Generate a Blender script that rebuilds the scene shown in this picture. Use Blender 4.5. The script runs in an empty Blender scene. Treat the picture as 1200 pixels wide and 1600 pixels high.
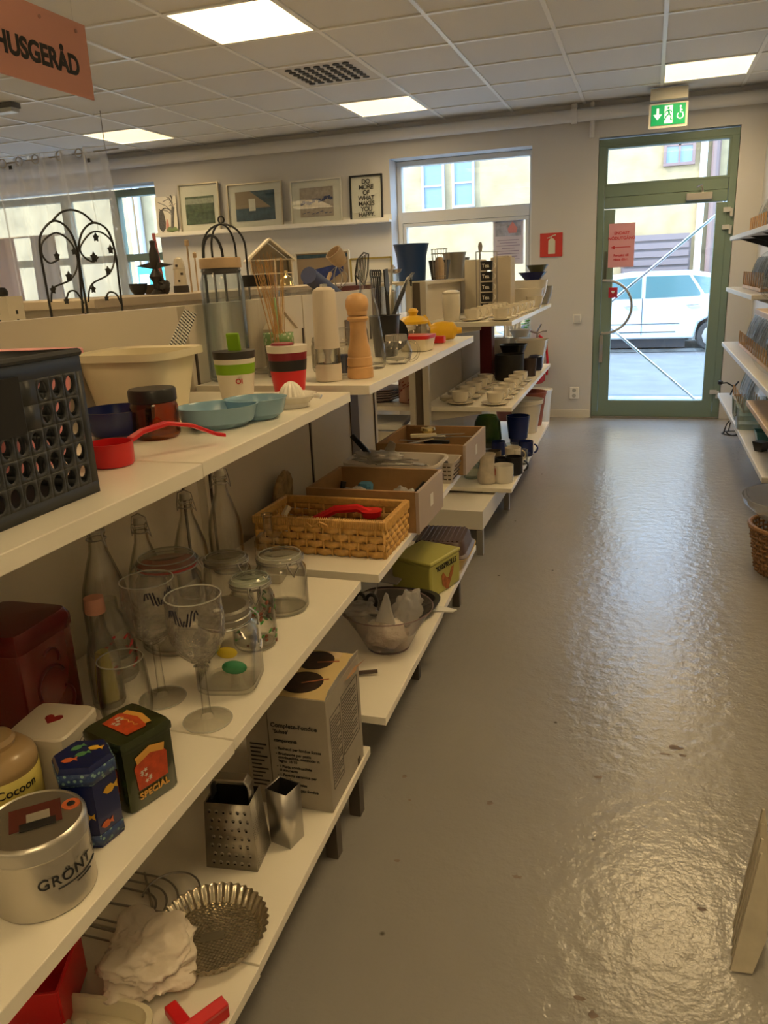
import bpy, bmesh, math, random
from mathutils import Vector, Matrix, noise
random.seed(7)
PI = math.pi
C = bpy.context.scene.collection
# ---------------------------------------------------------------- camera
FPX = 1222.83
def cam_rows(yaw, pit, roll):
    cy, sy, cp, sp, cr, sr = math.cos(yaw), math.sin(yaw), math.cos(pit), math.sin(pit), math.cos(roll), math.sin(roll)
    f = Vector((sy*cp, cy*cp, sp)); r = Vector((cy, -sy, 0)); d = f.cross(r)
    return cr*r + sr*d, -sr*r + cr*d, f
CR, CD, CF = cam_rows(-0.3274241, -0.29213407, 0.0463318)
CAM = Vector((0, 0, 1.33))
cd = bpy.data.cameras.new('camera'); cam = bpy.data.objects.new('camera', cd); C.objects.link(cam)
cd.sensor_fit = 'HORIZONTAL'; cd.sensor_width = 36; cd.lens = 36*FPX/1200; cd.clip_start = .02; cd.clip_end = 200
mw = Matrix.Identity(4)
for i in range(3):
    mw[i][0] = CR[i]; mw[i][1] = -CD[i]; mw[i][2] = -CF[i]; mw[i][3] = CAM[i]
cam.matrix_world = mw
bpy.context.scene.camera = cam
# surveying helpers: where the sight line through a point of the photograph meets a real surface
def ray(x, y): return CR*((x-600)/FPX) + CD*((y-800)/FPX) + CF
def onz(x, y, h): d = ray(x, y); return CAM + d*((h-CAM.z)/d.z)
def onx(x, y, X): d = ray(x, y); return CAM + d*(X/d.x)
def ony(x, y, Y): d = ray(x, y); return CAM + d*(Y/d.y)
def pix(P): return (Vector(P)-CAM).dot(CF)/FPX
# ---------------------------------------------------------------- light
sc = bpy.context.scene
sc.view_settings.view_transform = 'Standard'; sc.view_settings.look = 'None'
sc.view_settings.gamma = 1; sc.view_settings.use_curve_mapping = False
sc.view_settings.exposure = 0.25
PANEL = 21.0; SKY = 8.2; SUN = 8.5
sc.cycles.transparent_max_bounces = 48; sc.cycles.max_bounces = 14; sc.cycles.glossy_bounces = 5
w = bpy.data.worlds.new('sky'); sc.world = w; w.use_nodes = True
nt = w.node_tree; bg = nt.nodes['Background']
tc = nt.nodes.new('ShaderNodeTexCoord'); sp_ = nt.nodes.new('ShaderNodeSeparateXYZ'); rp = nt.nodes.new('ShaderNodeValToRGB')
nt.links.new(tc.outputs['Generated'], sp_.inputs[0]); nt.links.new(sp_.outputs['Z'], rp.inputs[0])
rp.color_ramp.elements[0].color = (.55, .75, 1, 1); rp.color_ramp.elements[1].color = (.36, .60, 1, 1)
nt.links.new(rp.outputs[0], bg.inputs[0]); bg.inputs[1].default_value = SKY
sl = bpy.data.lights.new('sun', 'SUN'); so = bpy.data.objects.new('sun', sl); C.objects.link(so)
sl.energy = SUN; sl.angle = .01; sl.color = (1, .93, .8)
so.rotation_euler = Vector((.72, .42, -.78)).to_track_quat('-Z', 'Y').to_euler()
# ---------------------------------------------------------------- materials
def M(name, col, rough=.5, metal=0, bump=0, bscale=60, var=0, vscale=8, spec=.5, coat=0, trans=0, emit=None, es=0, alpha=1, sss=0):
    m = bpy.data.materials.new(name); m.use_nodes = True; n = m.node_tree; p = n.nodes['Principled BSDF']
    p.inputs['Base Color'].default_value = (*col, 1); p.inputs['Roughness'].default_value = rough; p.inputs['Metallic'].default_value = metal
    p.inputs['Specular IOR Level'].default_value = spec; p.inputs['Coat Weight'].default_value = coat
    p.inputs['Transmission Weight'].default_value = trans; p.inputs['Alpha'].default_value = alpha
    if sss: p.inputs['Subsurface Weight'].default_value = sss; p.inputs['Subsurface Radius'].default_value = (.02, .02, .02)
    if emit: p.inputs['Emission Color'].default_value = (*emit, 1); p.inputs['Emission Strength'].default_value = es
    g = n.nodes.new('ShaderNodeTexCoord')
    if var:
        t = n.nodes.new('ShaderNodeTexNoise'); t.inputs['Scale'].default_value = vscale; t.inputs['Detail'].default_value = 5
        n.links.new(g.outputs['Object'], t.inputs[0]); r = n.nodes.new('ShaderNodeValToRGB')
        r.color_ramp.elements[0].position = .3; r.color_ramp.elements[1].position = .7
        r.color_ramp.elements[0].color = (*[c*(1-var) for c in col], 1); r.color_ramp.elements[1].color = (*[min(1, c*(1+var*.5)) for c in col], 1)
        n.links.new(t.outputs[0], r.inputs[0]); n.links.new(r.outputs[0], p.inputs['Base Color'])
    if bump:
        t = n.nodes.new('ShaderNodeTexNoise'); t.inputs['Scale'].default_value = bscale; t.inputs['Detail'].default_value = 4
        n.links.new(g.outputs['Object'], t.inputs[0]); b = n.nodes.new('ShaderNodeBump'); b.inputs['Strength'].default_value = bump; b.inputs['Distance'].default_value = .01
        n.links.new(t.outputs[0], b.inputs['Height']); n.links.new(b.outputs[0], p.inputs['Normal'])
    return m
def glassM(name, tint=(.97, .98, .96), edge=(.45, .47, .42), power=1.0, rough=.02, milk=0, milkcol=(.8, .8, .8), bump=0, bscale=40):
    """thin clear walls: see-through face on, darker and mirror-like at grazing angles"""
    m = bpy.data.materials.new(name); m.use_nodes = True; n = m.node_tree; n.nodes.clear()
    o = n.nodes.new('ShaderNodeOutputMaterial'); tr = n.nodes.new('ShaderNodeBsdfTransparent'); gl = n.nodes.new('ShaderNodeBsdfGlossy')
    lw = n.nodes.new('ShaderNodeLayerWeight'); lw.inputs['Blend'].default_value = .5
    pw = n.nodes.new('ShaderNodeMath'); pw.operation = 'POWER'; pw.inputs[1].default_value = 3.0*power
    mc = n.nodes.new('ShaderNodeMixRGB'); mc.inputs[1].default_value = (*tint, 1); mc.inputs[2].default_value = (*edge, 1)
    n.links.new(lw.outputs['Facing'], pw.inputs[0]); n.links.new(pw.outputs[0], mc.inputs[0]); n.links.new(mc.outputs[0], tr.inputs[0])
    f5 = n.nodes.new('ShaderNodeMath'); f5.operation = 'POWER'; f5.inputs[1].default_value = 4.0; n.links.new(lw.outputs['Facing'], f5.inputs[0])
    gm = n.nodes.new('ShaderNodeMath'); gm.operation = 'MULTIPLY_ADD'; gm.inputs[1].default_value = .85; gm.inputs[2].default_value = .06
    gl.inputs['Roughness'].default_value = rough; n.links.new(f5.outputs[0], gm.inputs[0])
    mx = n.nodes.new('ShaderNodeMixShader'); n.links.new(gm.outputs[0], mx.inputs[0]); n.links.new(tr.outputs[0], mx.inputs[1]); n.links.new(gl.outputs[0], mx.inputs[2])
    out = mx
    if milk:
        df = n.nodes.new('ShaderNodeBsdfDiffuse'); df.inputs[0].default_value = (*milkcol, 1)
        tl = n.nodes.new('ShaderNodeBsdfTranslucent'); tl.inputs[0].default_value = (*milkcol, 1)
        m1 = n.nodes.new('ShaderNodeMixShader'); m1.inputs[0].default_value = .5; n.links.new(df.outputs[0], m1.inputs[1]); n.links.new(tl.outputs[0], m1.inputs[2])
        m2 = n.nodes.new('ShaderNodeMixShader'); m2.inputs[0].default_value = milk; n.links.new(mx.outputs[0], m2.inputs[1]); n.links.new(m1.outputs[0], m2.inputs[2]); out = m2
    if bump:
        g = n.nodes.new('ShaderNodeTexCoord'); t = n.nodes.new('ShaderNodeTexNoise'); t.inputs['Scale'].default_value = bscale
        n.links.new(g.outputs['Object'], t.inputs[0]); b = n.nodes.new('ShaderNodeBump'); b.inputs['Strength'].default_value = bump; b.inputs['Distance'].default_value = .01
        n.links.new(t.outputs[0], b.inputs['Height']); n.links.new(b.outputs[0], gl.inputs['Normal']); n.links.new(b.outputs[0], lw.inputs['Normal'])
    n.links.new(out.outputs[0], o.inputs[0])
    return m
def maskM(name, col, col2, rough=.6, kind='voronoi', scale=100, thr=.35, bump=.6, metal=0, rot=0):
    """regular spots or weave pattern put into the surface colour"""
    m = M(name, col, rough, metal); n = m.node_tree; p = n.nodes['Principled BSDF']
    g = n.nodes.new('ShaderNodeTexCoord'); t = n.nodes.new('ShaderNodeTexVoronoi'); t.inputs['Scale'].default_value = scale
    t.inputs['Randomness'].default_value = 0 if kind == 'grid' else 1
    n.links.new(g.outputs['Object'], t.inputs['Vector'])
    r = n.nodes.new('ShaderNodeValToRGB'); r.color_ramp.elements[0].position = thr-.05; r.color_ramp.elements[1].position = thr+.05
    r.color_ramp.elements[0].color = (*col2, 1); r.color_ramp.elements[1].color = (*col, 1)
    n.links.new(t.outputs['Distance'], r.inputs[0]); n.links.new(r.outputs[0], p.inputs['Base Color'])
    b = n.nodes.new('ShaderNodeBump'); b.inputs['Strength'].default_value = bump; b.inputs['Distance'].default_value = .002
    n.links.new(t.outputs['Distance'], b.inputs['Height']); n.links.new(b.outputs[0], p.inputs['Normal'])
    return m
glintm = glassM('rim_glint', (.95, .95, .93), (.6, .58, .5), milk=.45, milkcol=(.9, .9, .85), rough=.05)  # whitened glass, a painted highlight for rims and base edges
wallm = M('wall_paint', (.58, .575, .57), .85, bump=.05, bscale=40)
shelfm = M('cream_melamine', (.84, .79, .68), .28, var=.03, vscale=3)
edgem = M('shelf_edge', (.80, .75, .66), .4)
panelm = M('cream_panel', (.62, .56, .46), .3)
postm = M('post_paint', (.60, .55, .46), .35)
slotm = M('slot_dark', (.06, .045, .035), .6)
steelm = M('brushed_steel', (.55, .53, .5), .32, 1, bump=.05, bscale=300)
chromem = M('chrome', (.75, .75, .75), .12, 1)
wirem = M('galvanised_wire', (.38, .36, .33), .35, .9)
blackm = M('black_plastic', (.012, .012, .014), .35)
blackmetal = M('black_iron', (.010, .010, .011), .5)
whitem = M('white_plastic', (.78, .77, .73), .3)
whitecer = M('white_china', (.78, .74, .66), .15, coat=.3)
creamcer = M('cream_china', (.74, .68, .56), .2, coat=.3)
redm = M('red_plastic', (.62, .015, .02), .3)
navym = M('navy_plastic', (.008, .018, .11), .22)
tealm = M('teal_plastic', (.01, .10, .16), .4)
lbluem = M('light_blue_enamel', (.25, .42, .55), .22)
pinkm = M('pink_plastic', (.82, .32, .34), .3)
creampl = M('cream_plastic', (.78, .70, .50), .38)
woodm = M('wood_turned', (.62, .36, .15), .4, var=.25, vscale=14)
palewood = M('pale_wood', (.55, .40, .25), .55, var=.2, vscale=20)
mdfm = M('brown_board', (.34, .20, .09), .6, var=.12, vscale=30)
mdffront = M('mauve_board', (.42, .34, .29), .5)
wickerm = M('wicker', (.68, .40, .12), .42, var=.18, vscale=120)
wickerd = M('wicker_dark', (.26, .13, .05), .55, var=.4, vscale=60)
greenfr = M('green_frame_paint', (.17, .24, .195), .45)
glass = glassM('clear_glass', (.98, .98, .968), (.24, .22, .15), power=.85)
glassb = glassM('bluish_glass', (.93, .965, .985), (.22, .28, .36))
glassc = glassM('cut_plastic', (.98, .975, .965), (.40, .36, .30), bump=.8, bscale=60, milk=.05, milkcol=(.8, .75, .68))
glassg = glassM('greenish_glass', (.95, .97, .945), (.22, .28, .2), milk=.05, milkcol=(.5, .6, .5))
platem = glassM('plate_glass', (.975, .985, .985), (.55, .60, .62), milk=.03, milkcol=(.8, .9, .9))
wrapm = glassM('plastic_wrap', (.97, .97, .97), (.7, .72, .74), rough=.08, milk=.10, bump=.8, bscale=25)
amberm = glassM('amber_glass', (.78, .42, .10), (.16, .06, .01))
pane = glassM('window_pane', (.97, .985, .98), (.7, .75, .74), power=2)
bagm = glassM('clear_bag', (.95, .95, .95), (.6, .58, .55), rough=.12, milk=.38, milkcol=(.85, .82, .78), bump=1.0, bscale=30)
acryl = glassM('smoky_acrylic', (.93, .90, .89), (.35, .26, .25), milk=.05)
inkm = M('black_ink', (.012, .012, .012), .6)
redink = M('red_ink', (.55, .03, .04), .6)
# ---------------------------------------------------------------- mesh building
class MB:
    def __init__(s): s.bm = bmesh.new()
    def box(s, c, d, rz=0, taper=1, rx=0, ry=0, mat=None):
        m = Matrix.Translation(c) @ Matrix.Rotation(rz, 4, 'Z') @ Matrix.Rotation(ry, 4, 'Y') @ Matrix.Rotation(rx, 4, 'X')
        vs = []
        for z in (-.5, .5):
            t = taper if z < 0 else 1
            for x, y in ((-.5, -.5), (.5, -.5), (.5, .5), (-.5, .5)):
                vs.append(s.bm.verts.new(m @ Vector((x*d[0]*t, y*d[1]*t, z*d[2]))))
        for f in ((3, 2, 1, 0), (4, 5, 6, 7), (0, 1, 5, 4), (1, 2, 6, 5), (2, 3, 7, 6), (3, 0, 4, 7)): s.bm.faces.new([vs[i] for i in f])
        return s
    def prism(s, poly, o, u, v, wv):
        """polygon (a,b) in plane u,v at o, extruded along wv"""
        o, u, v, wv = Vector(o), Vector(u), Vector(v), Vector(wv)
        a = [s.bm.verts.new(o+u*p[0]+v*p[1]) for p in poly]; b = [s.bm.verts.new(o+u*p[0]+v*p[1]+wv) for p in poly]
        n = len(poly); s.bm.faces.new(a[::-1]); s.bm.faces.new(b)
        for i in range(n): s.bm.faces.new([a[i], a[(i+1) % n], b[(i+1) % n], b[i]])
        return s
    def loft(s, prof, c=(0, 0, 0), seg=32, n=2, asp=1, rz=0, flute=0, fn=0, tilt=None, capb=True, capt=True):
        """profile (r,z) swept round an axis; n>2 squares the section off; flute ripples it"""
        c = Vector(c); rings = []
        for r, z in prof:
            if r < 1e-5:
                p = Vector((0, 0, z)); p = tilt @ p if tilt else p
                rings.append([s.bm.verts.new(c+p)]); continue
            ring = []
            for i in range(seg):
                t = 2*PI*i/seg; ct, st = math.cos(t), math.sin(t)
                k = 1/((abs(ct)**n+abs(st)**n)**(1/n)) if n != 2 else 1
                rr = r*k*(1+flute*math.cos(fn*t))
                p = Matrix.Rotation(rz, 3, 'Z') @ Vector((rr*ct, rr*st*asp, z))
                if tilt: p = tilt @ p
                ring.append(s.bm.verts.new(c+p))
            rings.append(ring)
        for a, b in zip(rings, rings[1:]):
            if len(a) == 1 and len(b) == 1: continue
            for i in range(seg):
                j = (i+1) % seg
                if len(a) == 1: s.bm.faces.new([a[0], b[j], b[i]])
                elif len(b) == 1: s.bm.faces.new([a[i], a[j], b[0]])
                else: s.bm.faces.new([a[i], a[j], b[j], b[i]])
        if capb and len(rings[0]) > 1: s.bm.faces.new(rings[0][::-1])
        if capt and len(rings[-1]) > 1: s.bm.faces.new(rings[-1])
        return s
    def tube(s, pts, r=.002, seg=6, closed=False, taper=None):
        pts = [Vector(p) for p in pts]; n = len(pts); rings = []; up = Vector((0, 0, 1)); prev = None
        for i, p in enumerate(pts):
            if closed: t = pts[(i+1) % n]-pts[i-1]
            else: t = pts[min(i+1, n-1)]-pts[max(i-1, 0)]
            if t.length < 1e-9: t = Vector((0, 0, 1))
            t.normalize()
            if prev is None:
                a = t.cross(up) if abs(t.dot(up)) < .95 else t.cross(Vector((1, 0, 0)))
            else: a = prev - t*prev.dot(t)
            a.normalize(); prev = a; b = t.cross(a)
            rr = r if taper is None else r*(1+(taper-1)*i/(n-1))
            rings.append([s.bm.verts.new(p+(a*math.cos(2*PI*k/seg)+b*math.sin(2*PI*k/seg))*rr) for k in range(seg)])
        pairs = list(zip(rings, rings[1:])) + ([(rings[-1], rings[0])] if closed else [])
        for a, b in pairs:
            for k in range(seg): s.bm.faces.new([a[k], a[(k+1) % seg], b[(k+1) % seg], b[k]])
        if not closed: s.bm.faces.new(rings[0][::-1]); s.bm.faces.new(rings[-1])
        return s
    def grid(s, fn, nu, nv, closeu=False):
        g = [[s.bm.verts.new(fn(i/nu, j/nv)) for j in range(nv+1)] for i in range(nu + (0 if closeu else 1))]
        for i in range(nu):
            for j in range(nv):
                k = (i+1) % len(g)
                s.bm.faces.new([g[i][j], g[k][j], g[k][j+1], g[i][j+1]])
        return s
    def build(s, name, mat, parent=None, bevel=0, solid=0, sharp=.6, loc=None):
        bmesh.ops.recalc_face_normals(s.bm, faces=s.bm.faces)
        for f in s.bm.faces: f.smooth = True
        for e in s.bm.edges:
            if len(e.link_faces) == 2 and e.calc_face_angle(0) > sharp: e.smooth = False
        me = bpy.data.meshes.new(name); s.bm.to_mesh(me); s.bm.free()
        me.materials.append(mat)
        o = bpy.data.objects.new(name, me); C.objects.link(o)
        if parent: o.parent = parent
        if loc is not None: o.location = loc
        if solid: k = o.modifiers.new('thickness', 'SOLIDIFY'); k.thickness = solid; k.offset = 0
        if bevel: k = o.modifiers.new('bevel', 'BEVEL'); k.width = bevel; k.segments = 2; k.limit_method = 'ANGLE'
        return o
def tag(o, label, cat, group=None):
    o['label'] = label; o['category'] = cat
    if group: o['group'] = group
    return o
def thing(name, label, cat, loc=(0, 0, 0), rz=0, group=None):
    o = bpy.data.objects.new(name, None); C.objects.link(o); o.location = loc; o.rotation_euler = (0, 0, rz); o.empty_display_size = .05
    return tag(o, label, cat, group)
def struct(o): o['kind'] = 'structure'; return o
def dup(root, loc, rz=0, label=None, group=None, scale=None):
    r = root.copy(); C.objects.link(r); r.location = loc; r.rotation_euler = (0, 0, rz)
    if label: r['label'] = label
    if group: r['group'] = group
    if scale: r.scale = (scale,)*3
    for ch in list(root.children):
        c = ch.copy(); C.objects.link(c); c.parent = r
        for g in ch.children:
            d = g.copy(); C.objects.link(d); d.parent = c
    return r
def text(s, size, o, u, v, mat, parent=None, name='lettering', depth=.0006, align='CENTER', bold=0, bend=None, spacing=1, shear=0, width=1, line=1):
    """raised lettering on the plane o,u,v; bend=radius wraps it round an upright cylinder"""
    cu = bpy.data.curves.new('t', 'FONT'); cu.body = s; cu.size = size; cu.align_x = align; cu.extrude = depth if not bend else 0
    cu.offset = bold; cu.space_character = spacing; cu.shear = shear; cu.space_line = line
    to = bpy.data.objects.new('t', cu); C.objects.link(to)
    dg = bpy.context.evaluated_depsgraph_get(); dg.update()
    me = bpy.data.meshes.new_from_object(to.evaluated_get(dg)); bpy.data.objects.remove(to); me.name = name
    o, u, v = Vector(o), Vector(u).normalized(), Vector(v).normalized(); w_ = u.cross(v)
    if bend:
        bm = bmesh.new(); bm.from_mesh(me); bmesh.ops.subdivide_edges(bm, edges=[e for e in bm.edges if e.calc_length() > .004], cuts=2)
        bm.to_mesh(me); bm.free()
        a0 = math.atan2(u.y, u.x)-PI/2
        for p in me.vertices:
            a = a0 + p.co.x*width/bend
            p.co = o + Vector((math.cos(a)*(bend+.0006), math.sin(a)*(bend+.0006), p.co.y))
    else:
        for p in me.vertices: p.co = o + u*p.co.x*width + v*p.co.y + w_*(p.co.z+depth)
    me.materials.clear(); me.materials.append(mat)
    ob = bpy.data.objects.new(name, me); C.objects.link(ob)
    if parent: ob.parent = parent
    return ob
def arc(c, r, a0, a1, n=16, plane='xy', ry=None):
    ry = r if ry is None else ry; out = []
    for i in range(n+1):
        a = a0+(a1-a0)*i/n; x, y = r*math.cos(a), ry*math.sin(a)
        out.append(Vector(c)+{'xy': Vector((x, y, 0)), 'xz': Vector((x, 0, y)), 'yz': Vector((0, x, y))}[plane])
    return out
def wall_prof(prof, t=.002):
    """outer profile bottom-up plus an inner wall back down, for open vessels"""
    inner = [(max(r-t, 0), z+(t if i == 0 else 0)) for i, (r, z) in enumerate(prof)][::-1]
    return [(0, prof[0][1])]+prof+inner+[(0, prof[0][1]+t)]
# ================================================================ ROOM
RH = 2.63; WY = 7.4; XR = .83; XL = -7.6; YB = -3.2
def floor_mat():
    m = M('painted_floor', (.27, .26, .245), .3, spec=.95); n = m.node_tree; p = n.nodes['Principled BSDF']; g = n.nodes.new('ShaderNodeTexCoord')
    a = n.nodes.new('ShaderNodeTexNoise'); a.inputs['Scale'].default_value = 1.3; a.inputs['Detail'].default_value = 4
    r = n.nodes.new('ShaderNodeValToRGB'); r.color_ramp.elements[0].position = .0; r.color_ramp.elements[1].position = 1
    r.color_ramp.elements[0].color = (.222, .210, .197, 1); r.color_ramp.elements[1].color = (.295, .28, .262, 1)
    n.links.new(g.outputs['Object'], a.inputs[0]); n.links.new(a.outputs[0], r.inputs[0])
    # dark paint chips
    v = n.nodes.new('ShaderNodeTexVoronoi'); v.inputs['Scale'].default_value = 1.5; v.voronoi_dimensions = '2D'; n.links.new(g.outputs['Object'], v.inputs['Vector'])
    q = n.nodes.new('ShaderNodeValToRGB'); q.color_ramp.elements[0].position = .005; q.color_ramp.elements[1].position = .010
    q.color_ramp.elements[0].color = (.35, .33, .3, 1); q.color_ramp.elements[1].color = (1, 1, 1, 1)
    n.links.new(v.outputs['Distance'], q.inputs[0])
    mu = n.nodes.new('ShaderNodeMixRGB'); mu.blend_type = 'MULTIPLY'; mu.inputs[0].default_value = 1
    n.links.new(r.outputs[0], mu.inputs[1]); n.links.new(q.outputs[0], mu.inputs[2]); n.links.new(mu.outputs[0], p.inputs['Base Color'])
    b1 = n.nodes.new('ShaderNodeTexNoise'); b1.inputs['Scale'].default_value = 24; b1.inputs['Detail'].default_value = 3
    b2 = n.nodes.new('ShaderNodeTexNoise'); b2.inputs['Scale'].default_value = 110; b2.inputs['Detail'].default_value = 2
    n.links.new(g.outputs['Object'], b1.inputs[0]); n.links.new(g.outputs['Object'], b2.inputs[0])
    ad = n.nodes.new('ShaderNodeMath'); ad.operation = 'MULTIPLY_ADD'; ad.inputs[1].default_value = .25
    n.links.new(b2.outputs[0], ad.inputs[0]); n.links.new(b1.outputs[0], ad.inputs[2])
    b = n.nodes.new('ShaderNodeBump'); b.inputs['Strength'].default_value = .36; b.inputs['Distance'].default_value = .008
    n.links.new(ad.outputs[0], b.inputs['Height']); n.links.new(b.outputs[0], p.inputs['Normal'])
    rr = n.nodes.new('ShaderNodeMapRange'); rr.inputs[3].default_value = .16; rr.inputs[4].default_value = .30
    n.links.new(a.outputs[0], rr.inputs[0]); n.links.new(rr.outputs[0], p.inputs['Roughness'])
    return m
floorm = floor_mat()
fl_ = struct(MB().box(((XL+XR)/2, (WY+YB)/2+.15, -.05), (XR-XL+.6, WY-YB+.5, .1)).build('floor', floorm))
chipm = M('worn_paint_chip', (.16, .115, .09), .6, var=.3, vscale=60); random.seed(12)
for (x, y, r, sq) in ((1055, 1168, .028, .45), (1040, 1178, .02, .25), (1066, 1180, .014, .5), (935, 1214, .016, .5), (765, 1254, .010, 1), (632, 1213, .008, 1), (640, 1250, .005, 1), (621, 1345, .008, .8), (905, 1560, .012, .6), (925, 1585, .012, .8), (1098, 1421, .010, .8), (808, 1370, .014, .4)):
    c = onz(x, y, .0006); b = MB(); b.bm.faces.new([b.bm.verts.new(c+Vector((r*random.uniform(.5, 1.15)*math.cos(t), r*sq*random.uniform(.5, 1.15)*math.sin(t), 0))) for t in [2*PI*k/14 for k in range(14)]]); b.build('paint_chip', chipm, fl_)
ceilm = M('ceiling_tile', (.66, .66, .65), .9, bump=.15, bscale=120)
gridm = M('ceiling_grid_paint', (.78, .79, .78), .35)
# ceiling tiles with openings for the lights are laid tile by tile in one plate
GX = [-1.784+.6*k for k in range(-10, 6)]; GY = [3.914+.6*k for k in range(-12, 7)]
lights = set()
for i in range(-10, 5):
    for j in range(-12, 6):
        if (i+1) % 4 == 0 and j % 4 == 0: lights.add((i, j))
c_ = MB(); VENT = (-1, 2)
def tiles():
    for i in range(-10, 5):
        for j in range(-12, 6):
            if (i, j) in lights or (i, j) == VENT: continue
            x0, y0 = -1.784+.6*i, 3.914+.6*j; x1 = min(x0+.6, XR); y1 = min(y0+.6, WY)
            if x0 >= XR or y0 >= WY: continue
            c_.box(((x0+x1)/2, (y0+y1)/2, RH+.014), (x1-x0-.006, y1-y0-.006, .02))
tiles(); struct(c_.build('ceiling', ceilm))
t_ = MB()
for x in GX:
    if x < XR: t_.box((x, (WY+YB)/2, RH), (.024, WY-YB, .008))
for y in GY:
    if y < WY: t_.box(((XL+XR)/2, y, RH-.0005), (XR-XL, .024, .008))
struct(t_.build('trim_1', gridm))
struct(MB().box(((XL+XR)/2, (WY+YB)/2, RH+.18), (XR-XL+.9, WY-YB+.9, .1)).build('trim_2', blackm))   # slab above the suspended ceiling
def wall_with_holes(name, x0, x1, holes, y0, y1, z1):
    b = MB(); xs = sorted(set([x0, x1]+[h[0] for h in holes]+[h[1] for h in holes]))
    for a, c in zip(xs, xs[1:]):
        m = (a+c)/2; hs = [h for h in holes if h[0] < m < h[1]]
        if not hs: b.box(((a+c)/2, (y0+y1)/2, z1/2), (c-a, y1-y0, z1))
        else:
            h = hs[0]
            if h[2] > 0: b.box((m, (y0+y1)/2, h[2]/2), (c-a, y1-y0, h[2]))
            b.box((m, (y0+y1)/2, (h[3]+z1)/2), (c-a, y1-y0, z1-h[3]))
    return struct(b.build(name, wallm))
W1 = (-7.3, -4.80, .95, 2.35); W2 = (-2.31, -1.015, .66, 2.35); DR = (-.46, .635, 0, 2.36)
wall_with_holes('wall_back', XL, XR+.3, [W1, W2, DR], WY, WY+.34, RH+.25)
struct(MB().box((XR+.1, (WY+YB)/2, RH/2+.1), (.2, WY-YB, RH+.3)).build('wall_right', wallm))
struct(MB().box((XL-.1, (WY+YB)/2, RH/2+.1), (.2, WY-YB, RH+.3)).build('wall_left', wallm))
struct(MB().box(((XL+XR)/2, YB-.1, RH/2+.1), (XR-XL+.4, .2, RH+.3)).build('wall_front', wallm))
skm = M('skirting_paint', (.66, .62, .54), .5)
struct(MB().box(((-.47-4.3)/2-.0, WY-.008, .035), (3.83, .016, .07)).build('baseboard_back', skm))
struct(MB().box((XR-.008, 4.5, .035), (.016, 5.8, .07)).build('baseboard_right', skm))
# painted heating pipe along the wall, its branches and collars
b = MB(); b.tube([(XL, WY-.075, 2.535), (XR, WY-.075, 2.535)], .05, 14)
struct(b.build('trim_3', wallm))
b = MB(); b.tube([(-.66, WY-.05, RH), (-.66, WY-.05, 2.50)], .028, 10); b.tube([(-.515, WY-.05, RH), (-.515, WY-.05, 2.36)], .018, 10)
b.loft([(.062, -.025), (.062, .025)], (-.66, WY-.075, 2.535), 14, tilt=Matrix.Rotation(PI/2, 3, 'Y')); struct(b.build('trim_4', wallm))
# ---------------------------------------------------------------- window 2 (white, above the crockery shelves)
wf = M('white_frame_paint', (.66, .68, .68), .4)
def frame(name, x0, x1, z0, z1, y, wdt, dep, mat, parent=None):
    b = MB()
    b.box(((x0+x1)/2, y, z1-wdt/2), (x1-x0, dep, wdt)); b.box(((x0+x1)/2, y, z0+wdt/2), (x1-x0, dep, wdt))
    b.box((x0+wdt/2, y, (z0+z1)/2), (wdt, dep, z1-z0-2*wdt)); b.box((x1-wdt/2, y, (z0+z1)/2), (wdt, dep, z1-z0-2*wdt))
    return b.build(name, mat, parent, bevel=.003)
FY = 7.66
w2 = struct(frame('window_2', W2[0]+.002, W2[1]-.002, W2[2], W2[3]-.002, FY, .045, .09, wf))
MB().box(((W2[0]+W2[1])/2, FY-.01, 1.852), (1.2, .08, .1)).build('transom', wf, w2, bevel=.003)
frame('sash', W2[0]+.05, W2[1]-.05, W2[2]+.05, 1.80, FY-.01, .032, .07, wf, w2)
MB().box(((W2[0]+W2[1])/2, FY+.01, 1.25), (1.2, .006, 1.1)).build('pane', pane, w2)
MB().box(((W2[0]+W2[1])/2, FY+.01, 2.1), (1.2, .006, .42)).build('pane', pane, w2)
MB().box(((W2[0]+W2[1])/2, 7.5, W2[2]+.012), (1.29, .3, .024)).build('window_sill', wf, w2, bevel=.004)
# window 1 (green, behind the curtain)
F1 = 7.60
w1 = struct(frame('window_1', W1[0]+.002, W1[1]-.002, W1[2], W1[3]-.03, F1, .07, .09, greenfr))
for x in (-6.05, -5.42):
    MB().box((x, F1, 1.64), (.10, .085, 1.3)).build('mullion', greenfr, w1, bevel=.003)
for a, c in ((-7.23, -6.10), (-6.0, -5.47), (-5.37, -4.87)):
    MB().box(((a+c)/2, F1, 1.64), (c-a, .08, .075)).build('transom', greenfr, w1, bevel=.003)
for a, c in ((-7.23, -6.10), (-6.0, -5.47), (-5.37, -4.87)):
    MB().box(((a+c)/2, F1+.01, 1.65), (c-a, .006, 1.27)).build('pane', pane, w1)
# poster taped to window 2
po = tag(MB().box((-1.26, FY-.02, 1.585), (.28, .002, .40)).build('poster', M('poster_paper', (.62, .58, .66), .7)), 'lilac poster taped inside the white window near the fire extinguisher', 'poster')
MB().box((-1.26, FY-.023, 1.70), (.24, .002, .13)).build('photo_print', M('poster_photo', (.42, .44, .55), .7, var=.4, vscale=20), po)
MB().loft([(.035, 0), (.045, .04), (.0, .10)], (-1.22, FY-.024, 1.66), 10, asp=.03).build('photo_figure', M('poster_red', (.65, .25, .25), .7), po)
b = MB()
for k in range(9):
    wd = (.20, .16, .22, .12, .2, .2, .17, .21, .1)[k]; b.box((-1.26, FY-.0225, 1.60-.024*k), (wd, .001, .005))
b.build('printed_lines', M('poster_text', (.25, .2, .32), .7), po)
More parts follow.
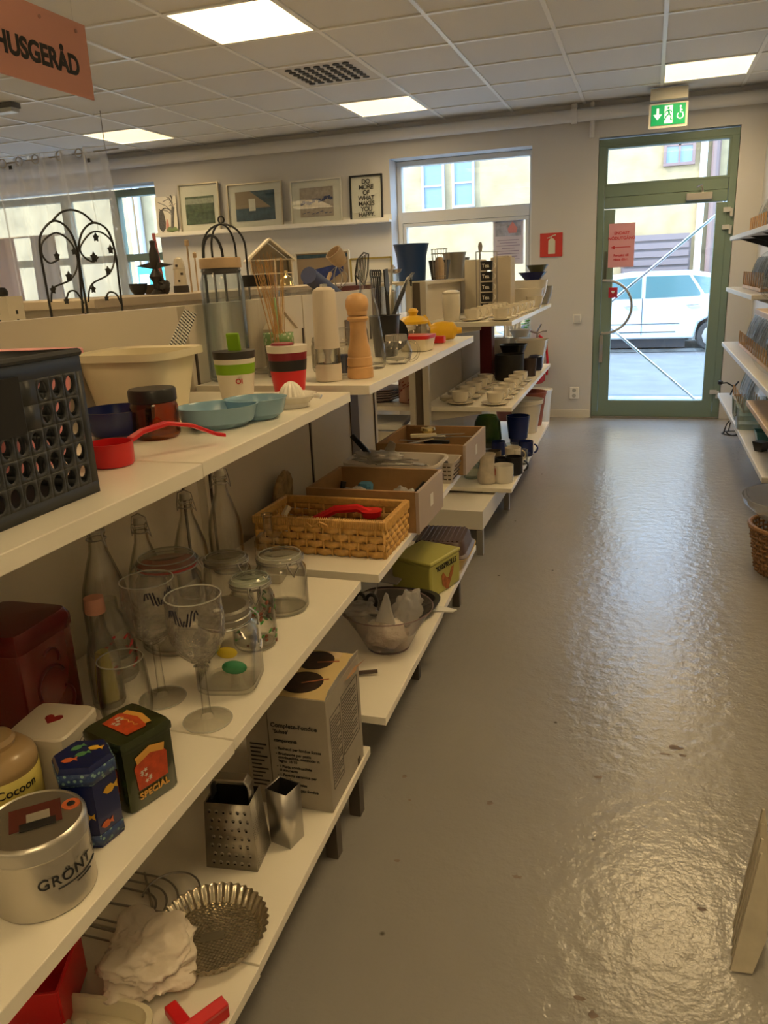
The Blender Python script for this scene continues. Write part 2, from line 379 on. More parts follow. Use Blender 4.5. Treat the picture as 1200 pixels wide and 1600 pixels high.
# ---------------------------------------------------------------- door
DY = 7.46
db = struct(frame('door_1', DR[0]+.003, DR[1]-.003, .0, 2.345, DY, .055, .10, greenfr))
MB().box((.087, DY, 1.935), (.97, .095, .09)).build('transom', greenfr, db, bevel=.003)
frame('transom_frame', -.403, .578, 1.975, 2.29, DY-.005, .02, .09, greenfr, db)
MB().box((.087, DY, 2.13), (.94, .006, .29)).build('pane', pane, db)
LZ0, LZ1 = .012, 1.888
lf = MB()
lf.box((.087, DY-.015, LZ1-.045), (.97, .075, .09)); lf.box((.087, DY-.015, .085), (.97, .075, .145))
lf.box((-.353, DY-.015, .97), (.09, .075, 1.64)); lf.box((.535, DY-.015, .97), (.085, .075, 1.64))
lf = lf.build('door_leaf', greenfr, db, bevel=.004)
MB().box((.092, DY, .98), (.82, .006, 1.66)).build('pane', pane, lf)
h = MB(); hc = Vector((-.335, DY-.11, .99))
pts = [Vector((-.38, DY-.06, 1.21)), Vector((-.38, DY-.11, 1.21))]+[Vector((-.36+.235*math.cos(a)*.95-.0, DY-.11, .985+.225*math.sin(a))) for a in [PI/2-PI*k/18 for k in range(19)]]+[Vector((-.38, DY-.11, .76)), Vector((-.38, DY-.06, .76))]
h.tube(pts, .011, 10).build('handle', steelm, lf)
b = MB(); b.box((-.372, DY-.058, 1.345-.02), (.022, .012, .25)); b.build('lock_plate', M('lock_dark', (.12, .13, .11), .4, .6), lf)
b = MB(); b.box((-.385, DY-.058, .62), (.03, .012, .24)); b.tube([(-.385, DY-.07, .66), (-.385, DY-.09, .66), (-.385, DY-.09, .60)], .008, 8); b.build('lock_case', steelm, lf)
b = MB(); b.box((.355, DY-.075, 1.845), (.20, .05, .055)); b.build('door_closer', M('grey_closer', (.42, .40, .37), .4, .3), lf, bevel=.004)
b = MB(); b.tube([(.38, DY-.08, 1.875), (.37, DY-.10, 1.93), (.33, DY-.09, 1.915)], .009, 8); b.build('closer_arm', chromem, lf)
for z in (1.73, 1.595, .235):
    b = MB(); b.box((.575, DY-.062, z), (.055, .02, .036)); b.tube([(.61, DY-.062, z-.055), (.61, DY-.062, z+.01)], .013, 8); b.build('hinge', M('hinge_grey', (.6, .6, .58), .35, .4), db)
sg = MB().box((-.245, DY-.055, 1.495), (.215, .004, .36)).build('door_notice', M('pink_sign_card', (.62, .31, .36), .6))
tag(sg, 'pink notice on the glass door pointing left', 'sign')
yy = DY-.0575
for s, z, sz in (('ENDAST', 1.585, .034), ('NÖDUTGÅNG', 1.543, .034), ('Fortsätt till', 1.405, .028), ('nästa dörr.', 1.372, .028)):
    text(s, sz, (-.245, yy, z), (1, 0, 0), (0, 0, 1), redink, sg, bold=.0008)
b = MB(); b.box((-.24, yy, 1.48), (.14, .002, .006)); b.prism([(-.035, 0), (0, .016), (0, -.016)], (-.30, yy, 1.48), (1, 0, 0), (0, 0, 1), (0, -.001, 0)); b.build('arrow', redink, sg)
bg_ = MB().box((-.30, DY-.055, 1.105), (.075, .003, .085)).build('alarm_sticker', M('red_sticker', (.5, .02, .05), .5)); tag(bg_, 'small red sticker on the door glass behind the round handle', 'sticker')
MB().prism([(0, -.014), (.016, .002), (.010, .012), (0, .006), (-.010, .012), (-.016, .002)], (-.30, DY-.0565, 1.11), (1, 0, 0), (0, 0, 1), (0, -.001, 0)).build('heart_print', whitem, bg_)
# entrance mat step / threshold
struct(MB().box((.087, WY+.02, .006), (1.08, .12, .012)).build('trim_5', M('threshold', (.25, .24, .22), .5, .5)))
# ---------------------------------------------------------------- lights, vent, exit sign
lp = M('light_panel', (.8, .8, .8), .5, emit=(1, .715, .35), es=PANEL)
# falloff added so slanted panels clip less: strongest straight down, weaker towards the horizon
n = lp.node_tree; lw = n.nodes.new('ShaderNodeLayerWeight'); lw.inputs[0].default_value = .5; a = n.nodes.new('ShaderNodeMath'); a.operation = 'SUBTRACT'; a.inputs[0].default_value = 1
n.links.new(lw.outputs['Facing'], a.inputs[1]); q = n.nodes.new('ShaderNodeMath'); q.operation = 'POWER'; q.inputs[1].default_value = 1.5; n.links.new(a.outputs[0], q.inputs[0])
a2 = n.nodes.new('ShaderNodeMath'); a2.operation = 'MULTIPLY'; a2.inputs[1].default_value = PANEL; n.links.new(q.outputs[0], a2.inputs[0]); n.links.new(a2.outputs[0], n.nodes['Principled BSDF'].inputs['Emission Strength'])
first = True; proto = None
for (i, j) in sorted(lights, key=lambda t: -t[1]):
    x, y = -1.784+.6*(i+.5), 3.914+.6*(j+.5)
    if x > XR or y > WY: continue
    lab = {(-1, 0): 'square warm ceiling light nearest the camera, at the top of the photo', (-1, 4): 'lit square ceiling light between the vent and the white window',
           (-5, 4): 'lit square ceiling light above the sheer curtain', (3, 4): 'lit square ceiling light next to the green exit sign'}.get((i, j), 'square warm ceiling light panel behind the photographed area')
    if proto is None:
        t = thing('ceiling_light', lab, 'ceiling light', (x, y, RH), group='ceiling light panels')
        MB().box((0, 0, .006), (.57, .57, .006)).build('diffuser', lp, t)
        b = MB()
        for s in (-1, 1): b.box((s*.287, 0, .004), (.012, .586, .014)); b.box((0, s*.287, .004), (.562, .012, .014))
        b.build('frame', gridm, t); proto = t
    else: dup(proto, (x, y, RH), 0, lab, 'ceiling light panels')
v = thing('ceiling_vent', 'perforated square air vent in the suspended ceiling', 'vent', (-1.784-.3, 5.414, RH))
b = MB().box((0, 0, .004), (.57, .57, .008)); b.build('vent_plate', M('vent_paint', (.60, .58, .54), .6), v)
b = MB()
for i in range(7):
    for j in range(7):
        b.loft([(.024, -.006), (.022, .001)], (-.20+.066*i, -.20+.066*j, 0), 10)
o = b.build('vent_nozzles', M('vent_holes', (.05, .05, .05), .7), v)
b = MB()
b.box((0, .287, .002), (.586, .012, .012)); b.box((0, -.287, .002), (.586, .012, .012)); b.box((.287, 0, .002), (.012, .586, .0121)); b.box((-.287, 0, .002), (.012, .586, .0121))
b.build('frame', gridm, v)
e = thing('exit_sign', 'green emergency exit sign hanging over the glass door', 'exit sign', (.075, 7.05, 2.31))
MB().box((0, .01, .265), (.275, .07, .085)).build('lamp_housing', M('exit_housing', (.5, .48, .42), .4), e, bevel=.004)
gg = M('exit_green', (.0, .28, .09), .4, emit=(0, .35, .10), es=.5); ww = M('exit_white', (.8, .85, .8), .4, emit=(.7, .9, .75), es=.7)
MB().box((0, 0, .115), (.285, .008, .175)).build('sign_border', M('exit_border', (.62, .62, .58), .4), e)
MB().box((0, -.006, .12), (.25, .004, .145)).build('sign_face', gg, e)
b = MB(); f0 = -.0095
b.box((-.078, f0, .145), (.018, .002, .045)); b.prism([(-.032, 0), (.032, 0), (0, -.04)], (-.078, f0, .125), (1, 0, 0), (0, 0, 1), (0, .002, 0)); b.build('arrow', ww, e)
MB().box((.002, f0, .12), (.06, .002, .125)).build('doorway_pictogram', ww, e)
b = MB(); g1 = f0-.002
b.loft([(.009, 0), (.009, .002)], (.0, g1, .165), 10, tilt=Matrix.Rotation(PI/2, 3, 'X'))
for p, r in (([(0, 0, .152), (.008, 0, .122)], .008), ([(.006, 0, .124), (-.014, 0, .108), (-.026, 0, .082)], .005), ([(.006, 0, .124), (.022, 0, .108), (.018, 0, .085), (.03, 0, .08)], .005), ([(0, 0, .150), (-.018, 0, .140), (-.024, 0, .126)], .004), ([(0, 0, .150), (.018, 0, .146), (.026, 0, .132)], .004)):
    b.tube([(q[0], g1, q[2]) for q in p], r, 6)
b.build('running_figure', gg, e)
b = MB(); b.loft([(.008, 0), (.008, .002)], (.088, f0, .168), 10, tilt=Matrix.Rotation(PI/2, 3, 'X'))
b.tube([(.088, f0, .158), (.088, f0, .128), (.104, f0, .126), (.110, f0, .10)], .005, 6); b.tube(arc((.088, f0, .106), .022, 2.2, 6.0, 14, 'xz'), .004, 6); b.tube([(.088, f0, .148), (.102, f0, .142)], .004, 6)
b.build('wheelchair_pictogram', ww, e)
em = onz(17, 171, RH-.04)
e = thing('emergency_lamp', 'small grey lamp fixed to the ceiling at the left edge', 'lamp', (em.x-.1, em.y, RH))
MB().box((0, 0, -.018), (.30, .09, .03)).build('lamp_base', M('dark_base', (.1, .1, .1), .5), e); MB().box((0, 0, -.045), (.28, .08, .03)).build('lamp_cover', M('lamp_cover', (.5, .52, .52), .3), e, bevel=.006)
# hanging department sign
sgm = M('salmon_board', (.62, .30, .24), .65)
SX = -1.9
def sp(x, y): return onx(x, y, SX)
tr, br = sp(130, 40), sp(147, 157); zt, zb, y1 = tr.z, br.z, (tr.y+br.y)/2
hs = thing('hanging_sign', 'salmon pink department sign hanging from the ceiling at top left', 'sign', (SX, y1, zb))
MB().box((0, -.45, (zt-zb)/2), (.008, .9, zt-zb)).build('board', sgm, hs)
a = sp(4, 40); c = sp(118, 84); L = (c-a).length
ye, ys_ = sp(119, 84).y-y1, sp(-14, 40).y-y1; zl = sp(60, 92).z-zb
tx = text('HUSGERÅD', .085, (.0045, 0, 0), (0, 1, 0), (0, 0, 1), inkm, hs, bold=.003)
yy_ = [v.co.y for v in tx.data.vertices]; k_ = (ye-ys_)/(max(yy_)-min(yy_))
for v_ in tx.data.vertices: v_.co.y = ys_+(v_.co.y-min(yy_))*k_; v_.co.z += zl-.012
b = MB()
for yq in (-.055, -.23, -.6): b.loft([(.006, 0), (.006, .004)], (.004, yq, zt-zb-.03), 10, tilt=Matrix.Rotation(PI/2, 3, 'Y'))
b.build('grommets', M('grommet', (.4, .2, .17), .4), hs)
b = MB()
for yq in (-.055, -.6): b.tube([(0, yq, zt-zb-.03), (0, yq, RH-zb)], .0008, 4)
b.build('hanging_thread', M('thread', (.5, .5, .5), .5), hs)
# ---------------------------------------------------------------- wall fittings
s = tag(MB().box((-.84, WY-.004, 1.53), (.195, .006, .20)).build('fire_sign', M('fire_red', (.56, .045, .035), .5)), 'square red fire extinguisher sign on the back wall', 'sign')
b = MB(); b.prism([(-.03, -.075), (.03, -.075), (.03, .035), (.012, .055), (-.012, .055), (-.03, .035)], (-.835, WY-.008, 1.53), (1, 0, 0), (0, 0, 1), (0, -.001, 0))
b.tube([(-.835, WY-.009, 1.582), (-.835, WY-.009, 1.605), (-.80, WY-.009, 1.612)], .005, 6); b.tube([(-.835, WY-.009, 1.60), (-.875, WY-.009, 1.588)], .004, 6); b.build('extinguisher_pictogram', M('fire_white', (.62, .62, .5), .5), s)
s = tag(MB().box((-.60, WY-.006, .89), (.075, .012, .08)).build('light_switch', whitem, bevel=.004), 'white wall switch between window and glass door', 'switch')
MB().box((-.60, WY-.014, .89), (.05, .004, .055)).build('rocker', wallm, s)
s = tag(MB().box((-.61, WY-.006, .225), (.085, .012, .11)).build('wall_socket', whitem, bevel=.006), 'white power socket low on the wall left of the door', 'socket')
b = MB()
for z in (.25, .20):
    b.loft([(.018, 0), (.016, .003)], (-.61, WY-.014, z), 14, tilt=Matrix.Rotation(PI/2, 3, 'X'))
b.build('outlet', M('outlet_grey', (.4, .4, .38), .5), s)
# ---------------------------------------------------------------- picture ledge and pictures
led = thing('picture_ledge', 'long white picture ledge on the back wall', 'shelf', (-3.55, WY, 1.82))
MB().box((0, -.05, 0), (2.5, .10, .018)).build('shelf_board', whitem, led); MB().box((0, -.096, .014), (2.5, .012, .03)).build('front_lip', whitem, led); MB().box((0, -.008, .03), (2.5, .012, .06)).build('back_lip', whitem, led)
ZL = 1.83
artg = M('art_green', (.10, .14, .08), .8, var=.6, vscale=25); artgrey = M('art_grey', (.16, .16, .17), .8, var=.3, vscale=40); artbeige = M('art_beige', (.32, .24, .16), .8)
artblue = M('art_blue', (.05, .10, .14), .8, var=.5, vscale=18); artnavy = M('art_navy', (.03, .05, .20), .8, var=.3, vscale=30); paper = M('art_paper', (.76, .74, .68), .8); arttan = M('art_wash', (.45, .38, .33), .8, var=.25, vscale=30)
alum = M('frame_aluminium', (.55, .50, .40), .35, .7); whfr = M('frame_white', (.66, .64, .58), .5)
def picture(name, label, x0, x1, h, frm, fw, cat='picture'):
    wd = x1-x0; t = thing(name, label, cat, ((x0+x1)/2, WY-.055, ZL+.002)); tl = .03
    b = MB(); b.box((0, .012, h/2), (wd-.01, .006, h-.01)); bk = b.build('backing_sheet', paper, t)
    if frm:
        b = MB()
        for s in (-1, 1): b.box((s*(wd/2-fw/2), 0, h/2), (fw, .022, h))
        for z in (fw/2, h-fw/2): b.box((0, 0, z), (wd-2*fw, .022, fw))
        b.build('frame', frm, t)
        MB().box((0, -.006, h/2), (wd-2*fw, .002, h-2*fw)).build('glazing', pane, t)
    t.rotation_euler = (-.05, 0, 0)
    return t
t = picture('animal_print', 'unframed print of a grey animal under a bare tree', -4.80, -4.55, .37, None, 0)
b = MB(); b.tube([(.06, .006, .06), (.07, .006, .16), (.085, .006, .26)], .016, 6)
random.seed(3)
for k in range(16):
    a = Vector((.08, .006, .17+.012*k)); e_ = a+Vector((random.uniform(-.17, .035), 0, random.uniform(.0, .13)))
    e_.z = min(e_.z, .36); e_.x = max(-.11, min(.115, e_.x)); mdd = (a+e_)/2+Vector((0, 0, .02)); b.tube([a, mdd, e_], .003, 4)
b.build('tree_drawing', artgrey, t)
b = MB(); b.loft([(0, 0), (.035, .03), (.042, .09), (.032, .16), (.02, .2), (0, .215)], (-.055, .004, .03), 12, asp=.1); b.tube([(-.08, .005, .25), (-.055, .005, .235), (-.02, .005, .255)], .005, 5); b.build('animal_drawing', M('art_animal', (.12, .12, .12), .8, var=.4, vscale=60), t)
b = MB(); b.loft([(.018, 0), (.016, .05), (.008, .09), (0, .10)], (.005, .004, .05), 10, asp=.1); b.build('figure_drawing', M('art_pink', (.55, .25, .22), .8), t)
MB().loft([(0, 0), (.07, .02), (.05, .05), (0, .06)], (.055, .003, .02), 12, asp=.1).build('grass_drawing', M('art_grass', (.18, .25, .12), .8), t)
t = picture('meadow_picture', 'silver framed green meadow picture, left of the framed pictures', -4.51, -4.06, .46, alum, .012)
MB().box((.0, .006, .21), (.32, .003, .26)).build('print', artg, t); MB().box((.0, .005, .295), (.32, .003, .05)).build('horizon_print', M('art_mist', (.38, .40, .33), .8, var=.3, vscale=40), t)
t = picture('seascape_picture', 'silver framed landscape picture of blue water and beige light', -3.97, -3.38, .42, alum, .012)
MB().box((.0, .006, .21), (.42, .003, .27)).build('print', artblue, t); MB().prism([(-.21, -.02), (.17, -.02), (-.05, .135), (-.21, .135)], (0, .0045, .21), (1, 0, 0), (0, 0, 1), (0, -.001, 0)).build('beige_sail', artbeige, t)
MB().box((-.03, .003, .22), (.07, .002, .11)).build('white_patch', paper, t)
t = picture('watercolour_picture', 'white framed pale watercolour with a dark blue band', -3.29, -2.77, .40, whfr, .012)
MB().box((0, .006, .20), (.34, .003, .26)).build('wash_print', arttan, t)
b = MB()
for k in range(16): b.box((-.15+.02*k, .0035, .19+.012*math.sin(k*1.1)+.003*k), (.03, .001, .022+.012*math.sin(k*2.3)), ry=-.2)
b.build('blue_band', artnavy, t)
b = MB()
for k in range(7): b.box((-.13+.045*k, .0035, .105+.01*math.sin(k*2)), (.03, .001, .006), ry=-.2)
b.build('blue_strokes', artnavy, t)
t = picture('quote_poster', 'black framed typographic poster reading DO MORE OF WHAT MAKES YOU HAPPY', -2.69, -2.37, .40, blackm, .013, 'poster')
for k, s in enumerate(('DO', 'MORE', 'OF', 'WHAT', 'MAKES', 'YOU', 'HAPPY.')):
    text(s, .056, (0, .0035, .325-.0475*k), (1, 0, 0), (0, 0, 1), inkm, t, spacing=.88, bold=.0008)
# ================================================================ STREET OUTSIDE
asph = M('asphalt', (.10, .11, .12), .85, bump=.3, bscale=50, var=.2, vscale=3); pav = M('pavement', (.34, .33, .31), .85, bump=.4, bscale=12, var=.3, vscale=5)
o = MB().box((0, 11.5, -.13), (60, 5.6, .06)).build('street', asph); o['kind'] = 'structure'
o = MB().box((0, 8.35, -.09), (60, 1.22, .1)).build('near_pavement', pav); o['kind'] = 'structure'
o = MB().box((0, 15.6, -.10), (60, 2.7, .1)).build('far_pavement', pav); o['kind'] = 'structure'
stucco = M('ochre_stucco', (.33, .245, .13), .9, bump=1.0, bscale=7, var=.30, vscale=2.2)
BY = 16.0
bd = thing('ochre_building', 'ochre rendered house across the street', 'building', (0, BY, 0))
MB().box((-5, 2, 2.1), (34, 4, 4.8)).build('facade', stucco, bd)
brf = M('brown_frame', (.16, .10, .09), .6); bluepane = M('sky_pane', (.10, .16, .22), .15, spec=.8)
def bwin(x0, x1, z0, z1, cols, rows, fm=brf):
    f_ = frame('window', x0, x1, z0, z1, -.02, .05, .08, fm, bd)
    b = MB().box(((x0+x1)/2, -.012, (z0+z1)/2), (x1-x0-.02, .03, z1-z0-.02)); b.build('pane', bluepane, f_)
    b = MB()
    for i in range(1, cols): b.box((x0+(x1-x0)*i/cols, -.04, (z0+z1)/2), (.035, .03, z1-z0-.1))
    for j in range(1, rows): b.box(((x0+x1)/2, -.04, z0+(z1-z0)*j/rows), (x1-x0-.1, .03, .035))
    b.build('glazing_bar', fm, f_)
grf = M('grey_frame', (.30, .29, .30), .6)
bwin(-4.33, -3.87, 2.52, 3.42, 1, 2, grf); bwin(-3.72, -3.28, 2.54, 3.44, 1, 2, grf); bwin(.13, .66, 2.98, 4.0, 2, 3)
pass
for x, m_ in ((.80, whitem), (1.0, M('brown_pipe', (.14, .09, .08), .5)), (-11.0, whitem), (-10.8, grf)):
    MB().tube([(x, -.09, -.1), (x, -.09, 4.6)], .06 if m_ is whitem else .075, 10).build('drainpipe', m_, bd)
b = MB().box((.08, -.02, .86), (1.2, .06, 1.9)); gd = b.build('garage_door', M('garage_brown', (.10, .075, .07), .7), bd)
b = MB()
for k in range(13): b.box((.08, -.06, .05+.145*k), (1.14, .03, .10))
b.build('door_slats', M('slat_brown', (.13, .10, .10), .7), gd)
MB().box((-1.1, -.03, .9), (.6, .06, 2.0)).build('side_door', M('pale_door', (.5, .6, .62), .6), bd)
MB().box((1.13, -.03, 1.95), (.14, .03, .2)).build('street_sign_plate', whitem, bd)
sh = MB().box((-10.45, -.16, 1.1), (1.0, .06, 1.35)).build('shop_window', M('turquoise_film', (.02, .42, .42), .4), bd)
b = MB()
for i in range(3):
    for j in range(3): b.box((-10.78+.33*i, -.2, .7+.4*j), (.24, .02, .22))
b.build('window_stickers', M('sticker_white', (.8, .85, .85), .5), sh)
# white car parked across the street
carm = M('car_white', (.40, .43, .44), .25, coat=.6); carg = M('car_glass', (.06, .13, .14), .08, spec=.8); tyre = M('tyre', (.02, .02, .02), .8)
car = thing('parked_car', 'white car parked across the street outside the glass door', 'car', (-.42, 14.05, -.10))
car.scale = (1.08, 1, .96)
side = [(-1.95, .42), (-1.98, .62), (-1.85, .80), (-1.0, .95), (-.35, 1.30), (.1, 1.37), (1.0, 1.36), (1.55, 1.24), (1.85, .95), (1.95, .6), (1.9, .32), (1.66, .27)]
side = [(-x*-1, z) for x, z in side]
low = [(1.62, .50), (1.46, .60), (1.28, .60), (1.12, .50), (1.06, .24), (-1.06, .24), (-1.12, .52), (-1.3, .66), (-1.54, .68), (-1.74, .52), (-1.8, .34)]
b = MB(); b.prism(side+low, (0, 0, 0), (1, 0, 0), (0, 0, 1), (0, 1.6, 0)); b.build('body', carm, car, bevel=.03)
b = MB(); b.prism([(-.88, .93), (-.32, 1.24), (.28, 1.29), (.28, .93)], (0, -.008, 0), (1, 0, 0), (0, 0, 1), (0, .01, 0)); b.prism([(.34, .93), (.34, 1.29), (.95, 1.285), (1.12, 1.0), (1.12, .95)], (0, -.008, 0), (1, 0, 0), (0, 0, 1), (0, .01, 0))
b.prism([(1.0, 1.28), (1.45, 1.2), (1.62, 1.04), (1.18, .98)], (0, -.008, 0), (1, 0, 0), (0, 0, 1), (0, .01, 0)); b.build('side_window', carg, car)
for x in (-1.42, 1.37):
    wh = MB().loft([(.0, -.09), (.25, -.09), (.27, -.07), (.27, .07), (.25, .09), (0, .09)], (x, .12, .28), 28, tilt=Matrix.Rotation(PI/2, 3, 'X')).build('wheel', tyre, car)
    MB().loft([(.20, -.02), (.19, .02), (.05, .03), (0, .03)], (x, .03, .28), 10, tilt=Matrix.Rotation(PI/2, 3, 'X')).build('hubcap', steelm, wh)
b = MB(); b.box((-.78, -.06, .93), (.16, .12, .10)); b.build('wing_mirror', carm, car, bevel=.02)
for x in (.12, 1.02): MB().tube([(x-.08, -.012, .80), (x-.07, -.03, .80), (x+.07, -.03, .81), (x+.08, -.012, .81)], .012, 6).build('door_handle', steelm, car)
b = MB(); b.box((.30, -.003, .62), (.008, .01, .62)); b.box((-.84, -.003, .62), (.008, .01, .62)); b.box((0, -.003, .36), (1.6, .012, .012)); b.box((0, -.003, .50), (1.7, .012, .008)); b.build('door_seam', blackm, car)
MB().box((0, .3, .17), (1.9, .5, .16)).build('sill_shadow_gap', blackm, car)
# steel brace rods of the street railing just outside the door
rl = thing('street_railing', 'slanting steel railing bars just outside the glass door', 'railing', (.1, 7.95, -.04))
p1, p2, p3 = ony(1120, 335, 7.95), ony(930, 492, 7.95), ony(1100, 622, 7.95)
off = Vector((.1, 7.95, -.04))
p3 = Vector((p3.x+.05, 7.95, -.03))
for q in ((p1, p2), (p2, p3)): MB().tube([q[0]-off, q[1]-off], .013, 10).build('bar', chromem, rl)
MB().tube([Vector((p2.x, 7.95, -.04))-off, Vector((p2.x, 7.95, 1.9))-off], .02, 10).build('post', chromem, rl)
MB().tube([Vector((p1.x+.06, 7.95, -.04))-off, Vector((p1.x+.06, 7.95, 1.9))-off], .02, 10).build('post', chromem, rl)
# ================================================================ SHELVING BAYS
XP = -1.035
def slab(poly, z, th):
    b = MB(); b.prism(poly, (0, 0, z-th), (1, 0, 0), (0, 1, 0), (0, 0, th)); return b
def bay(label, y0, y1, xf0, xf1, levels, ptop, low=True, back=True, legs=(), shiftz=None, xp=XP, rails=()):
    t = thing('shelving_bay', label, 'shelves', (0, 0, 0))
    b = MB(); b.box((xp-.012, (y0+y1)/2, (ptop+.10)/2), (.018, y1-y0-.004, ptop-.10)); b.build('back_panel', panelm, t, bevel=.001)
    b = MB()
    for yy, wd in ((y0+.018, .035), (y1-.018, .035)): b.box((xp-.03, yy, ptop/2), (.05, wd-.002, ptop-.002))
    b.build('upright', postm, t, bevel=.001)
    for yy, wd_, mm_ in rails: MB().box((xp-.001, yy, (ptop-.10)/2+.03), (.004, wd_, ptop-.16)).build('slot_rail', mm_, t)
    th = .022
    for k, z in enumerate(levels):
        o = slab([(xp+.002, y0+.001), (xf0, y0+.001), (xf1, y1-.001), (xp+.002, y1-.001)], z, th).build('shelf', shelfm, t, bevel=.0012)
        b = MB()
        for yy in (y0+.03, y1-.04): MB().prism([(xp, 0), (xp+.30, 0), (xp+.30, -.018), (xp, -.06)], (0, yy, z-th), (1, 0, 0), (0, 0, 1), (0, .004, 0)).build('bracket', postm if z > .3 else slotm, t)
    if back:
        for z in levels[:2]: slab([(xp-.46, y0+.001), (xp-.056, y0+.001), (xp-.056, y1-.001), (xp-.46, y1-.001)], z, th).build('rear_shelf', shelfm, t)
    for lx, ly in legs:
        z = levels[-1]-th
        MB().box((lx, ly, z/2), (.03, .03, z)).build('foot', M('foot_brown', (.10, .08, .06), .5, .3), t)
    MB().box((xp-.03, (y0+y1)/2, .05), (.06, y1-y0-.01, .1)).build('base_rail', postm, t)
    return t
bay('nearest cream shelving bay holding the black crate and the tea tins', .24, .950, -.586, -.592, (1.087, .635, .18), 1.285, legs=[(-.65, .40)])
bay('cream shelving bay holding the swing-top bottles and fondue box', .952, 1.634, -.594, -.621, (1.0875, .6355, .1805), 1.285, legs=[(-.655, 1.44), (-.655, 1.60)], rails=[(1.565, .007, slotm)])
bay('cream shelving bay carrying the pepper mills and wicker basket', 1.668, 2.348, -.588, -.606, (1.097, .640, .246), 1.285, legs=[(-.70, 2.40-.08)], rails=[(1.69, .007, slotm), (2.335, .006, slotm)])
bay('cream shelving bay carrying the yellow jar and cutlery boxes', 2.352, 3.03, -.609, -.632, (1.096, .640, .245), 1.285, legs=[(-.70, 2.95)], rails=[(2.755, .085, M('shaded_post', (.11, .07, .035), .5)), (2.99, .008, slotm)])  # wide brown strip paints the post's shaded side
XC = -1.075
bay('far crockery shelving bay with coffee cups and the mug rack', 3.86, 4.80, -.618, -.630, (1.097, .681, .262), 1.280, legs=[(-.80, 4.5)], xp=XC)
bay('farthest shelving bay with dark pots near the window', 4.803, 5.74, -.630, -.645, (1.097, .681, .262), 1.280, legs=[(-.78, 5.6)], xp=XC)
# broad end post facing the camera
t = thing('end_post', 'slotted cream post at the near end of the crockery shelves', 'post', (-1.08, 3.835, 0))
b = MB(); b.box((-.036, 0, .648), (.03, .04, 1.296)); b.box((.036, 0, .648), (.03, .04, 1.296)); b.build('post_side', postm, t)
MB().box((0, .008, .648), (.042, .02, 1.29)).build('slot', M('slot_brown', (.13, .10, .075), .6), t)
# low white platform box on legs
t = thing('low_platform', 'low white box platform on metal legs under the crockery shelves', 'platform', (-.86, 3.56, 0)); PLAT = .40
MB().box((0, .42, .18), (.305, .84, .095)).build('box', M('platform_white', (.72, .68, .60), .4), t, bevel=.002)
for x in (-.135, .135):
    for y in (.02, .80): MB().box((x, y, .064), (.03, .03, .128)).build('leg', M('leg_grey', (.30, .28, .25), .4, .6), t)
# rear display counter seen over the panels
t = thing('display_counter', 'pale counter behind the shelving carrying candlesticks and a dollhouse', 'counter', (-2.05, 3.9, 0))
MB().box((0, 0, 1.285), (.62, 3.3, .03)).build('countertop', M('counter_top', (.50, .42, .32), .45, var=.1), t, bevel=.003)
MB().box((0, 0, .635), (.56, 3.2, 1.268)).build('cabinet_body', panelm, t)
CT = 1.30
# ================================================================ RIGHT-HAND WALL SHELVES
XS = .54
sw = M('grey_white_shelf', (.62, .61, .60), .4); wsh = M('beech_shelf', (.55, .42, .30), .45, var=.12, vscale=10)
def rshelf(name, label, z, y0, y1, mat, xf=XS, th=.028, br=True):
    t = thing(name, label, 'shelf', (0, 0, z))
    MB().box(((xf+XR)/2-.001, (y0+y1)/2, -th/2), (XR-xf-.002, y1-y0, th)).build('board', mat, t, bevel=.003)
    if br:
        b = MB()
        yy = y0+.1
        while yy < y1: MB().prism([(xf+.03, 0), (XR, 0), (XR, -.09), (xf+.06, -.012)], (0, yy, -th), (1, 0, 0), (0, 0, 1), (0, .012, 0)).build('bracket', blackmetal if z > 1.4 else sw, t); yy += .6
    return t
q = [ony(1140, 370, 6.5), ony(1134, 449, 6.5), ony(1128, 534, 6.5), ony(1121, 614, 6.5)]
RZ = [p.z for p in q]
rshelf('wall_shelf', 'topmost white wall shelf on the right with a black bracket', RZ[0], 3.0, 6.5, sw)
rshelf('wall_shelf', 'second white wall shelf on the right, level with the car roof', RZ[1], 4.9, 6.5, sw)
rshelf('wall_shelf', 'third white wall shelf on the right carrying the long peg rack', RZ[2], 3.0, 6.5, sw)
rshelf('wall_shelf', 'lowest long white wall shelf on the right', RZ[3], 3.88, 6.5, sw)
wa = onx(1180, 482, XS); wb = onx(1166, 625, XS)
rshelf('wall_shelf', 'beech wall shelf at the right edge with a tall glass jug', wa.z, 3.0, wa.y, wsh)
rshelf('wall_shelf', 'beech wall shelf at the right edge above the teal tray', wb.z, 3.6, wb.y, wsh)
t = thing('wall_rail', 'white vertical shelf rail at the corner by the door', 'rail', (0, 0, 0)); MB().box((XR-.011, 6.0, .95), (.02, .03, 1.5)).build('rail', sw, t); MB().box((XR-.011, 4.8, .95), (.02, .03, 1.5)).build('rail', sw, t)
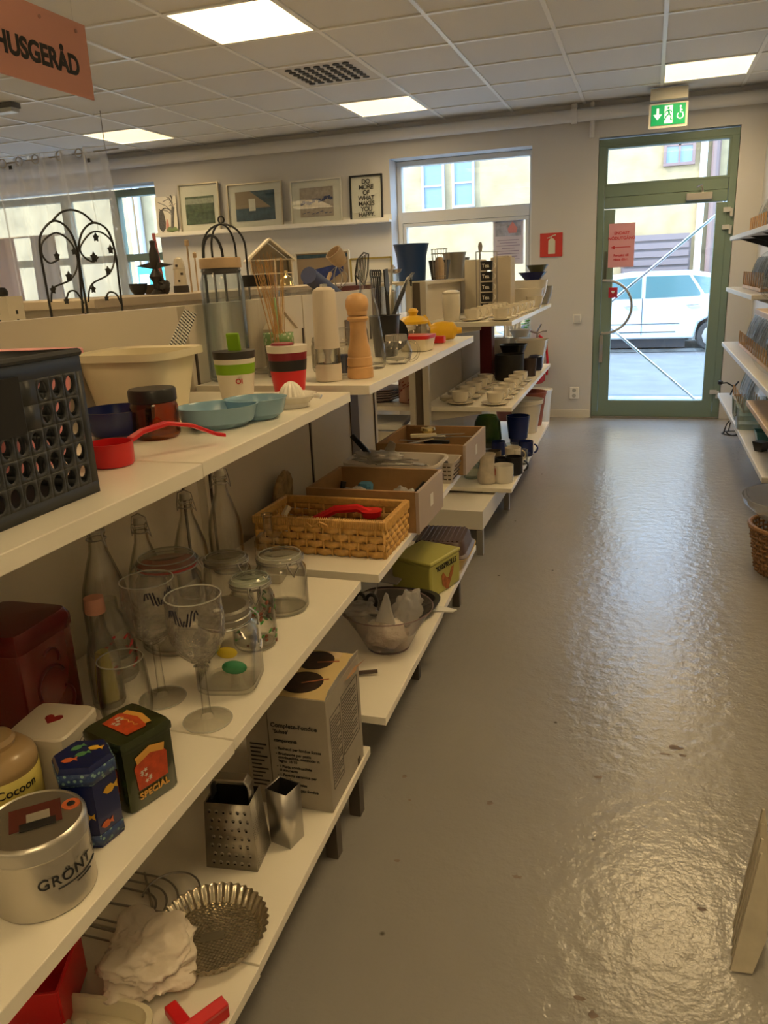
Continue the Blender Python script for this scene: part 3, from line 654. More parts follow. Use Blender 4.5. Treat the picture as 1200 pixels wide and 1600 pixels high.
# wooden peg racks with glass plates
def platerack(label, x0, y0, y1, z, n, ph):
    t = thing('plate_rack', label, 'rack', (x0, y0, z)); L = y1-y0
    b = MB(); b.box((-.05, L/2, .012), (.012, L, .02)); b.box((.05, L/2, .012), (.012, L, .02)); b.box((0, 0, .012), (.09, .012, .018)); b.box((0, L, .012), (.09, .012, .018)); b.build('base', woodm, t)
    for i in range(n+1):
        for s in (-1, 1): MB().tube([(s*.05, L*i/n, .02), (s*.05, L*i/n, ph)], .005, 6).build('peg', woodm, t)
    return t
def gplate(r, name='glass_plate'):
    return MB().loft([(0, 0), (r*.6, .001), (r, .012), (r, .015), (r*.6, .005), (0, .004)], (0, 0, 0), 24, tilt=Matrix.Rotation(PI/2, 3, 'X')).build(name, platem)
gp = None
def plates(label, group, x, y0, y1, z, n, r, tilt=.12):
    global gp
    for i in range(n):
        if gp is None: gp = gplate(.11); o = gp
        else: o = gp.copy(); C.objects.link(o)
        o.scale = (r/.11,)*3; o.location = (x, y0+(y1-y0)*(i+.5)/n, z+r+.022); o.rotation_euler = (tilt+.12, 0, 1.22+.05*(i % 3)); tag(o, label, 'plate', group)
for k, (y0, y1, n, r, ph, lab, g) in enumerate(((5.35, 6.1, 7, .10, .10, 'short wooden peg rack on the topmost right-hand shelf', 'glass plates standing on the topmost right shelf'),
        (5.25, 6.25, 9, .095, .11, 'wooden peg rack on the second right-hand shelf', 'glass plates standing on the second right shelf'),
        (4.6, 6.2, 15, .10, .10, 'longest wooden peg rack on the third right-hand shelf', 'glass plates standing on the third right shelf'),
        (5.6, 6.3, 6, .11, .09, 'small wooden peg rack on the lowest right-hand shelf', 'glass plates leaning on the lowest right shelf'))):
    platerack(lab, .68, y0, y1, RZ[k]+.001, n, ph)
    plates(g.replace('plates', 'plate').replace('glass plate standing', 'round glass plate standing in the peg rack').replace('glass plate leaning', 'round glass plate leaning in the peg rack'), g, .68, y0, y1, RZ[k], n, r)
# other things on the right
o = onx(1172, 560, .62)
def bigdish(label, p, r, tilt, mat=glass):
    o = MB().loft([(0, 0), (r*.5, .002), (r*.9, .02), (r, .035), (r*.98, .038), (r*.5, .008), (0, .006)], (0, 0, 0), 32, tilt=Matrix.Rotation(PI/2+tilt, 3, 'X')).build('serving_dish', mat)
    o.location = p; tag(o, label, 'dish'); return o
bigdish('large oval glass serving dish leaning at the end of the long peg rack', (.66, 4.45, RZ[2]+.155), .15, .35, platem)
bigdish('large glass serving dish leaning on the second right-hand shelf', (.68, 5.1, RZ[1]+.135), .13, .35, platem)
jg = thing('glass_jug', 'tall glass jug with a handle at the right edge of the photo', 'jug', (.64, wa.y-.16, wa.z+.001))
MB().loft(wall_prof([(.05, 0), (.055, .05), (.045, .14), (.05, .19)], .003), (0, 0, 0), 24).build('body', glass, jg); MB().tube([(-.045, 0, .17), (-.095, 0, .16), (-.09, 0, .08), (-.05, 0, .04)], .006, 8).build('handle', glass, jg)
tt = tag(MB().loft([(0, 0), (.07, 0), (.09, .06), (.095, .062), (.085, .06), (.066, .006), (0, .005)], (0, 0, 0), 4, asp=1, rz=PI/4).build('teal_tray', M('teal_tray', (.03, .16, .17), .3), bevel=.004), 'teal plastic tray on the lowest right-hand shelf', 'tray')
p = onz(1190, 690, RZ[3]); tt.location = (.66, p.y, RZ[3]+.001)
for k, (xx, yy, lab) in enumerate(((.64, 5.4, 'clear plastic box standing on the lowest right shelf beside the peg rack'), (.63, 5.1, 'clear plastic box nearer the camera on the lowest right shelf'))):
    o = MB().loft(wall_prof([(.09, 0), (.10, .13)], .003), (0, 0, 0), 32, n=8).build('clear_box', glassg); o.location = (xx, yy, RZ[3]+.001); tag(o, lab, 'box')
dk = tag(MB().loft([(0, 0), (.03, 0), (.045, .05), (.0, .05)], (0, 0, 0), 4).build('dark_holder', blackm), 'small dark holder on the lowest right-hand shelf at the photo edge', 'holder'); dk.location = (.60, 4.45, RZ[3]+.001)
p = onz(1136, 668, .003)
wr = thing('wire_stand', 'black bent wire stand on the floor by the door frame', 'stand', (.70, 6.7, .004))
b = MB()
b.tube(arc((0, 0, .006), .09, 0, 2*PI, 20)[:-1], .005, 6, closed=True)
for k in range(4):
    a = PI/2*k+.4; b.tube([(.09*math.cos(a), .09*math.sin(a), .006), (.07*math.cos(a), .07*math.sin(a), .08), (0, 0, .17)], .005, 6)
b.tube(arc((-.02, -.08, .06), .055, -2.6, .6, 12, 'xz'), .006, 6); b.build('wire', blackmetal, wr)
for k, (yy, mm) in enumerate(((6.35, 'dark'), (6.25, 'dark'))): pass
ir = tag(MB().tube([(0, 0, 0), (.02, -.01, .06), (-.03, 0, .09), (-.07, .01, .085)], .006, 6).tube([(.02, -.01, .06), (.05, 0, .10)], .006, 6).loft([(0, 0), (.018, .01), (.018, .03), (0, .04)], (-.075, .01, .07), 10).build('iron_candleholder', blackmetal), 'black iron candleholder on the lowest right shelf by the door', 'candleholder'); ir.location = (.62, 6.4, RZ[3]+.002)
# near right: brown basket with a wrapped glass bowl, floor stack of folded slats
def at_(o, loc, rz=0): o.location = loc; o.rotation_euler = (0, 0, rz); return o
bk = thing('brown_basket', 'dark brown open-weave basket on the floor at the right edge', 'basket', (.665, 3.62, .001))
def weave_round(b, r0, r1, h, rows, n, rr=.004, amp=.006):
    for k in range(rows):
        z = h*(k+.5)/rows; r = r0+(r1-r0)*z/h
        b.tube([(math.cos(2*PI*i/(2*n))*(r+amp*(1 if (i+k) % 2 else -1)), math.sin(2*PI*i/(2*n))*(r+amp*(1 if (i+k) % 2 else -1)), z) for i in range(2*n)], rr, 5, closed=True)
b = MB(); weave_round(b, .15, .185, .20, 9, 22, .006); b.build('woven_wall', wickerd, bk)
b = MB()
for i in range(44):
    a = 2*PI*i/44; b.tube([(.15*math.cos(a), .15*math.sin(a), 0), (.185*math.cos(a), .185*math.sin(a), .21)], .004, 5)
b.build('stakes', wickerd, bk); MB().tube(arc((0, 0, .212), .19, 0, 2*PI, 36)[:-1], .011, 8, closed=True).build('rim', wickerd, bk); MB().loft([(0, 0), (.15, 0), (.15, .008), (0, .008)], seg=24).build('bottom', wickerd, bk)
gb = tag(MB().loft(wall_prof([(.09, 0), (.16, .03), (.225, .09), (.235, .12)], .003), seg=40).build('glass_bowl', wrapm), 'wide plastic-wrapped glass bowl resting on the brown basket', 'bowl'); gb.location = (.665, 3.62, .224)
fs = thing('folded_rack', 'stack of folded white slats leaning by the aisle at bottom right', 'rack', (.24, 1.36, 0))
ws = M('worn_white_paint', (.42, .38, .30), .45, var=.15, vscale=20)
for k in range(4):
    p0 = ony(1141+1.6*k, 1517-20*k, 1.345+.025*k); p0 = onz(1141+1.5*k, 1517-22*k, .004)
    p1 = ony(1189+k, 1335-23*k, 1.47+.03*k)
    o_ = Vector((.24, 1.36, 0)); u = Vector((.040, .004, 0)); n_ = Vector((-.001, .006, .0)); tw = .35 if k == 0 else .5
    b = MB(); b.prism([(0, 0), (1, 0), (1.25, .3), (.75, .68), (.12, 1), (0, 1)], p0-o_, u, p1-p0, n_); b.build('slat', ws, fs)
# ================================================================ NEAR SHELVES, TOP (h 1.088)
ZA, ZM, ZL_, E_ = 1.0875, .6355, .1805, .0006
ZAt = 1.0875
def P(x, y, h): return onz(x, y, h)
# black crate with oval holes
cr = thing('storage_crate', 'black perforated plastic crate at the left edge of the top shelf', 'crate', (-.645, .79, ZAt+E_), PI/2)
L, D, H = .50, .26, .172    # local x runs from the far corner back towards the viewer (negative), local y into the shelf
def holed(b, o, u, v, wd, ht, cw, ch, skip=lambda i, j, nc, nr: False, m=.012, ew=.36, eh=.39):
    o, u, v = Vector(o), Vector(u), Vector(v); nc, nr = int((wd-2*m)/cw), int((ht-2*m-.01)/ch); cw2, ch2 = (wd-2*m)/nc, (ht-2*m-.01)/nr
    def q(a, c): return b.bm.verts.new(o+u*a+v*c)
    def rect(a0, c0, a1, c1): b.bm.faces.new([q(a0, c0), q(a1, c0), q(a1, c1), q(a0, c1)])
    rect(0, 0, wd, m); rect(0, ht-m-.01, wd, ht); rect(0, m, m, ht-m-.01); rect(wd-m, m, wd, ht-m-.01)
    for i in range(nc):
        for j in range(nr):
            a0, c0 = m+cw2*i, m+ch2*j
            if skip(i, j, nc, nr): rect(a0, c0, a0+cw2, c0+ch2); continue
            inn, out = [], []; N = 20; cx, cz = a0+cw2/2, c0+ch2/2
            for k in range(N):
                t = 2*PI*(k+.5)/N; ct, st = math.cos(t), math.sin(t); inn.append(q(cx+ew*cw2*ct, cz+eh*ch2*st))
                s_ = 1/max(abs(ct), abs(st)); out.append(q(cx+cw2/2*ct*s_, cz+ch2/2*st*s_))
            for k in range(N): b.bm.faces.new([inn[k], inn[(k+1) % N], out[(k+1) % N], out[k]])
b = MB()
slotf = lambda i, j, nc, nr: (nc-1-i) >= 3 and (nc-1-i) <= 11 and j >= 3
holed(b, (-L, 0, .002), (1, 0, 0), (0, 0, 1), L, H-.002, .0225, .0265, slotf)
holed(b, (0, 0, .002), (0, 1, 0), (0, 0, 1), D, H-.002, .0225, .0265)
holed(b, (-L, D, .002), (1, 0, 0), (0, 0, 1), L, H-.002, .0225, .0265, slotf)
b.prism([(-L, 0), (0, 0), (0, D), (-L, D)], (0, 0, 0), (1, 0, 0), (0, 1, 0), (0, 0, .003))
crm = M('crate_black', (.022, .025, .030), .45)
b.build('crate_body', crm, cr, solid=.003, sharp=1)
b = MB(); b.tube([(-L, 0, H), (0, 0, H), (0, D, H), (-L, D, H)], .0045, 8, closed=True); b.build('rim', crm, cr)
b = MB(); b.box((-.17, .0, .125), (.13, .006, .062)); b.build('handle_recess', blackm, cr)
# bowls kept inside the crate
def simple(name, label, cat, prof, mat, loc, rz=0, group=None, t=.002, seg=36, n=2, asp=1, flute=0, fn=0, tilt=None, open_=True):
    o = MB().loft(wall_prof(prof, t) if open_ else prof, seg=seg, n=n, asp=asp, flute=flute, fn=fn, tilt=tilt).build(name, mat)
    o.location = loc; o.rotation_euler = (0, 0, rz); return tag(o, label, cat, group)
simple('teal_bowl', 'teal bowl seen through the holes of the black crate', 'bowl', [(.045, 0), (.062, .03), (.07, .065)], M('teal_bowl', (.01, .13, .24), .35), (-.745, .53, ZAt+.006))
simple('navy_cup', 'navy cup inside the black crate beside the teal bowl', 'cup', [(.03, 0), (.042, .05), (.045, .07)], navym, (-.735, .675, ZAt+.006))
# pink tub behind the crate
o = simple('pink_tub', 'pink plastic tub standing behind the black crate', 'tub', [(.062, 0), (.078, .12), (.088, .158), (.098, .160), (.098, .154)], pinkm, (-.878, .905, ZAt+E_), t=.002, n=4, asp=1.0)
# cream tub
ct = simple('cream_tub', 'large cream plastic tub at the back of the top shelf', 'tub', [(.068, 0), (.092, .125), (.104, .128), (.104, .115)], creampl, (-.924, 1.30, ZAt+E_), t=.002, n=5, asp=.98, rz=.1)
stripem = M('straw_stripe', (.7, .7, .66), .5)
nm = stripem.node_tree; g_ = nm.nodes.new('ShaderNodeTexCoord'); wv = nm.nodes.new('ShaderNodeTexWave'); wv.inputs['Scale'].default_value = 55; wv.bands_direction = 'DIAGONAL'
rr = nm.nodes.new('ShaderNodeValToRGB'); rr.color_ramp.interpolation = 'CONSTANT'; rr.color_ramp.elements[0].color = (.01, .01, .01, 1); rr.color_ramp.elements[1].position = .5; rr.color_ramp.elements[1].color = (.7, .7, .66, 1)
nm.links.new(g_.outputs['Object'], wv.inputs[0]); nm.links.new(wv.outputs[0], rr.inputs[0]); nm.links.new(rr.outputs[0], nm.nodes['Principled BSDF'].inputs[0])
for k in range(4):
    a = Vector((-.95+.012*k, 1.34, ZAt+.02)); top = onx(290+5*k, 485+2*k, -.975+.006*k)
    tag(MB().tube([a, top], .0032, 8).build('striped_straw', stripem), 'black and white striped straw leaning in the cream tub', 'straw', 'striped straws in the cream tub')
# blue bowl
simple('blue_bowl', 'dark blue bowl between the pink tub and amber jar', 'bowl', [(.034, 0), (.050, .008), (.060, .028), (.062, .048)], navym, (-.848, 1.115, ZAt+E_), t=.0025)
# amber jar
aj = thing('amber_jar', 'amber glass jar with a ribbed black screw lid', 'jar', (-.775, 1.115, ZAt+E_))
MB().loft([(0, 0), (.034, 0), (.039, .006), (.0395, .052), (.036, .062), (.034, .064), (.034, .068), (.0325, .068), (.0325, .064), (.037, .054), (.0365, .008), (0, .005)], seg=40).build('body', amberm, aj)
MB().loft([(.0365, .060), (.039, .062), (.039, .079), (.037, .082), (.012, .082), (0, .0815)], seg=60, flute=.006, fn=30).build('lid', blackm, aj)
# red scoop
rs = thing('measuring_scoop', 'red measuring scoop with a long handle near the shelf edge', 'scoop', (-.722, .922, ZAt+E_), 1.05)
MB().loft(wall_prof([(.029, 0), (.031, .004), (.032, .033)], .002), seg=36).build('cup', redm, rs)
b = MB(); pts = [(.030, 0, .028), (.05, 0, .037), (.09, 0, .043), (.13, 0, .034), (.17, 0, .014), (.185, 0, .010)]
pp = [Vector(p) for p in pts]; ring = []
for i, p in enumerate(pp):
    hw = (.010, .008, .008, .009, .010, .008)[i]; ring.append([b.bm.verts.new(p+Vector((0, s*hw, z))) for s, z in ((-1, 0), (1, 0), (1, .006), (-1, .006))])
for a, c in zip(ring, ring[1:]):
    for k in range(4): b.bm.faces.new([a[k], a[(k+1) % 4], c[(k+1) % 4], c[k]])
b.bm.faces.new(ring[0][::-1]); b.bm.faces.new(ring[-1]); b.build('handle', redm, rs, bevel=.0015)
# light blue two-lobed dish
ld = thing('light_blue_dish', 'light blue divided dish with two round bowls', 'dish', (-.715, 1.215, ZAt+E_), .55)
MB().loft(wall_prof([(.045, 0), (.062, .010), (.071, .036), (.073, .038)], .003), seg=48, asp=.82).build('large_bowl', lbluem, ld)
MB().loft(wall_prof([(.036, 0), (.050, .010), (.057, .036), (.059, .038)], .003), (.072, .055, 0), seg=40, asp=.9).build('small_bowl', lbluem, ld)
# white juicer
jc = thing('citrus_juicer', 'white plastic citrus juicer with a ribbed dome', 'juicer', (-.672, 1.435, ZAt+E_))
MB().loft([(0, .008), (.034, .008), (.034, 0), (.036, 0), (.036, .008), (.046, .018), (.0515, .022), (.051, .025), (.043, .020), (.03, .013), (0, .013)], seg=48).build('dish', whitecer, jc)
MB().loft([(.026, .013), (.0245, .024), (.019, .037), (.011, .046), (.003, .050), (0, .050)], seg=96, flute=.07, fn=14).build('reamer', whitecer, jc)
MB().tube([(.049, 0, .022), (.060, .0, .021), (.064, 0, .019)], .005, 8).build('spout', whitecer, jc)
# insulated mugs
def travel(name, label, p, s, bands, lid, col_text=None):
    t = thing(name, label, 'mug', p)
    def rad(z): return (.031+(.044-.031)*(z/.105)**.8)*s
    zs = [0]+[bnd[0] for bnd in bands]
    for k, (z1, mat, nm_) in enumerate(bands):
        z0 = 0 if k == 0 else bands[k-1][0]; N = 6; prof = [(0, z0)]+[(rad(z0+(z1-z0)*i/N)+(.0006 if nm_ == 'grip_band' else 0), z0+(z1-z0)*i/N) for i in range(N+1)]+[(0, z1)]
        MB().loft([(r, z*s) for r, z in prof], seg=44).build(nm_, mat, t)
    return t
greenb = M('lime_plastic', (.22, .42, .01), .35); mugw = M('mug_white', (.74, .68, .58), .3); dgrey = M('dark_grey_lid', (.035, .03, .028), .45)
pg = onx(368, 612, -.815); gm = travel('travel_mug', 'white travel mug with a lime green band and flap', (pg.x, 1.475, ZAt+E_), 1.0, [(.062, mugw, 'lower_cup'), (.083, greenb, 'grip_band'), (.093, mugw, 'upper_cup'), (.108, dgrey, 'lid')], None)
b = MB(); b.box((0, .004, .125), (.031, .006, .038), rx=.1); b.build('drink_flap', greenb, gm, bevel=.004)
text('OI', .014, (0, 0, .044), (math.cos(.65), math.sin(.65), 0), (0, 0, 1), redink, gm, bend=.0402, bold=.0004)
rm = travel('travel_mug', 'red and black travel mug with a cream rim and dark red lid', (-.745, 1.585, ZAt+E_), 1.02, [(.054, redm, 'lower_cup'), (.076, M('mug_black', (.012, .012, .014), .35), 'grip_band'), (.092, M('mug_maroon', (.22, .008, .02), .35), 'upper_band'), (.106, mugw, 'rim_band')], None)
MB().loft([(0, .106), (.026, .107), (.024, .111), (0, .113)], (-.01, 0, .002), seg=28).build('drink_lid', M('lid_maroon', (.25, .01, .03), .35), rm)
# ================================================================ top of second gondola (h 1.097)
ZB = 1.0975
tj = thing('tall_glass_jar', 'tall bluish glass storage jar with a wooden lid', 'jar', (-.985, 1.76, ZB+E_))
MB().loft([(0, 0), (.046, 0), (.052, .006), (.052, .235), (.048, .250), (.046, .258), (.048, .262), (.046, .268), (.043, .268), (.045, .255), (.049, .232), (.049, .010), (0, .006)], seg=48).build('body', glassb, tj)
MB().loft([(.049, .268), (.050, .27), (.050, .290), (.048, .292), (0, .292)], seg=48).build('lid', palewood, tj); MB().loft([(.046, .255), (.0465, .268)], seg=40, capb=False, capt=False).build('silicone_seal', M('seal', (.08, .07, .07), .5), tj)
p = onx(410, 592, -.95)
t2 = thing('glass_canister', 'clear glass canister with a black lid behind the reed bundle', 'jar', (-.965, 1.915, ZB+E_))
MB().loft([(0, 0), (.044, 0), (.048, .006), (.048, .20), (.044, .222), (.042, .222), (.045, .198), (.045, .008), (0, .006)], seg=40).build('body', glass, t2)
MB().loft([(.045, .222), (.046, .224), (.046, .25), (0, .252)], seg=40).build('lid', blackm, t2)
rg = thing('reed_glass', 'green patterned glass beaker in front of the canister', 'glass', (-.88, 1.83, ZB+E_))
MB().loft(wall_prof([(.032, 0), (.036, .02), (.037, .092)], .002), seg=36).build('beaker', glass, rg)
MB().loft([(.0374, .08), (.0376, .108)], seg=36, capb=False, capt=False).build('green_band', maskM('green_pattern', (.18, .32, .12), (.5, .55, .4), .5, scale=90, thr=.4), rg, solid=.0015)
rd = thing('reed_bundle', 'bundle of thin brown reeds standing in the green banded glass', 'reeds', (-.88, 1.83, ZB+.006))
random.seed(11)
for k in range(30):
    a = Vector((random.uniform(-.012, .012), random.uniform(-.012, .012), 0)); e_ = onx(388+random.uniform(0, 55), 392+random.uniform(0, 22), -.86+random.uniform(-.03, .03))-Vector((-.88, 1.83, ZB+.006))
    MB().tube([a, a*.5+e_*.4+Vector((.006, 0, 0)), e_], .0011, 5, taper=.5).build('reed', woodm if k % 3 else wickerm, rd)
for k in range(2): MB().tube([(.0, .005*k, 0), onx(425+4*k, 465, -.87)-Vector((-.88, 1.83, ZB+.006))], .0028, 6).build('green_stem', M('stem_green', (.35, .5, .25), .5), rd)
# black hoops of a wire lantern
lb = thing('wire_lantern', 'black wire hoop lantern rising behind the tall glass jar', 'lantern', (-1.26, 2.30, 1.10))
q0 = onx(346, 350, -1.26); topz = q0.z-1.10
b = MB()
for a in (0, PI/2): b.tube([(math.cos(a)*.075*c_, math.sin(a)*.075*c_, z) for c_, z in [(-1, 0), (-1, topz-.075)]+[(-math.cos(t), topz-.075+.075*math.sin(t)) for t in [PI*k/12 for k in range(13)]]+[(1, topz-.075), (1, 0)]], .0032, 6)
b.tube(arc((0, 0, topz+.012), .010, 0, 2*PI, 12, 'xz')[:-1], .0025, 6, closed=True); b.tube(arc((0, 0, .004), .075, 0, 2*PI, 24)[:-1], .0035, 6, closed=True); b.build('hoops', blackmetal, lb); lb.location.y = q0.y
lb2 = thing('wire_hoop', 'single thick black wire hoop left of the tall glass jar', 'hoop', (-1.2, 2.02, 1.10))
q1 = onx(330, 368, -1.2); q2 = onx(306, 420, -1.2); lb2.location.y = q1.y; r_ = .055; b = MB(); b.tube([(0, -r_, 0), (0, -r_, q1.z-1.10-r_)]+[(0, -r_*math.cos(t), q1.z-1.10-r_+r_*math.sin(t)) for t in [PI*k/12 for k in range(13)]]+[(0, r_, 0)], .004, 6); b.build('hoop', blackmetal, lb2)
# electric mill
def lathe_thing(name, label, cat, loc, parts, rz=0, group=None, seg=40):
    t = thing(name, label, cat, loc, rz, group)
    for nm_, prof, mat in parts: MB().loft(prof, seg=seg).build(nm_, mat, t)
    return t
millw = M('mill_cream', (.62, .54, .44), .35)
em_ = lathe_thing('electric_mill', 'tall cream electric pepper mill with a clear lower window', 'mill', (-.715, 1.745, ZB+E_), [
    ('base', [(0, 0), (.030, 0), (.0315, .002), (.031, .040), (0, .040)], millw), ('spice_window', [(.030, .0405), (.0298, .0755), (.027, .0755), (.027, .0405)], glass), ('grinder', [(0, .041), (.010, .041), (.006, .055), (.012, .075), (0, .075)], steelm),
    ('body', [(0, .076), (.030, .076), (.0275, .20), (.025, .208), (.015, .2145), (0, .216)], millw), ('push_button', [(.009, .215), (.009, .221), (0, .222)], chromem)])
lathe_thing('wooden_mill', 'turned wooden pepper mill beside the cream electric mill', 'mill', (-.655, 1.80, ZB+E_), [
    ('body', [(0, 0), (.031, 0), (.032, .003), (.031, .025), (.0285, .027), (.031, .030), (.030, .048), (.0275, .050), (.0285, .054), (.027, .066), (.022, .085), (.0195, .115), (.020, .132), (.0245, .135), (.026, .139), (.0245, .143), (.019, .146), (0, .146)], woodm),
    ('head', [(0, .1465), (.023, .1465), (.0245, .152), (.024, .156), (.0255, .158), (.028, .170), (.027, .182), (.020, .192), (.010, .197), (0, .1985)], woodm)])
lathe_thing('small_stoppered_jar', 'small clear stoppered jar between the two pepper mills', 'jar', (-.715, 1.85, ZB+E_), [
    ('body', [(0, 0), (.022, 0), (.024, .004), (.024, .06), (.019, .072), (.022, .078), (.020, .078), (.022, .058), (.022, .006), (0, .004)], glass), ('contents', [(0, .006), (.020, .006), (.020, .05), (0, .05)], M('blue_contents', (.03, .06, .16), .6)),
    ('stopper', [(0, .078), (.017, .079), (.022, .09), (.022, .108), (.015, .115), (0, .116)], glass)])
lathe_thing('small_faceted_jar', 'little clear jar with a glass lid behind the red mug', 'jar', (-.80, 1.93, ZB+E_), [
    ('body', [(0, 0), (.030, 0), (.034, .01), (.034, .065), (.03, .075), (.028, .073), (.031, .062), (.031, .01), (0, .006)], glass), ('lid', [(.032, .076), (.030, .088), (.008, .092), (.007, .102), (0, .104)], glass)])
lathe_thing('carafe', 'narrow-necked clear carafe behind the wooden mill', 'carafe', (-.695, 1.985, ZB+E_), [
    ('body', [(0, 0), (.038, 0), (.044, .01), (.043, .05), (.036, .10), (.030, .15), (.020, .185), (.0165, .205), (.0175, .25), (.0155, .25), (.0145, .205), (.018, .183), (.028, .148), (.034, .098), (.041, .05), (.040, .012), (0, .006)], glass)])
pt = lathe_thing('glass_creamer', 'round clear glass creamer with a ribbed steel collar', 'pitcher', (-.650, 2.085, ZB+E_), [
    ('body', [(0, 0), (.026, 0), (.038, .012), (.043, .032), (.038, .052), (.029, .064), (.027, .064), (.036, .050), (.040, .032), (.035, .014), (0, .006)], glass)])
MB().loft([(.028, .062), (.030, .064), (.029, .078), (.026, .079), (.026, .064)], seg=60, flute=.02, fn=30).build('collar', steelm, pt); MB().tube(arc((.035, 0, .035), .028, -1.5, 1.6, 12, 'xz'), .004, 8).build('handle', glass, pt)
bx = thing('lidded_box', 'small cream box with a red lid near the shelf edge', 'box', (-.70, 2.47, ZB+E_), -.05)
MB().loft([(0, 0), (.042, 0), (.049, .037), (0, .037)], seg=32, n=9, asp=1.1).build('box', M('box_cream', (.74, .66, .48), .35), bx); MB().loft([(.050, .037), (.051, .039), (.051, .048), (0, .048)], seg=32, n=9, asp=1.1).build('lid', redm, bx)
yj = thing('yellow_jar', 'glass jar filled with yellow under a yellow knobbed lid', 'jar', (-.765, 2.66, ZB+E_))
ym = M('yellow_plastic', (.72, .42, .015), .35)
MB().loft([(0, 0), (.052, 0), (.060, .02), (.058, .055), (.045, .078), (.043, .076), (.055, .052), (.057, .02), (0, .005)], seg=36).build('glass_body', glass, yj)
MB().loft([(0, .006), (.05, .006), (.052, .035), (0, .035)], seg=32).build('contents', ym, yj)
MB().loft([(.050, .072), (.051, .080), (.035, .095), (.014, .099), (.014, .104), (.018, .113), (.012, .122), (0, .124)], seg=36).build('lid', ym, yj)
ys = thing('yellow_squeezer', 'yellow plastic bottle lying beside the yellow jar', 'bottle', (-.70, 2.83, ZB+.034), .15)
MB().loft([(0, -.055), (.022, -.05), (.032, -.03), (.034, .0), (.030, .035), (.012, .048), (.010, .065), (0, .066)], seg=30, tilt=Matrix.Rotation(PI/2, 3, 'Y')).build('bottle_body', ym, ys)
MB().tube([(-.045, 0, .0), (-.06, 0, .03), (-.075, 0, .055)], .011, 8).build('spout', ym, ys)
tag(MB().box((-.695, 2.72, ZB+.013), (.05, .032, .024)).build('red_box', redm, bevel=.003), 'small red box beside the cream box with red lid', 'box')
# utensil crock and its tools
uc = thing('utensil_crock', 'tall black cutlery crock holding kitchen tools', 'crock', (-.75, 2.30, ZB+E_))
MB().loft(wall_prof([(.032, 0), (.040, .09), (.043, .118), (.047, .12)], .002), seg=36, n=3).build('crock', blackm, uc)
tools = [('black_spatula', 'grey-tipped black spatula leaning right in the crock', (648, 405), 'spat'), ('serving_fork', 'black curved pasta claw in the crock', (640, 428), 'claw'), ('steel_skimmer', 'steel ladle curving up at the left of the crock', (612, 418), 'ladle'), ('black_turner', 'black plastic turner upright in the crock', (602, 430), 'turn')]
for k, (nm_, lab, pq, kd) in enumerate(tools):
    e_ = onx(*pq, -.75); o_ = Vector((-.75+.008*(k-1.5), 2.30+.012*(k-1.5), ZB+.015)); t = thing(nm_, lab, 'utensil', o_); d = e_-o_
    mm = steelm if kd == 'ladle' else blackm
    MB().tube([(0, 0, 0), d*.45+Vector((0, -.006, .01)), d*.78], .0045 if kd != 'turn' else .006, 8).build('handle', mm, t)
    up = d.normalized(); sd = Vector((0, 1, 0)) if kd != 'turn' else Vector((0, 1, .1)).normalized()
    if kd in ('spat', 'turn'): MB().prism([(-.010, 0), (.010, 0), (.020, .03), (.016, .075), (-.016, .075), (-.020, .03)], d*.74, sd, up if kd == 'turn' else (up+sd*.7).normalized(), Vector((.004, 0, 0))).build('blade', M('nylon_grey', (.10, .095, .085), .5) if kd == 'spat' else mm, t)
    if kd == 'claw':
        b = MB()
        for i in range(6): b.tube([d*.78, d*.9+sd*(.004*i-.004)+up*.02, d*.95+sd*(.035+.006*i)+up*(.016-.012*i)], .003, 5)
        b.build('claw', mm, t)
    if kd == 'ladle': MB().tube([d*.78, d*.95, d*1.02+sd*.012, d*1.0+sd*.03], .004, 6).loft([(0, 0), (.018, .004), (.024, .014)], d*1.0+sd*.034-up*.02, 16).build('ladle_head', mm, t)
hk = tag(MB().tube(arc((0, 0, .05), .05, 0, 2*PI, 20, 'yz')[:-1], .003, 6, closed=True).tube(arc((.004, 0, .045), .035, 0, 2*PI, 20, 'yz')[:-1], .0025, 6, closed=True).tube([(0, -.05, .05), (0, .05, .05)], .0025, 6).build('wire_trivet', blackmetal), 'black wire trivet standing beside the utensil crock', 'trivet'); hk.location = (-.79, 2.20, ZB+.005)
bl = tag(MB().loft([(0, 0), (.052, 0), (.053, .008), (0, .010)], seg=32, tilt=Matrix.Rotation(PI/2-.2, 3, 'X')).build('black_disc', blackm), 'black round lid standing right of the utensil crock', 'lid'); bl.location = (-.765, 2.42, ZB+.053)
# things behind the panel: rear top shelf (h 1.097) and counter (h 1.30)
def rear(x, y, X): return onx(x, y, X)
vs = thing('glass_vase_holder', 'clear square tub of wooden tools behind the pepper mills', 'vase', (-1.22, 2.74, ZB+.001))
MB().loft(wall_prof([(.06, 0), (.07, .20)], .003), seg=32, n=8).build('tub', glass, vs)
q = rear(527, 402, -1.22); o_ = Vector((-1.22, 2.72, ZB+.006)); ldl = thing('wooden_ladle', 'large wooden ladle rising behind the mills', 'ladle', o_); d = q-o_
MB().tube([(0, 0, 0), d*.8], .008, 8).build('handle', palewood, ldl)
MB().loft([(0, -.04), (.022, -.035), (.034, -.01), (.036, .03), (.032, .03), (.028, -.005), (0, -.03)], d, 24, tilt=Matrix.Rotation(-.5, 3, 'Y')@Matrix.Rotation(.6, 3, 'X')).build('bowl', palewood, ldl)
q = rear(527, 415, -1.26); t = thing('balloon_whisk', 'dark wire whisk around the wooden ladle', 'whisk', (-1.26, q.y, ZB+.006)); b = MB()
dz = q.z-ZB-.006
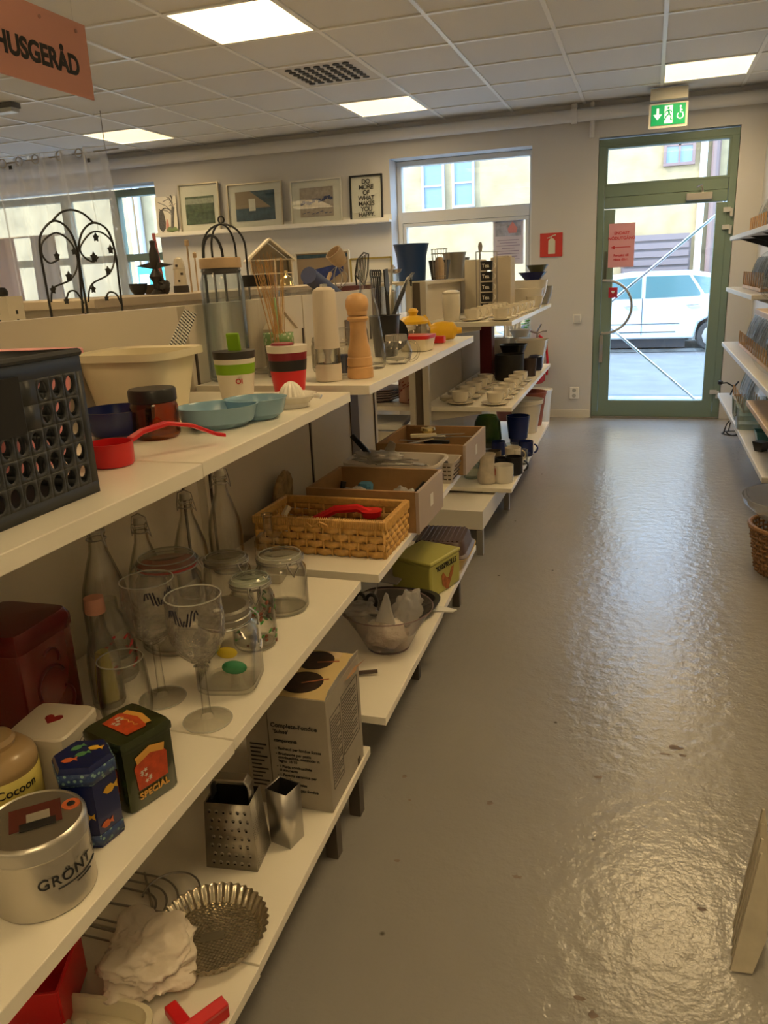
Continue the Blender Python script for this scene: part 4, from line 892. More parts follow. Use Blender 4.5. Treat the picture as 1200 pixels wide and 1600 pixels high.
for a in (0, .8, 1.6, 2.4): b.tube([(0, 0, dz-.14)]+[(math.cos(a)*.045*math.sin(s_)*sg_, math.sin(a)*.045*math.sin(s_)*sg_+0, dz-.10+.10*math.cos(PI-s_*1)*-1*.0+.10*(s_/PI)) for sg_ in (1,) for s_ in [PI*k/8 for k in range(9)]], .0016, 5); b.tube([(0, 0, dz-.14)]+[(-math.cos(a)*.045*math.sin(s_), -math.sin(a)*.045*math.sin(s_), dz-.10+.10*(s_/PI)) for s_ in [PI*k/8 for k in range(9)]], .0016, 5)
b.build('wires', wirem, t); MB().tube([(0, 0, 0), (0, 0, dz-.12)], .007, 8).build('handle', steelm, t)
q = rear(565, 415, -1.35); t = thing('wire_fan_basket', 'dark wire fan-shaped rack rising behind the carafe', 'rack', (-1.35, q.y, ZB+.006)); dz = q.z-ZB
b = MB(); b.tube([(0, -.10, dz-.05), (0, -.06, dz+.02), (0, .04, dz+.055), (0, .11, dz+.05), (0, .09, dz-.03), (0, .03, dz-.10)], .004, 6); b.tube([(0, -.10, dz-.05), (0, .03, dz-.10), (0, .03, 0)], .004, 6); b.tube([(0, -.10, dz-.05), (0, -.03, 0), (0, .03, 0)], .004, 6)
for k in range(6): b.tube([(0, -.08+.02*k, dz-.058-.006*k), (0, -.05+.025*k, dz+.02+.006*k)], .0028, 5)
b.build('wire', blackmetal, t)
# blue roll in a grey tote
tt_ = thing('grey_tote', 'grey tote bag of rolled things behind the pepper mills', 'bag', (-1.20, 2.47, ZB+.001))
MB().loft(wall_prof([(.07, 0), (.075, .10), (.08, .17)], .002), seg=28, n=4).build('bag_body', M('grey_cloth', (.22, .20, .18), .8, bump=.6, bscale=20), tt_)
qa, qb = rear(482, 430, -1.14), rear(545, 478, -1.14); o_ = (qa+qb)/2; t = tag(MB().tube([qa-o_, qb-o_], .030, 16).build('blue_roll', M('blue_roll', (.05, .07, .20), .5, var=.2)), 'slanting blue rolled mat sticking out behind the cream mill', 'roll'); t.location = o_
# pliers-like black handles row
t = thing('tool_rack', 'black curly metal hooks in a clear tub left of the utensil crock', 'rack', (-1.18, 3.05, ZB)); q = rear(588, 428, -1.18); t.location.y = q.y; dz = q.z-ZB; b = MB()
for k in range(5): b.tube(arc((0, -.07+.03*k, dz), .016, 0, 2*PI, 10, 'yz')[:-1], .004, 5, closed=True); b.tube([(0, -.07+.03*k, dz-.016), (0, -.05+.02*k, .004)], .004, 5)
b.build('hooks', blackmetal, t); MB().loft(wall_prof([(.07, 0), (.08, dz-.05)], .003), seg=32, n=8).build('tub', glass, t)
# ================================================================ MIDDLE SHELF: GLASS JARS AND TINS
def swing_bottle(label, X, Y, s=1.0, first=[None]):
    if first[0] is not None: return dup(first[0], (X, Y, ZM+E_), random.uniform(-.5, .5), label, scale=s)
    t = thing('swing_top_bottle', label, 'bottle', (X, Y, ZM+E_), .6)
    MB().loft([(0, 0), (.036, 0), (.041, .006), (.042, .10), (.038, .135), (.026, .175), (.0165, .205), (.014, .232), (.0165, .238), (.0165, .246), (.012, .246), (.0115, .232), (.014, .205), (.024, .173), (.036, .132), (.0395, .10), (.039, .010), (0, .012)], seg=40).build('bottle_body', glass, t)
    MB().tube(arc((0, 0, .242), .0166, 0, 2*PI, 24)[:-1], .0012, 6, closed=True).build('rim', glintm, t)  # whitened rings paint highlights on lip and base
    MB().tube(arc((0, 0, .003), .0375, 0, 2*PI, 40)[:-1], .0016, 6, closed=True).build('base_ring_glint', glintm, t)
    MB().loft([(.012, .246), (.0135, .250), (.012, .262), (.006, .266), (0, .266)], seg=24).build('stopper', M('porcelain_stopper', (.5, .47, .40), .3), t)
    b = MB(); b.tube(arc((0, 0, .228), .0172, 0, 2*PI, 18)[:-1], .0014, 5, closed=True)
    for s_ in (-1, 1): b.tube([(s_*.0172, 0, .228), (s_*.024, .004, .215), (s_*.022, .0, .235), (s_*.017, 0, .262), (0, 0, .270)], .0014, 5)
    b.build('wire_bail', wirem, t); first[0] = t; return t
swing_bottle('clear swing-top bottle nearest the wicker basket', -.975, 1.635, .98)
swing_bottle('clear swing-top bottle second from the wicker basket, behind the big clip jar', -.975, 1.475, .94)
swing_bottle('clear swing-top bottle third from the wicker basket, half hidden by the big clip jar', -.975, 1.30, .93)
b4 = swing_bottle('clear swing-top bottle nearest the red tin, its wire lever hanging open', -.975, 1.165, 1.06)
def clip_jar(label, X, Y, r, h, rz, gasket, body=glass, lidm=glass, n=2, lidh=.02, name='clip_top_jar'):
    t = thing(name, label, 'jar', (X, Y, ZM+E_), rz); k = r
    rn = r*(.82 if n == 2 else .80)
    MB().loft([(0, 0), (k*.9, 0), (k, .008), (k, h*.62), (k*.97, h*.72), (rn, h*.80), (rn, h*.86)], seg=48, n=n, capt=False).loft([(k*.88, .008), (k*.955, .014), (k*.955, h*.62), (rn*.95, h*.80), (rn*.95, h*.86)], seg=48, n=n, capb=True, capt=False).build('jar_body', body, t)
    MB().loft([(rn*1.06, h*.86), (rn*1.06, h*.88)], seg=48, capb=True, capt=True).build('gasket', gasket, t)
    MB().loft([(rn*1.08, h*.882), (rn*1.10, h*.90), (rn*1.08, h*.925), (rn*.98, h*.955), (rn*.8, h*.985), (rn*.72, h*.975), (0, h*.965)], seg=48).build('lid', lidm, t)
    MB().tube(arc((0, 0, h*.955), rn*.99, 0, 2*PI, 40)[:-1], .0012, 6, closed=True).build('lid_edge_glint', glintm, t)  # milky rings paint the bright lid and base edges
    MB().tube(arc((0, 0, .003), r*.90, 0, 2*PI, 40)[:-1], .0015, 6, closed=True).build('base_ring_glint', glintm, t)
    b = MB(); b.tube(arc((0, 0, h*.855), rn*1.10, 0, 2*PI, 30)[:-1], .0016, 5, closed=True); b.tube(arc((0, 0, h*.905), rn*1.12, 0, 2*PI, 30)[:-1], .0014, 5, closed=True)
    b.tube([(rn*1.1, -.012, h*.9), (rn*1.24, -.012, h*.82), (rn*1.18, 0, h*.66), (rn*1.24, .012, h*.82), (rn*1.1, .012, h*.9)], .0022, 6)
    b.tube([(rn*1.05, -.010, h*.86), (rn*1.28, -.006, h*.90), (rn*1.28, .006, h*.90), (rn*1.05, .010, h*.86)], .0018, 5)
    b.tube([(-rn*1.1, -.010, h*.9), (-rn*1.22, -.008, h*.86), (-rn*1.22, .008, h*.86), (-rn*1.1, .010, h*.9)], .002, 5); b.build('wire_clip', wirem, t)
    return t
whg = M('clear_gasket', (.6, .58, .5), .5); redg = M('red_gasket', (.5, .03, .03), .5)
clip_jar('big clip-top glass jar with a red rubber gasket', -.875, 1.235, .066, .197, .5, redg, lidm=glassg)
clip_jar('clip-top jar at the far end of the glass shelf, nearest the wicker basket', -.735, 1.445, .056, .135, -.6, whg)
clip_jar('squat clear clip-top jar behind the green-lidded painted jar', -.86, 1.43, .054, .125, -.3, whg)
pj = clip_jar('clip-top jar with green leaves painted on the glass and greenish lid', -.715, 1.270, .044, .150, -.9, whg, lidm=glassg)
random.seed(5)
gl_ = M('paint_green', (.05, .30, .05), .5); br_ = M('paint_brown', (.20, .05, .02), .5); yl_ = M('paint_yellow', (.65, .50, .03), .5)
def spots(par, r, z0, z1, a0, a1, n, mat, nm_, s=.006, asp=.5, n4=2):
    b = MB()
    for i in range(n):
        a = random.uniform(a0, a1); z = random.uniform(z0, z1); sz = s*random.uniform(.7, 1.2); c = Vector((math.cos(a), math.sin(a), 0)); u = Vector((-math.sin(a), math.cos(a), 0))*math.cos(.6)+Vector((0, 0, 1))*math.sin(.6); v = c.cross(u)
        b.bm.faces.new([b.bm.verts.new(c*(r+.0006)+Vector((0, 0, z))+u*sz*math.cos(t)+v*sz*asp*math.sin(t)) for t in [2*PI*q/10 for q in range(10)]])
    b.build(nm_, mat, par, solid=.0005)
spots(pj, .044, .02, .10, -1.2, 2.6, 26, gl_, 'painted_leaves'); spots(pj, .044, .01, .10, -1.2, 2.6, 34, br_, 'painted_berries', .004, .9)
# square bail jar with metal lid
bj = thing('bail_jar', 'rounded-square glass jar with a hinged steel lid and yellow-green motif', 'jar', (-.685, 1.115, ZM+E_), .25)
MB().loft([(0, 0), (.046, 0), (.0535, .008), (.054, .095), (.052, .108), (.042, .118), (.042, .126)], seg=56, n=5, capt=False).loft([(0, .006), (.045, .008), (.051, .014), (.0515, .094), (.040, .117), (.040, .126)], seg=56, n=5, capt=False).build('jar_body', glass, bj)
MB().loft([(.044, .126), (.047, .128), (.047, .137), (.045, .139), (.045, .141), (.047, .143), (.046, .150), (.040, .153), (.030, .151), (0, .151)], seg=44).build('lid', M('dull_steel_lid', (.34, .32, .27), .35, .9), bj)
MB().box((-.004, -.02, .1522), (.016, .012, .0008), rz=.4).build('price_tag', paper, bj)
b = MB(); b.tube(arc((0, 0, .123), .046, 0, 2*PI, 30)[:-1], .002, 6, closed=True); b.tube([(.046, 0, .148), (.060, 0, .135), (.058, 0, .09)], .002, 6); b.box((.0585, 0, .100), (.004, .014, .035)); b.loft([(.0, -.002), (.009, -.001), (.009, .001), (0, .002)], (.0605, 0, .078), 16, tilt=Matrix.Rotation(PI/2, 3, 'Y')); b.build('clasp', chromem, bj)
fr = -.0548
for nm_, cx, cz, sx, sz, mm in (('lemon_motif', .014, .088, .018, .011, yl_), ('leaf_motif', .024, .060, .022, .013, M('leaf_green', (.05, .28, .12), .5))):
    b = MB(); b.bm.faces.new([b.bm.verts.new(Vector((cx+sx*math.cos(t), fr, cz+sz*math.sin(t)-(cx*0)))) for t in [2*PI*q/24 for q in range(24)]]); b.build(nm_, mm, bj, solid=.0005)
text('ti mangio\ncolore e\nsapore e\nallegria', .010, (-.034, fr, .085), (1, 0, 0), (0, 0, 1), inkm, bj, name='painted_words', line=.8)
# wine glasses and tumbler
wg = thing('wine_goblet', 'engraved clear wine goblet standing alone at the shelf edge', 'glass', (-.662, .990, ZM+E_)); wg.scale = (1.1,)*3
bowl = [(.006, .098), (.016, .103), (.030, .118), (.0395, .140), (.042, .165), (.0405, .205), (.039, .205), (.0402, .165), (.0375, .141), (.029, .121), (.015, .107), (0, .104)]
MB().loft(bowl, seg=44).build('bowl', glassc, wg)
MB().tube(arc((0, 0, .205), .0398, 0, 2*PI, 44)[:-1], .0011, 6, closed=True).build('rim', glintm, wg)  # pale rings stand in for glints on lip and foot
MB().tube(arc((0, 0, .0022), .0365, 0, 2*PI, 40)[:-1], .0010, 6, closed=True).build('foot_rim_glint', glintm, wg)
MB().loft([(0, 0), (.036, 0), (.037, .002), (.030, .004), (.010, .008), (.0065, .016), (.0055, .06), (.006, .098), (0, .1)], seg=40).build('stem_and_foot', glass, wg)
b = MB(); random.seed(8)
for k in range(7):
    a = -2.0+.16*k; b.tube([(.0412*math.cos(a+q*.05), .0412*math.sin(a+q*.05), .186+.012*math.sin(q+k)) for q in range(4)], .0012, 4)
b.build('dark_motif', M('motif_navy', (.01, .01, .03), .5), wg)
dup(wg, (-.778, 1.035, ZM+E_), .9, 'engraved wine goblet standing behind the stemless tumbler')
b = bpy.data.objects
tm = simple('tumbler', 'clear plain tumbler in front of the rear wine goblet', 'glass', [(.026, 0), (.034, .006), (.0385, .04), (.036, .085), (.0335, .112)], glass, (-.782, .945, ZM+E_), t=.0018, seg=44); tm.scale = (1.1,)*3
MB().tube(arc((0, 0, .112), .0327, 0, 2*PI, 40)[:-1], .0011, 6, closed=True).build('rim', glintm, tm)  # painted glint along the tumbler's lip, another round its base
MB().tube(arc((0, 0, .002), .0265, 0, 2*PI, 40)[:-1], .0014, 6, closed=True).build('base_ring_glint', glintm, tm)
pb = thing('corked_bottle', 'slim glass bottle with a pink cap and yellow contents', 'bottle', (-.862, 1.0, ZM+E_))
MB().loft([(0, 0), (.025, 0), (.028, .006), (.027, .085), (.022, .115), (.0135, .14), (.012, .175), (.0105, .175), (.012, .14), (.020, .113), (.025, .085), (.025, .01), (0, .008)], seg=36).build('bottle_body', glass, pb)
MB().loft([(0, .009), (.018, .009), (.016, .05), (.010, .10), (0, .105)], seg=20, flute=.1, fn=5).build('yellow_contents', M('oil_yellow', (.45, .38, .05), .5), pb)
MB().loft([(.0155, .172), (.017, .174), (.016, .2), (0, .202)], seg=28).build('cap', M('pink_cap', (.62, .30, .22), .6), pb)
fl = thing('flower_decal_bottle', 'clear decanter with red painted flowers behind the pink-capped bottle', 'bottle', (-.905, 1.085, ZM+E_)); fl.scale = (.9,)*3
MB().loft([(0, 0), (.036, 0), (.042, .01), (.042, .09), (.03, .13), (.018, .15), (.018, .175), (.016, .175), (.016, .15), (.028, .128), (.04, .09), (.04, .012), (0, .008)], seg=36).build('bottle_body', glass, fl)
spots(fl, .042, .03, .11, -1.6, 1.6, 22, redink, 'red_flowers', .007, .5)
sqb = thing('square_bottle', 'square-shouldered clear bottle beside the wicker basket', 'bottle', (-.835, 1.595, ZM+E_), .2)
MB().loft([(0, 0), (.028, 0), (.031, .004), (.031, .105), (.027, .115), (.012, .120), (.0105, .125)], seg=40, n=7, capt=False).build('bottle_body', glass, sqb)
MB().loft([(.012, .119), (.0105, .128), (.0105, .160), (.0145, .164), (.0145, .168), (.0095, .168), (.0095, .125)], seg=28, capb=False, capt=False).build('neck', glass, sqb)
# tins
rt = thing('red_tin', 'tall dark red square tin at the back left of the tin shelf', 'tin', (-.952, .903, ZM+E_), .05); rt.scale = (1.06, 1.06, 1.03)
MB().loft([(0, 0), (.062, 0), (.064, .003), (.064, .160), (0, .160)], seg=48, n=10).build('tin_body', M('tin_red', (.16, .006, .006), .25, .3, coat=.5), rt, bevel=.002)
MB().loft([(.0655, .160), (.066, .162), (.066, .178), (.060, .190), (.03, .194), (0, .194)], seg=48, n=10).build('lid', M('tin_red_lid', (.13, .006, .006), .25, .3), rt)
rl_ = M('relief_red', (.10, .004, .004), .3, .3)
b = MB(); b.tube(arc((.0630, -.005, .085), .03, .4, 3.6, 14, 'yz'), .0035, 6); b.tube(arc((.0630, .012, .045), .026, -2.4, 1.2, 12, 'yz'), .0035, 6); b.tube(arc((.0630, .0, .125), .018, -.5, 2.4, 12, 'yz'), .003, 6); b.build('dragon_relief', rl_, rt)
ht = thing('heart_tin', 'white square tin with a red heart on the lid', 'tin', (-.790, .790, ZM+E_), .12); ht.scale = (.93, .93, 1)
wt = M('tin_cream', (.62, .56, .46), .3)
MB().loft([(0, 0), (.047, 0), (.049, .003), (.049, .085), (0, .085)], seg=48, n=9).build('tin_body', wt, ht); MB().loft([(.0505, .085), (.051, .087), (.051, .099), (.048, .102), (0, .102)], seg=48, n=9).build('lid', wt, ht)
MB().prism([(0, -.014), (.013, -.001), (.0145, .006), (.010, .011), (.004, .010), (0, .005), (-.004, .010), (-.010, .011), (-.0145, .006), (-.013, -.001)], (.0, .004, .1022), (1, 0, 0), (0, 1, 0), (0, 0, .0006)).build('heart_print', M('heart_red', (.25, .01, .01), .5), ht)
text('MARKET', .011, (.0497, .010, .066), (0, 1, 0), (0, 0, 1), inkm, ht, bold=.0002)
b = MB(); b.tube([(.0497, .010+.028*math.cos(t), .066+.014*math.sin(t)) for t in [2*PI*k/24 for k in range(24)]], .0006, 4, closed=True); b.build('oval_print', inkm, ht)
gt = thing('green_tea_tin', 'dark green tea tin with orange labels lettered SPECIAL', 'tin', (-.668, .800, ZM+E_), -.30)
gtm = M('tin_green', (.035, .045, .012), .22, .4, coat=.4, var=.3, vscale=60); orm = M('label_orange', (.50, .06, .015), .4, var=.3, vscale=90); gold = M('gold_print', (.62, .32, .06), .4)
MB().loft([(0, 0), (.041, 0), (.043, .003), (.043, .094), (0, .094)], seg=48, n=12).build('tin_body', gtm, gt); MB().loft([(.0445, .094), (.045, .096), (.045, .104), (.042, .109), (0, .110)], seg=48, n=12).build('lid', gtm, gt)
def label_panel(par, o, u, v, w_, h_):
    o, u, v = Vector(o), Vector(u), Vector(v); n_ = u.cross(v)*.0005
    MB().prism([(-.5*w_, -.45*h_), (.5*w_, -.45*h_), (.55*w_, .2*h_), (.3*w_, .5*h_), (-.3*w_, .5*h_), (-.55*w_, .2*h_)], o, u, v, n_).build('orange_label', orm, par)
    MB().prism([(-.45*w_, .28*h_), (0, .42*h_), (.45*w_, .28*h_), (.5*w_, .48*h_), (0, .62*h_), (-.5*w_, .48*h_)], o+n_, u, v, n_).build('gold_ribbon', gold, par)
    b = MB()
    for k in range(7): b.prism([(.0035*math.cos(q*PI/5)*(1 if q % 2 else .4), .0035*math.sin(q*PI/5)*(1 if q % 2 else .4)) for q in range(10)], o+n_*2+u*(-.22*w_+.14*w_*math.sin(k*2.1))+v*(-.12*h_+.16*h_*math.cos(k*2.6)), u, v, n_)
    b.build('white_flowers', M('petal_white', (.6, .58, .5), .5), par)
label_panel(gt, (.0437, 0, .055), (0, 1, 0), (0, 0, 1), .05, .055); label_panel(gt, (0, -.0437, .055), (1, 0, 0), (0, 0, 1), .05, .055); label_panel(gt, (0, 0, .1102), (1, 0, 0), (0, 1, 0), .055, .045)
text('SPECIAL', .0135, (.0437, 0, .016), (0, 1, 0), (0, 0, 1), gold, gt, bold=.0003, spacing=1.05); text('SPECIAL', .0135, (0, -.0437, .016), (1, 0, 0), (0, 0, 1), gold, gt, bold=.0003, spacing=1.05)
MB().tube([(-.018+.004*k, .004+.002*math.sin(k*2.2), .1112) for k in range(10)], .0009, 5).build('gold_scroll', gold, gt)
bt = thing('blue_fish_tin', 'blue hexagonal tin painted with tropical fish', 'tin', (-.668, .708, ZM+E_), .35); bt.scale = (1.07,)*3
blm = M('tin_blue', (.006, .014, .10), .25, .3, coat=.5)
MB().loft([(0, 0), (.0355, 0), (.036, .003), (.036, .088), (0, .088)], seg=6).build('tin_body', blm, bt, sharp=.5); MB().loft([(.0375, .088), (.0375, .106), (.034, .112), (0, .112)], seg=6).build('lid', blm, bt, sharp=.5)
coral = maskM('coral_pattern', (.02, .05, .16), (.22, .38, .34), .4, kind='v', scale=160, thr=.35); MB().loft([(.0379, .089), (.0379, .1055)], seg=6, capb=False, capt=False).build('coral_band', coral, bt, solid=.0004); MB().loft([(.0364, .004), (.0364, .018)], seg=6, capb=False, capt=False).build('coral_band', coral, bt, solid=.0004)
def fish(par, o, u, v, s, mat):
    o, u, v = Vector(o), Vector(u), Vector(v); n_ = u.cross(v)*.0006
    MB().prism([(-1, 0), (-.5, .45), (.2, .5), (.6, .12), (1.1, .5), (1.0, 0), (1.1, -.5), (.6, -.12), (.2, -.5), (-.5, -.45)], o, u*s, v*s, n_).build('painted_fish', mat, par)
yf = M('fish_yellow', (.62, .36, .03), .4); of = M('fish_orange', (.55, .12, .03), .4); pf = M('fish_pink', (.50, .14, .14), .4); gf = M('fish_green', (.08, .22, .08), .4)
rin = .0365*math.cos(PI/6)
for k, (zz, mm, s_) in enumerate(((.07, yf, .011), (.05, pf, .008), (.035, gf, .009), (.028, of, .009), (.045, yf, .009), (.065, of, .007))):
    fa = {0: -1, 1: 0, 2: 0, 3: -1, 4: -2, 5: 1}[k]; a = PI/6+fa*PI/3; c = Vector((math.cos(a), math.sin(a), 0)); u = Vector((-math.sin(a), math.cos(a), 0)); fish(bt, c*rin+u*(.006*(-1)**k)+Vector((0, 0, zz)), u, (0, 0, 1), s_, mm)
for k, (x, y, mm) in enumerate(((.012, .012, yf), (-.012, -.012, of), (0, .0, gf), (-.01, .014, gf))): fish(bt, (x, y, .1122), Vector((1, .3*k, 0)).normalized(), Vector((-.3*k, 1, 0)).normalized(), .009, mm)
st = thing('silver_tea_tin', 'round brushed silver tin lettered GRÖNT TE at the shelf front', 'tin', (-.662, .607, ZM+E_))
stm = M('tin_silver', (.56, .53, .47), .34, .95, bump=.03, bscale=200)
MB().loft([(0, .001), (.0575, 0), (.059, .002), (.0585, .004), (.0585, .078), (0, .078)], seg=64).build('tin_body', stm, st)
MB().loft([(.0592, .076), (.060, .078), (.0592, .080), (.0596, .094), (.058, .097), (.055, .099), (.053, .0975), (0, .0975)], seg=64).build('lid', stm, st)
ang = math.atan2(-.60, .67)
ud = Vector((math.sin(-ang), math.cos(ang), 0))
text('GRÖNT TE', .019, (0, 0, .042), (.06, 1, 0), (0, 0, 1), inkm, st, bend=.0588, bold=.0002, spacing=1.1)
b = MB(); b.tube([(.0592*math.cos(a), .0592*math.sin(a), .036) for a in [-.55+.06*k for k in range(19)]], .0009, 5); b.tube([(.0592*math.cos(a), .0592*math.sin(a), .031) for a in [-.15+.06*k for k in range(8)]], .0007, 5); b.build('small_print', inkm, st)
b = MB().box((-.002, .006, .0980), (.058, .044, .0008), rz=.75).build('label_red', M('label_dark_red', (.09, .018, .012), .5), st); MB().box((.004, .004, .0985), (.026, .022, .0008), rz=.75).build('label_centre', M('label_grey', (.30, .27, .22), .5), st); MB().box((.012, -.006, .0987), (.014, .040, .0006), rz=.75+PI/2).build('label_black', inkm, st)
MB().loft([(.011, 0), (.011, .0006)], (.025, .036, .0977), 12).build('flower_print', M('petal_orange', (.50, .12, .04), .5), st); MB().loft([(.005, 0), (.005, .0012)], (.025, .036, .0977), 12).build('flower_centre', inkm, st)
cc = thing('cocoon_jar', 'beige rounded tin with a yellow label at the left photo edge', 'tin', (-.808, .700, ZM+E_))
cm = M('cocoon_beige', (.48, .33, .16), .3, coat=.3)
MB().loft([(0, 0), (.050, 0), (.052, .003), (.052, .085), (.053, .087), (.053, .092), (.050, .101), (.040, .112), (.028, .115), (.028, .118), (.030, .122), (.026, .128), (0, .130)], seg=56).build('body', cm, cc)
MB().loft([(.0526, .030), (.0526, .082)], seg=56, capb=False, capt=False).build('yellow_label', M('label_yellow', (.62, .52, .12), .5), cc, solid=.0006)
text('Cocoon', .017, (0, 0, .062), (.35, .94, 0), (0, 0, 1), inkm, cc, bend=.0532, bold=.0003)
tag(MB().tube([(-.885, .735, ZM+.004), (-.905, .80, ZM+.004+.19)], .003, 8).build('white_rod', M('rod_white', (.6, .58, .5), .4)), 'thin pale rod leaning between the cocoon tin and red tin', 'rod')
# ================================================================ BOTTOM SHELF
gr = thing('box_grater', 'stainless steel box grater on the bottom shelf', 'grater', (-.760, 1.190, ZL_+E_), .14); gr.scale = (1.12,)*3
gsm = M('grater_steel', (.42, .39, .34), .38, .9)
def frustum(b, wb, db, wt_, dt, h, z0=0):
    q = lambda w_, d_, z: [Vector((x*w_/2, y*d_/2, z)) for x, y in ((-1, -1), (1, -1), (1, 1), (-1, 1))]
    a, c = [b.bm.verts.new(v) for v in q(wb, db, z0)], [b.bm.verts.new(v) for v in q(wt_, dt, z0+h)]
    for i in range(4): b.bm.faces.new([a[i], a[(i+1) % 4], c[(i+1) % 4], c[i]])
    return b
frustum(MB(), .098, .075, .084, .060, .135).build('grater_body', gsm, gr, solid=.0012); frustum(MB(), .0945, .0715, .0805, .0565, .131, .002).build('shaded_inner_walls', M('grater_inner_shade', (.05, .045, .04), .5, .6), gr)  # dark inner faces paint the shade inside the grater
b = MB()
for i in range(6):
    for j in range(7):
        x = -.034+.0135*i+(.004 if j % 2 else 0); z = .014+.0175*j; y = -.0375+.0075*z/.135-.0002; b.loft([(.0042, -.0012), (.003, .0012), (0, .0016)], (x, y, z), 8, tilt=Matrix.Rotation(PI/2, 3, 'X')); 
b.build('coarse_teeth', gsm, gr)
b = MB()
for i in range(6):
    for j in range(7): x = -.034+.0135*i+(.004 if j % 2 else 0); z = .014+.0175*j; y = -.0375+.0075*z/.135-.0016; b.box((x+.0006, y, z-.002), (.0035, .001, .0030))
b.build('hole_shadow', M('hole_black', (.01, .01, .01), .8), gr)
o = MB().grid(lambda u, v: Vector((.049+.0009-.007*v*.97, -.0345+.069*u+(.0075*v)*(1-2*u), .004+.128*v)), 1, 1).build('fine_side', maskM('fine_holes', (.42, .39, .34), (.02, .018, .015), .4, kind='grid', scale=260, thr=.3, metal=.8), gr, solid=.0004)
b = MB(); b.prism([(-.038, -.004), (-.038, .028), (-.030, .040), (.030, .040), (.038, .028), (.038, -.004), (.034, -.004), (.034, .026), (.028, .0355), (-.028, .0355), (-.034, .026), (-.034, -.004)], (0, -.012, .132), (1, 0, 0), (0, 0, 1), (0, .024, 0)); b.build('handle', steelm, gr, bevel=.0015)
sb = thing('steel_holder', 'narrow open steel box beside the grater', 'holder', (-.682, 1.262, ZL_+E_), -.22); sb.scale = (1.04,)*3
b = MB(); frustum(b, .050, .045, .052, .047, .128); b.bm.faces.new([b.bm.verts.new(v) for v in ((-.025, -.022, .001), (.025, -.022, .001), (.025, .022, .001), (-.025, .022, .001))]); b.build('open_box', steelm, sb, solid=.0012); frustum(MB(), .0465, .0415, .0485, .0435, .1245, .002).build('shaded_inner_walls', M('holder_inner_shade', (.05, .045, .04), .5, .6), sb)  # dark inner sleeve puts shade into the open box
# fondue carton
Fc = [P(510, 1274, ZL_), P(566, 1168, ZL_)]
fb = thing('fondue_carton', 'worn grey fondue set carton with dish photos on top', 'box', (-.72, 1.475, ZL_+E_), .03)
gm_ = M('carton_grey', (.36, .32, .26), .6, var=.12, vscale=15); HB = .282
MB().box((0, 0, HB/2), (.20, .225, HB)).build('carton_body', gm_, fb, bevel=.0015)
MB().box((0, -.0, HB+.0006), (.194, .219, .001)).build('top_photo', M('carton_cream', (.62, .47, .22), .6, var=.1), fb)
b = MB()
for cx, cy, rr_ in ((.02, -.045, .048), (.012, .06, .045)):
    b.loft([(rr_, 0), (rr_, .0008)], (cx, cy, HB+.0012), 32)
b.build('dish_print', M('print_dark', (.035, .018, .012), .5, var=.5, vscale=50), fb)
b = MB(); b.tube([(.02, -.05, HB+.0024), (.075, -.02, HB+.0024)], .0016, 5); b.tube([(.02, .05, HB+.0024), (.07, .065, HB+.0024)], .0016, 5); b.build('fork_print', M('print_orange', (.40, .13, .05), .5), fb)
MB().box((.045, .092, HB+.0014), (.04, .030, .0008)).build('bread_print', M('print_bread', (.65, .5, .32), .6), fb)
MB().prism([(-.115, 0), (.10, 0), (.105, .016), (.04, .024), (.02, .018), (-.03, .026), (-.10, .02)], (.098, 0, HB), (0, 1, 0), (.25, 0, 1), (.0015, 0, 0)).build('torn_flap', M('flap_grey', (.40, .37, .33), .7), fb)
MB().prism([(-.02, 0), (.05, 0), (.058, .03), (.03, .014), (.01, .022), (-.012, .012)], (.104, .02, HB-.012), (0, 1, 0), (.8, 0, .6), (.0015, 0, .001)).build('torn_cardboard', M('raw_card', (.50, .30, .17), .8), fb)
fy = -.1131
for s, x, z, sz in (('Complete-Fondue', -.035, .205, .015), ("'Suisse'", -.030, .190, .013), ('componenti:', -.030, .168, .011), ('- Rechaud per fondue Suisse', -.028, .148, .0095), ('- Bruciatore per pasta\n  combustibile, massiccio in\n  legno 18/10', -.028, .135, .0095), ('- 1 Pasta combustibile\n  di sicurezza', -.028, .102, .0095), ('- 1 Pentola ceramica per\n  fondue', -.028, .080, .0095), ('- 6 Piatti ceramica', -.028, .058, .0095), ('- 6 Forchette per fondue', -.028, .044, .0095)):
    text(s, sz, (x+.0, fy, z), (1, 0, 0), (0, 0, 1), inkm, fb, align='LEFT', bold=.0003 if sz > .0099 else .00015, depth=.0003)
b = MB()
for k in range(11): b.box((-.070-.004*(k % 3), fy, .155-.0105*k), (.040-.008*(k % 3), .0008, .0035))
b.build('blurred_print', inkm, fb)
b = MB(); b.box((-.042, fy, .125), (.0012, .001, .25)); 
for c0, c1, z0, z1 in ((-.095, -.03, .05, .23), (-.02, .09, .09, .24)):
    b.box((.1004, c0, (z0+z1)/2), (.001, .0012, z1-z0)); b.box((.1004, c1, (z0+z1)/2), (.001, .0012, z1-z0)); b.box((.1004, (c0+c1)/2, z0), (.001, c1-c0, .0012)); b.box((.1004, (c0+c1)/2, z1), (.001, c1-c0, .0012))
    zz = z1-.012; k = 0
    while zz > z0+.01: ln = (c1-c0)*(.86 if k % 4 else .55); b.box((.1004, c0+.005+ln/2, zz), (.001, ln, .0022)); zz -= .0075; k += 1
b.build('side_print', M('print_grey', (.08, .07, .06), .7), fb)
b = MB().box((.1008, .075, .012+.0), (.001, .018, .018)).build('hand_hole', slotm, fb)
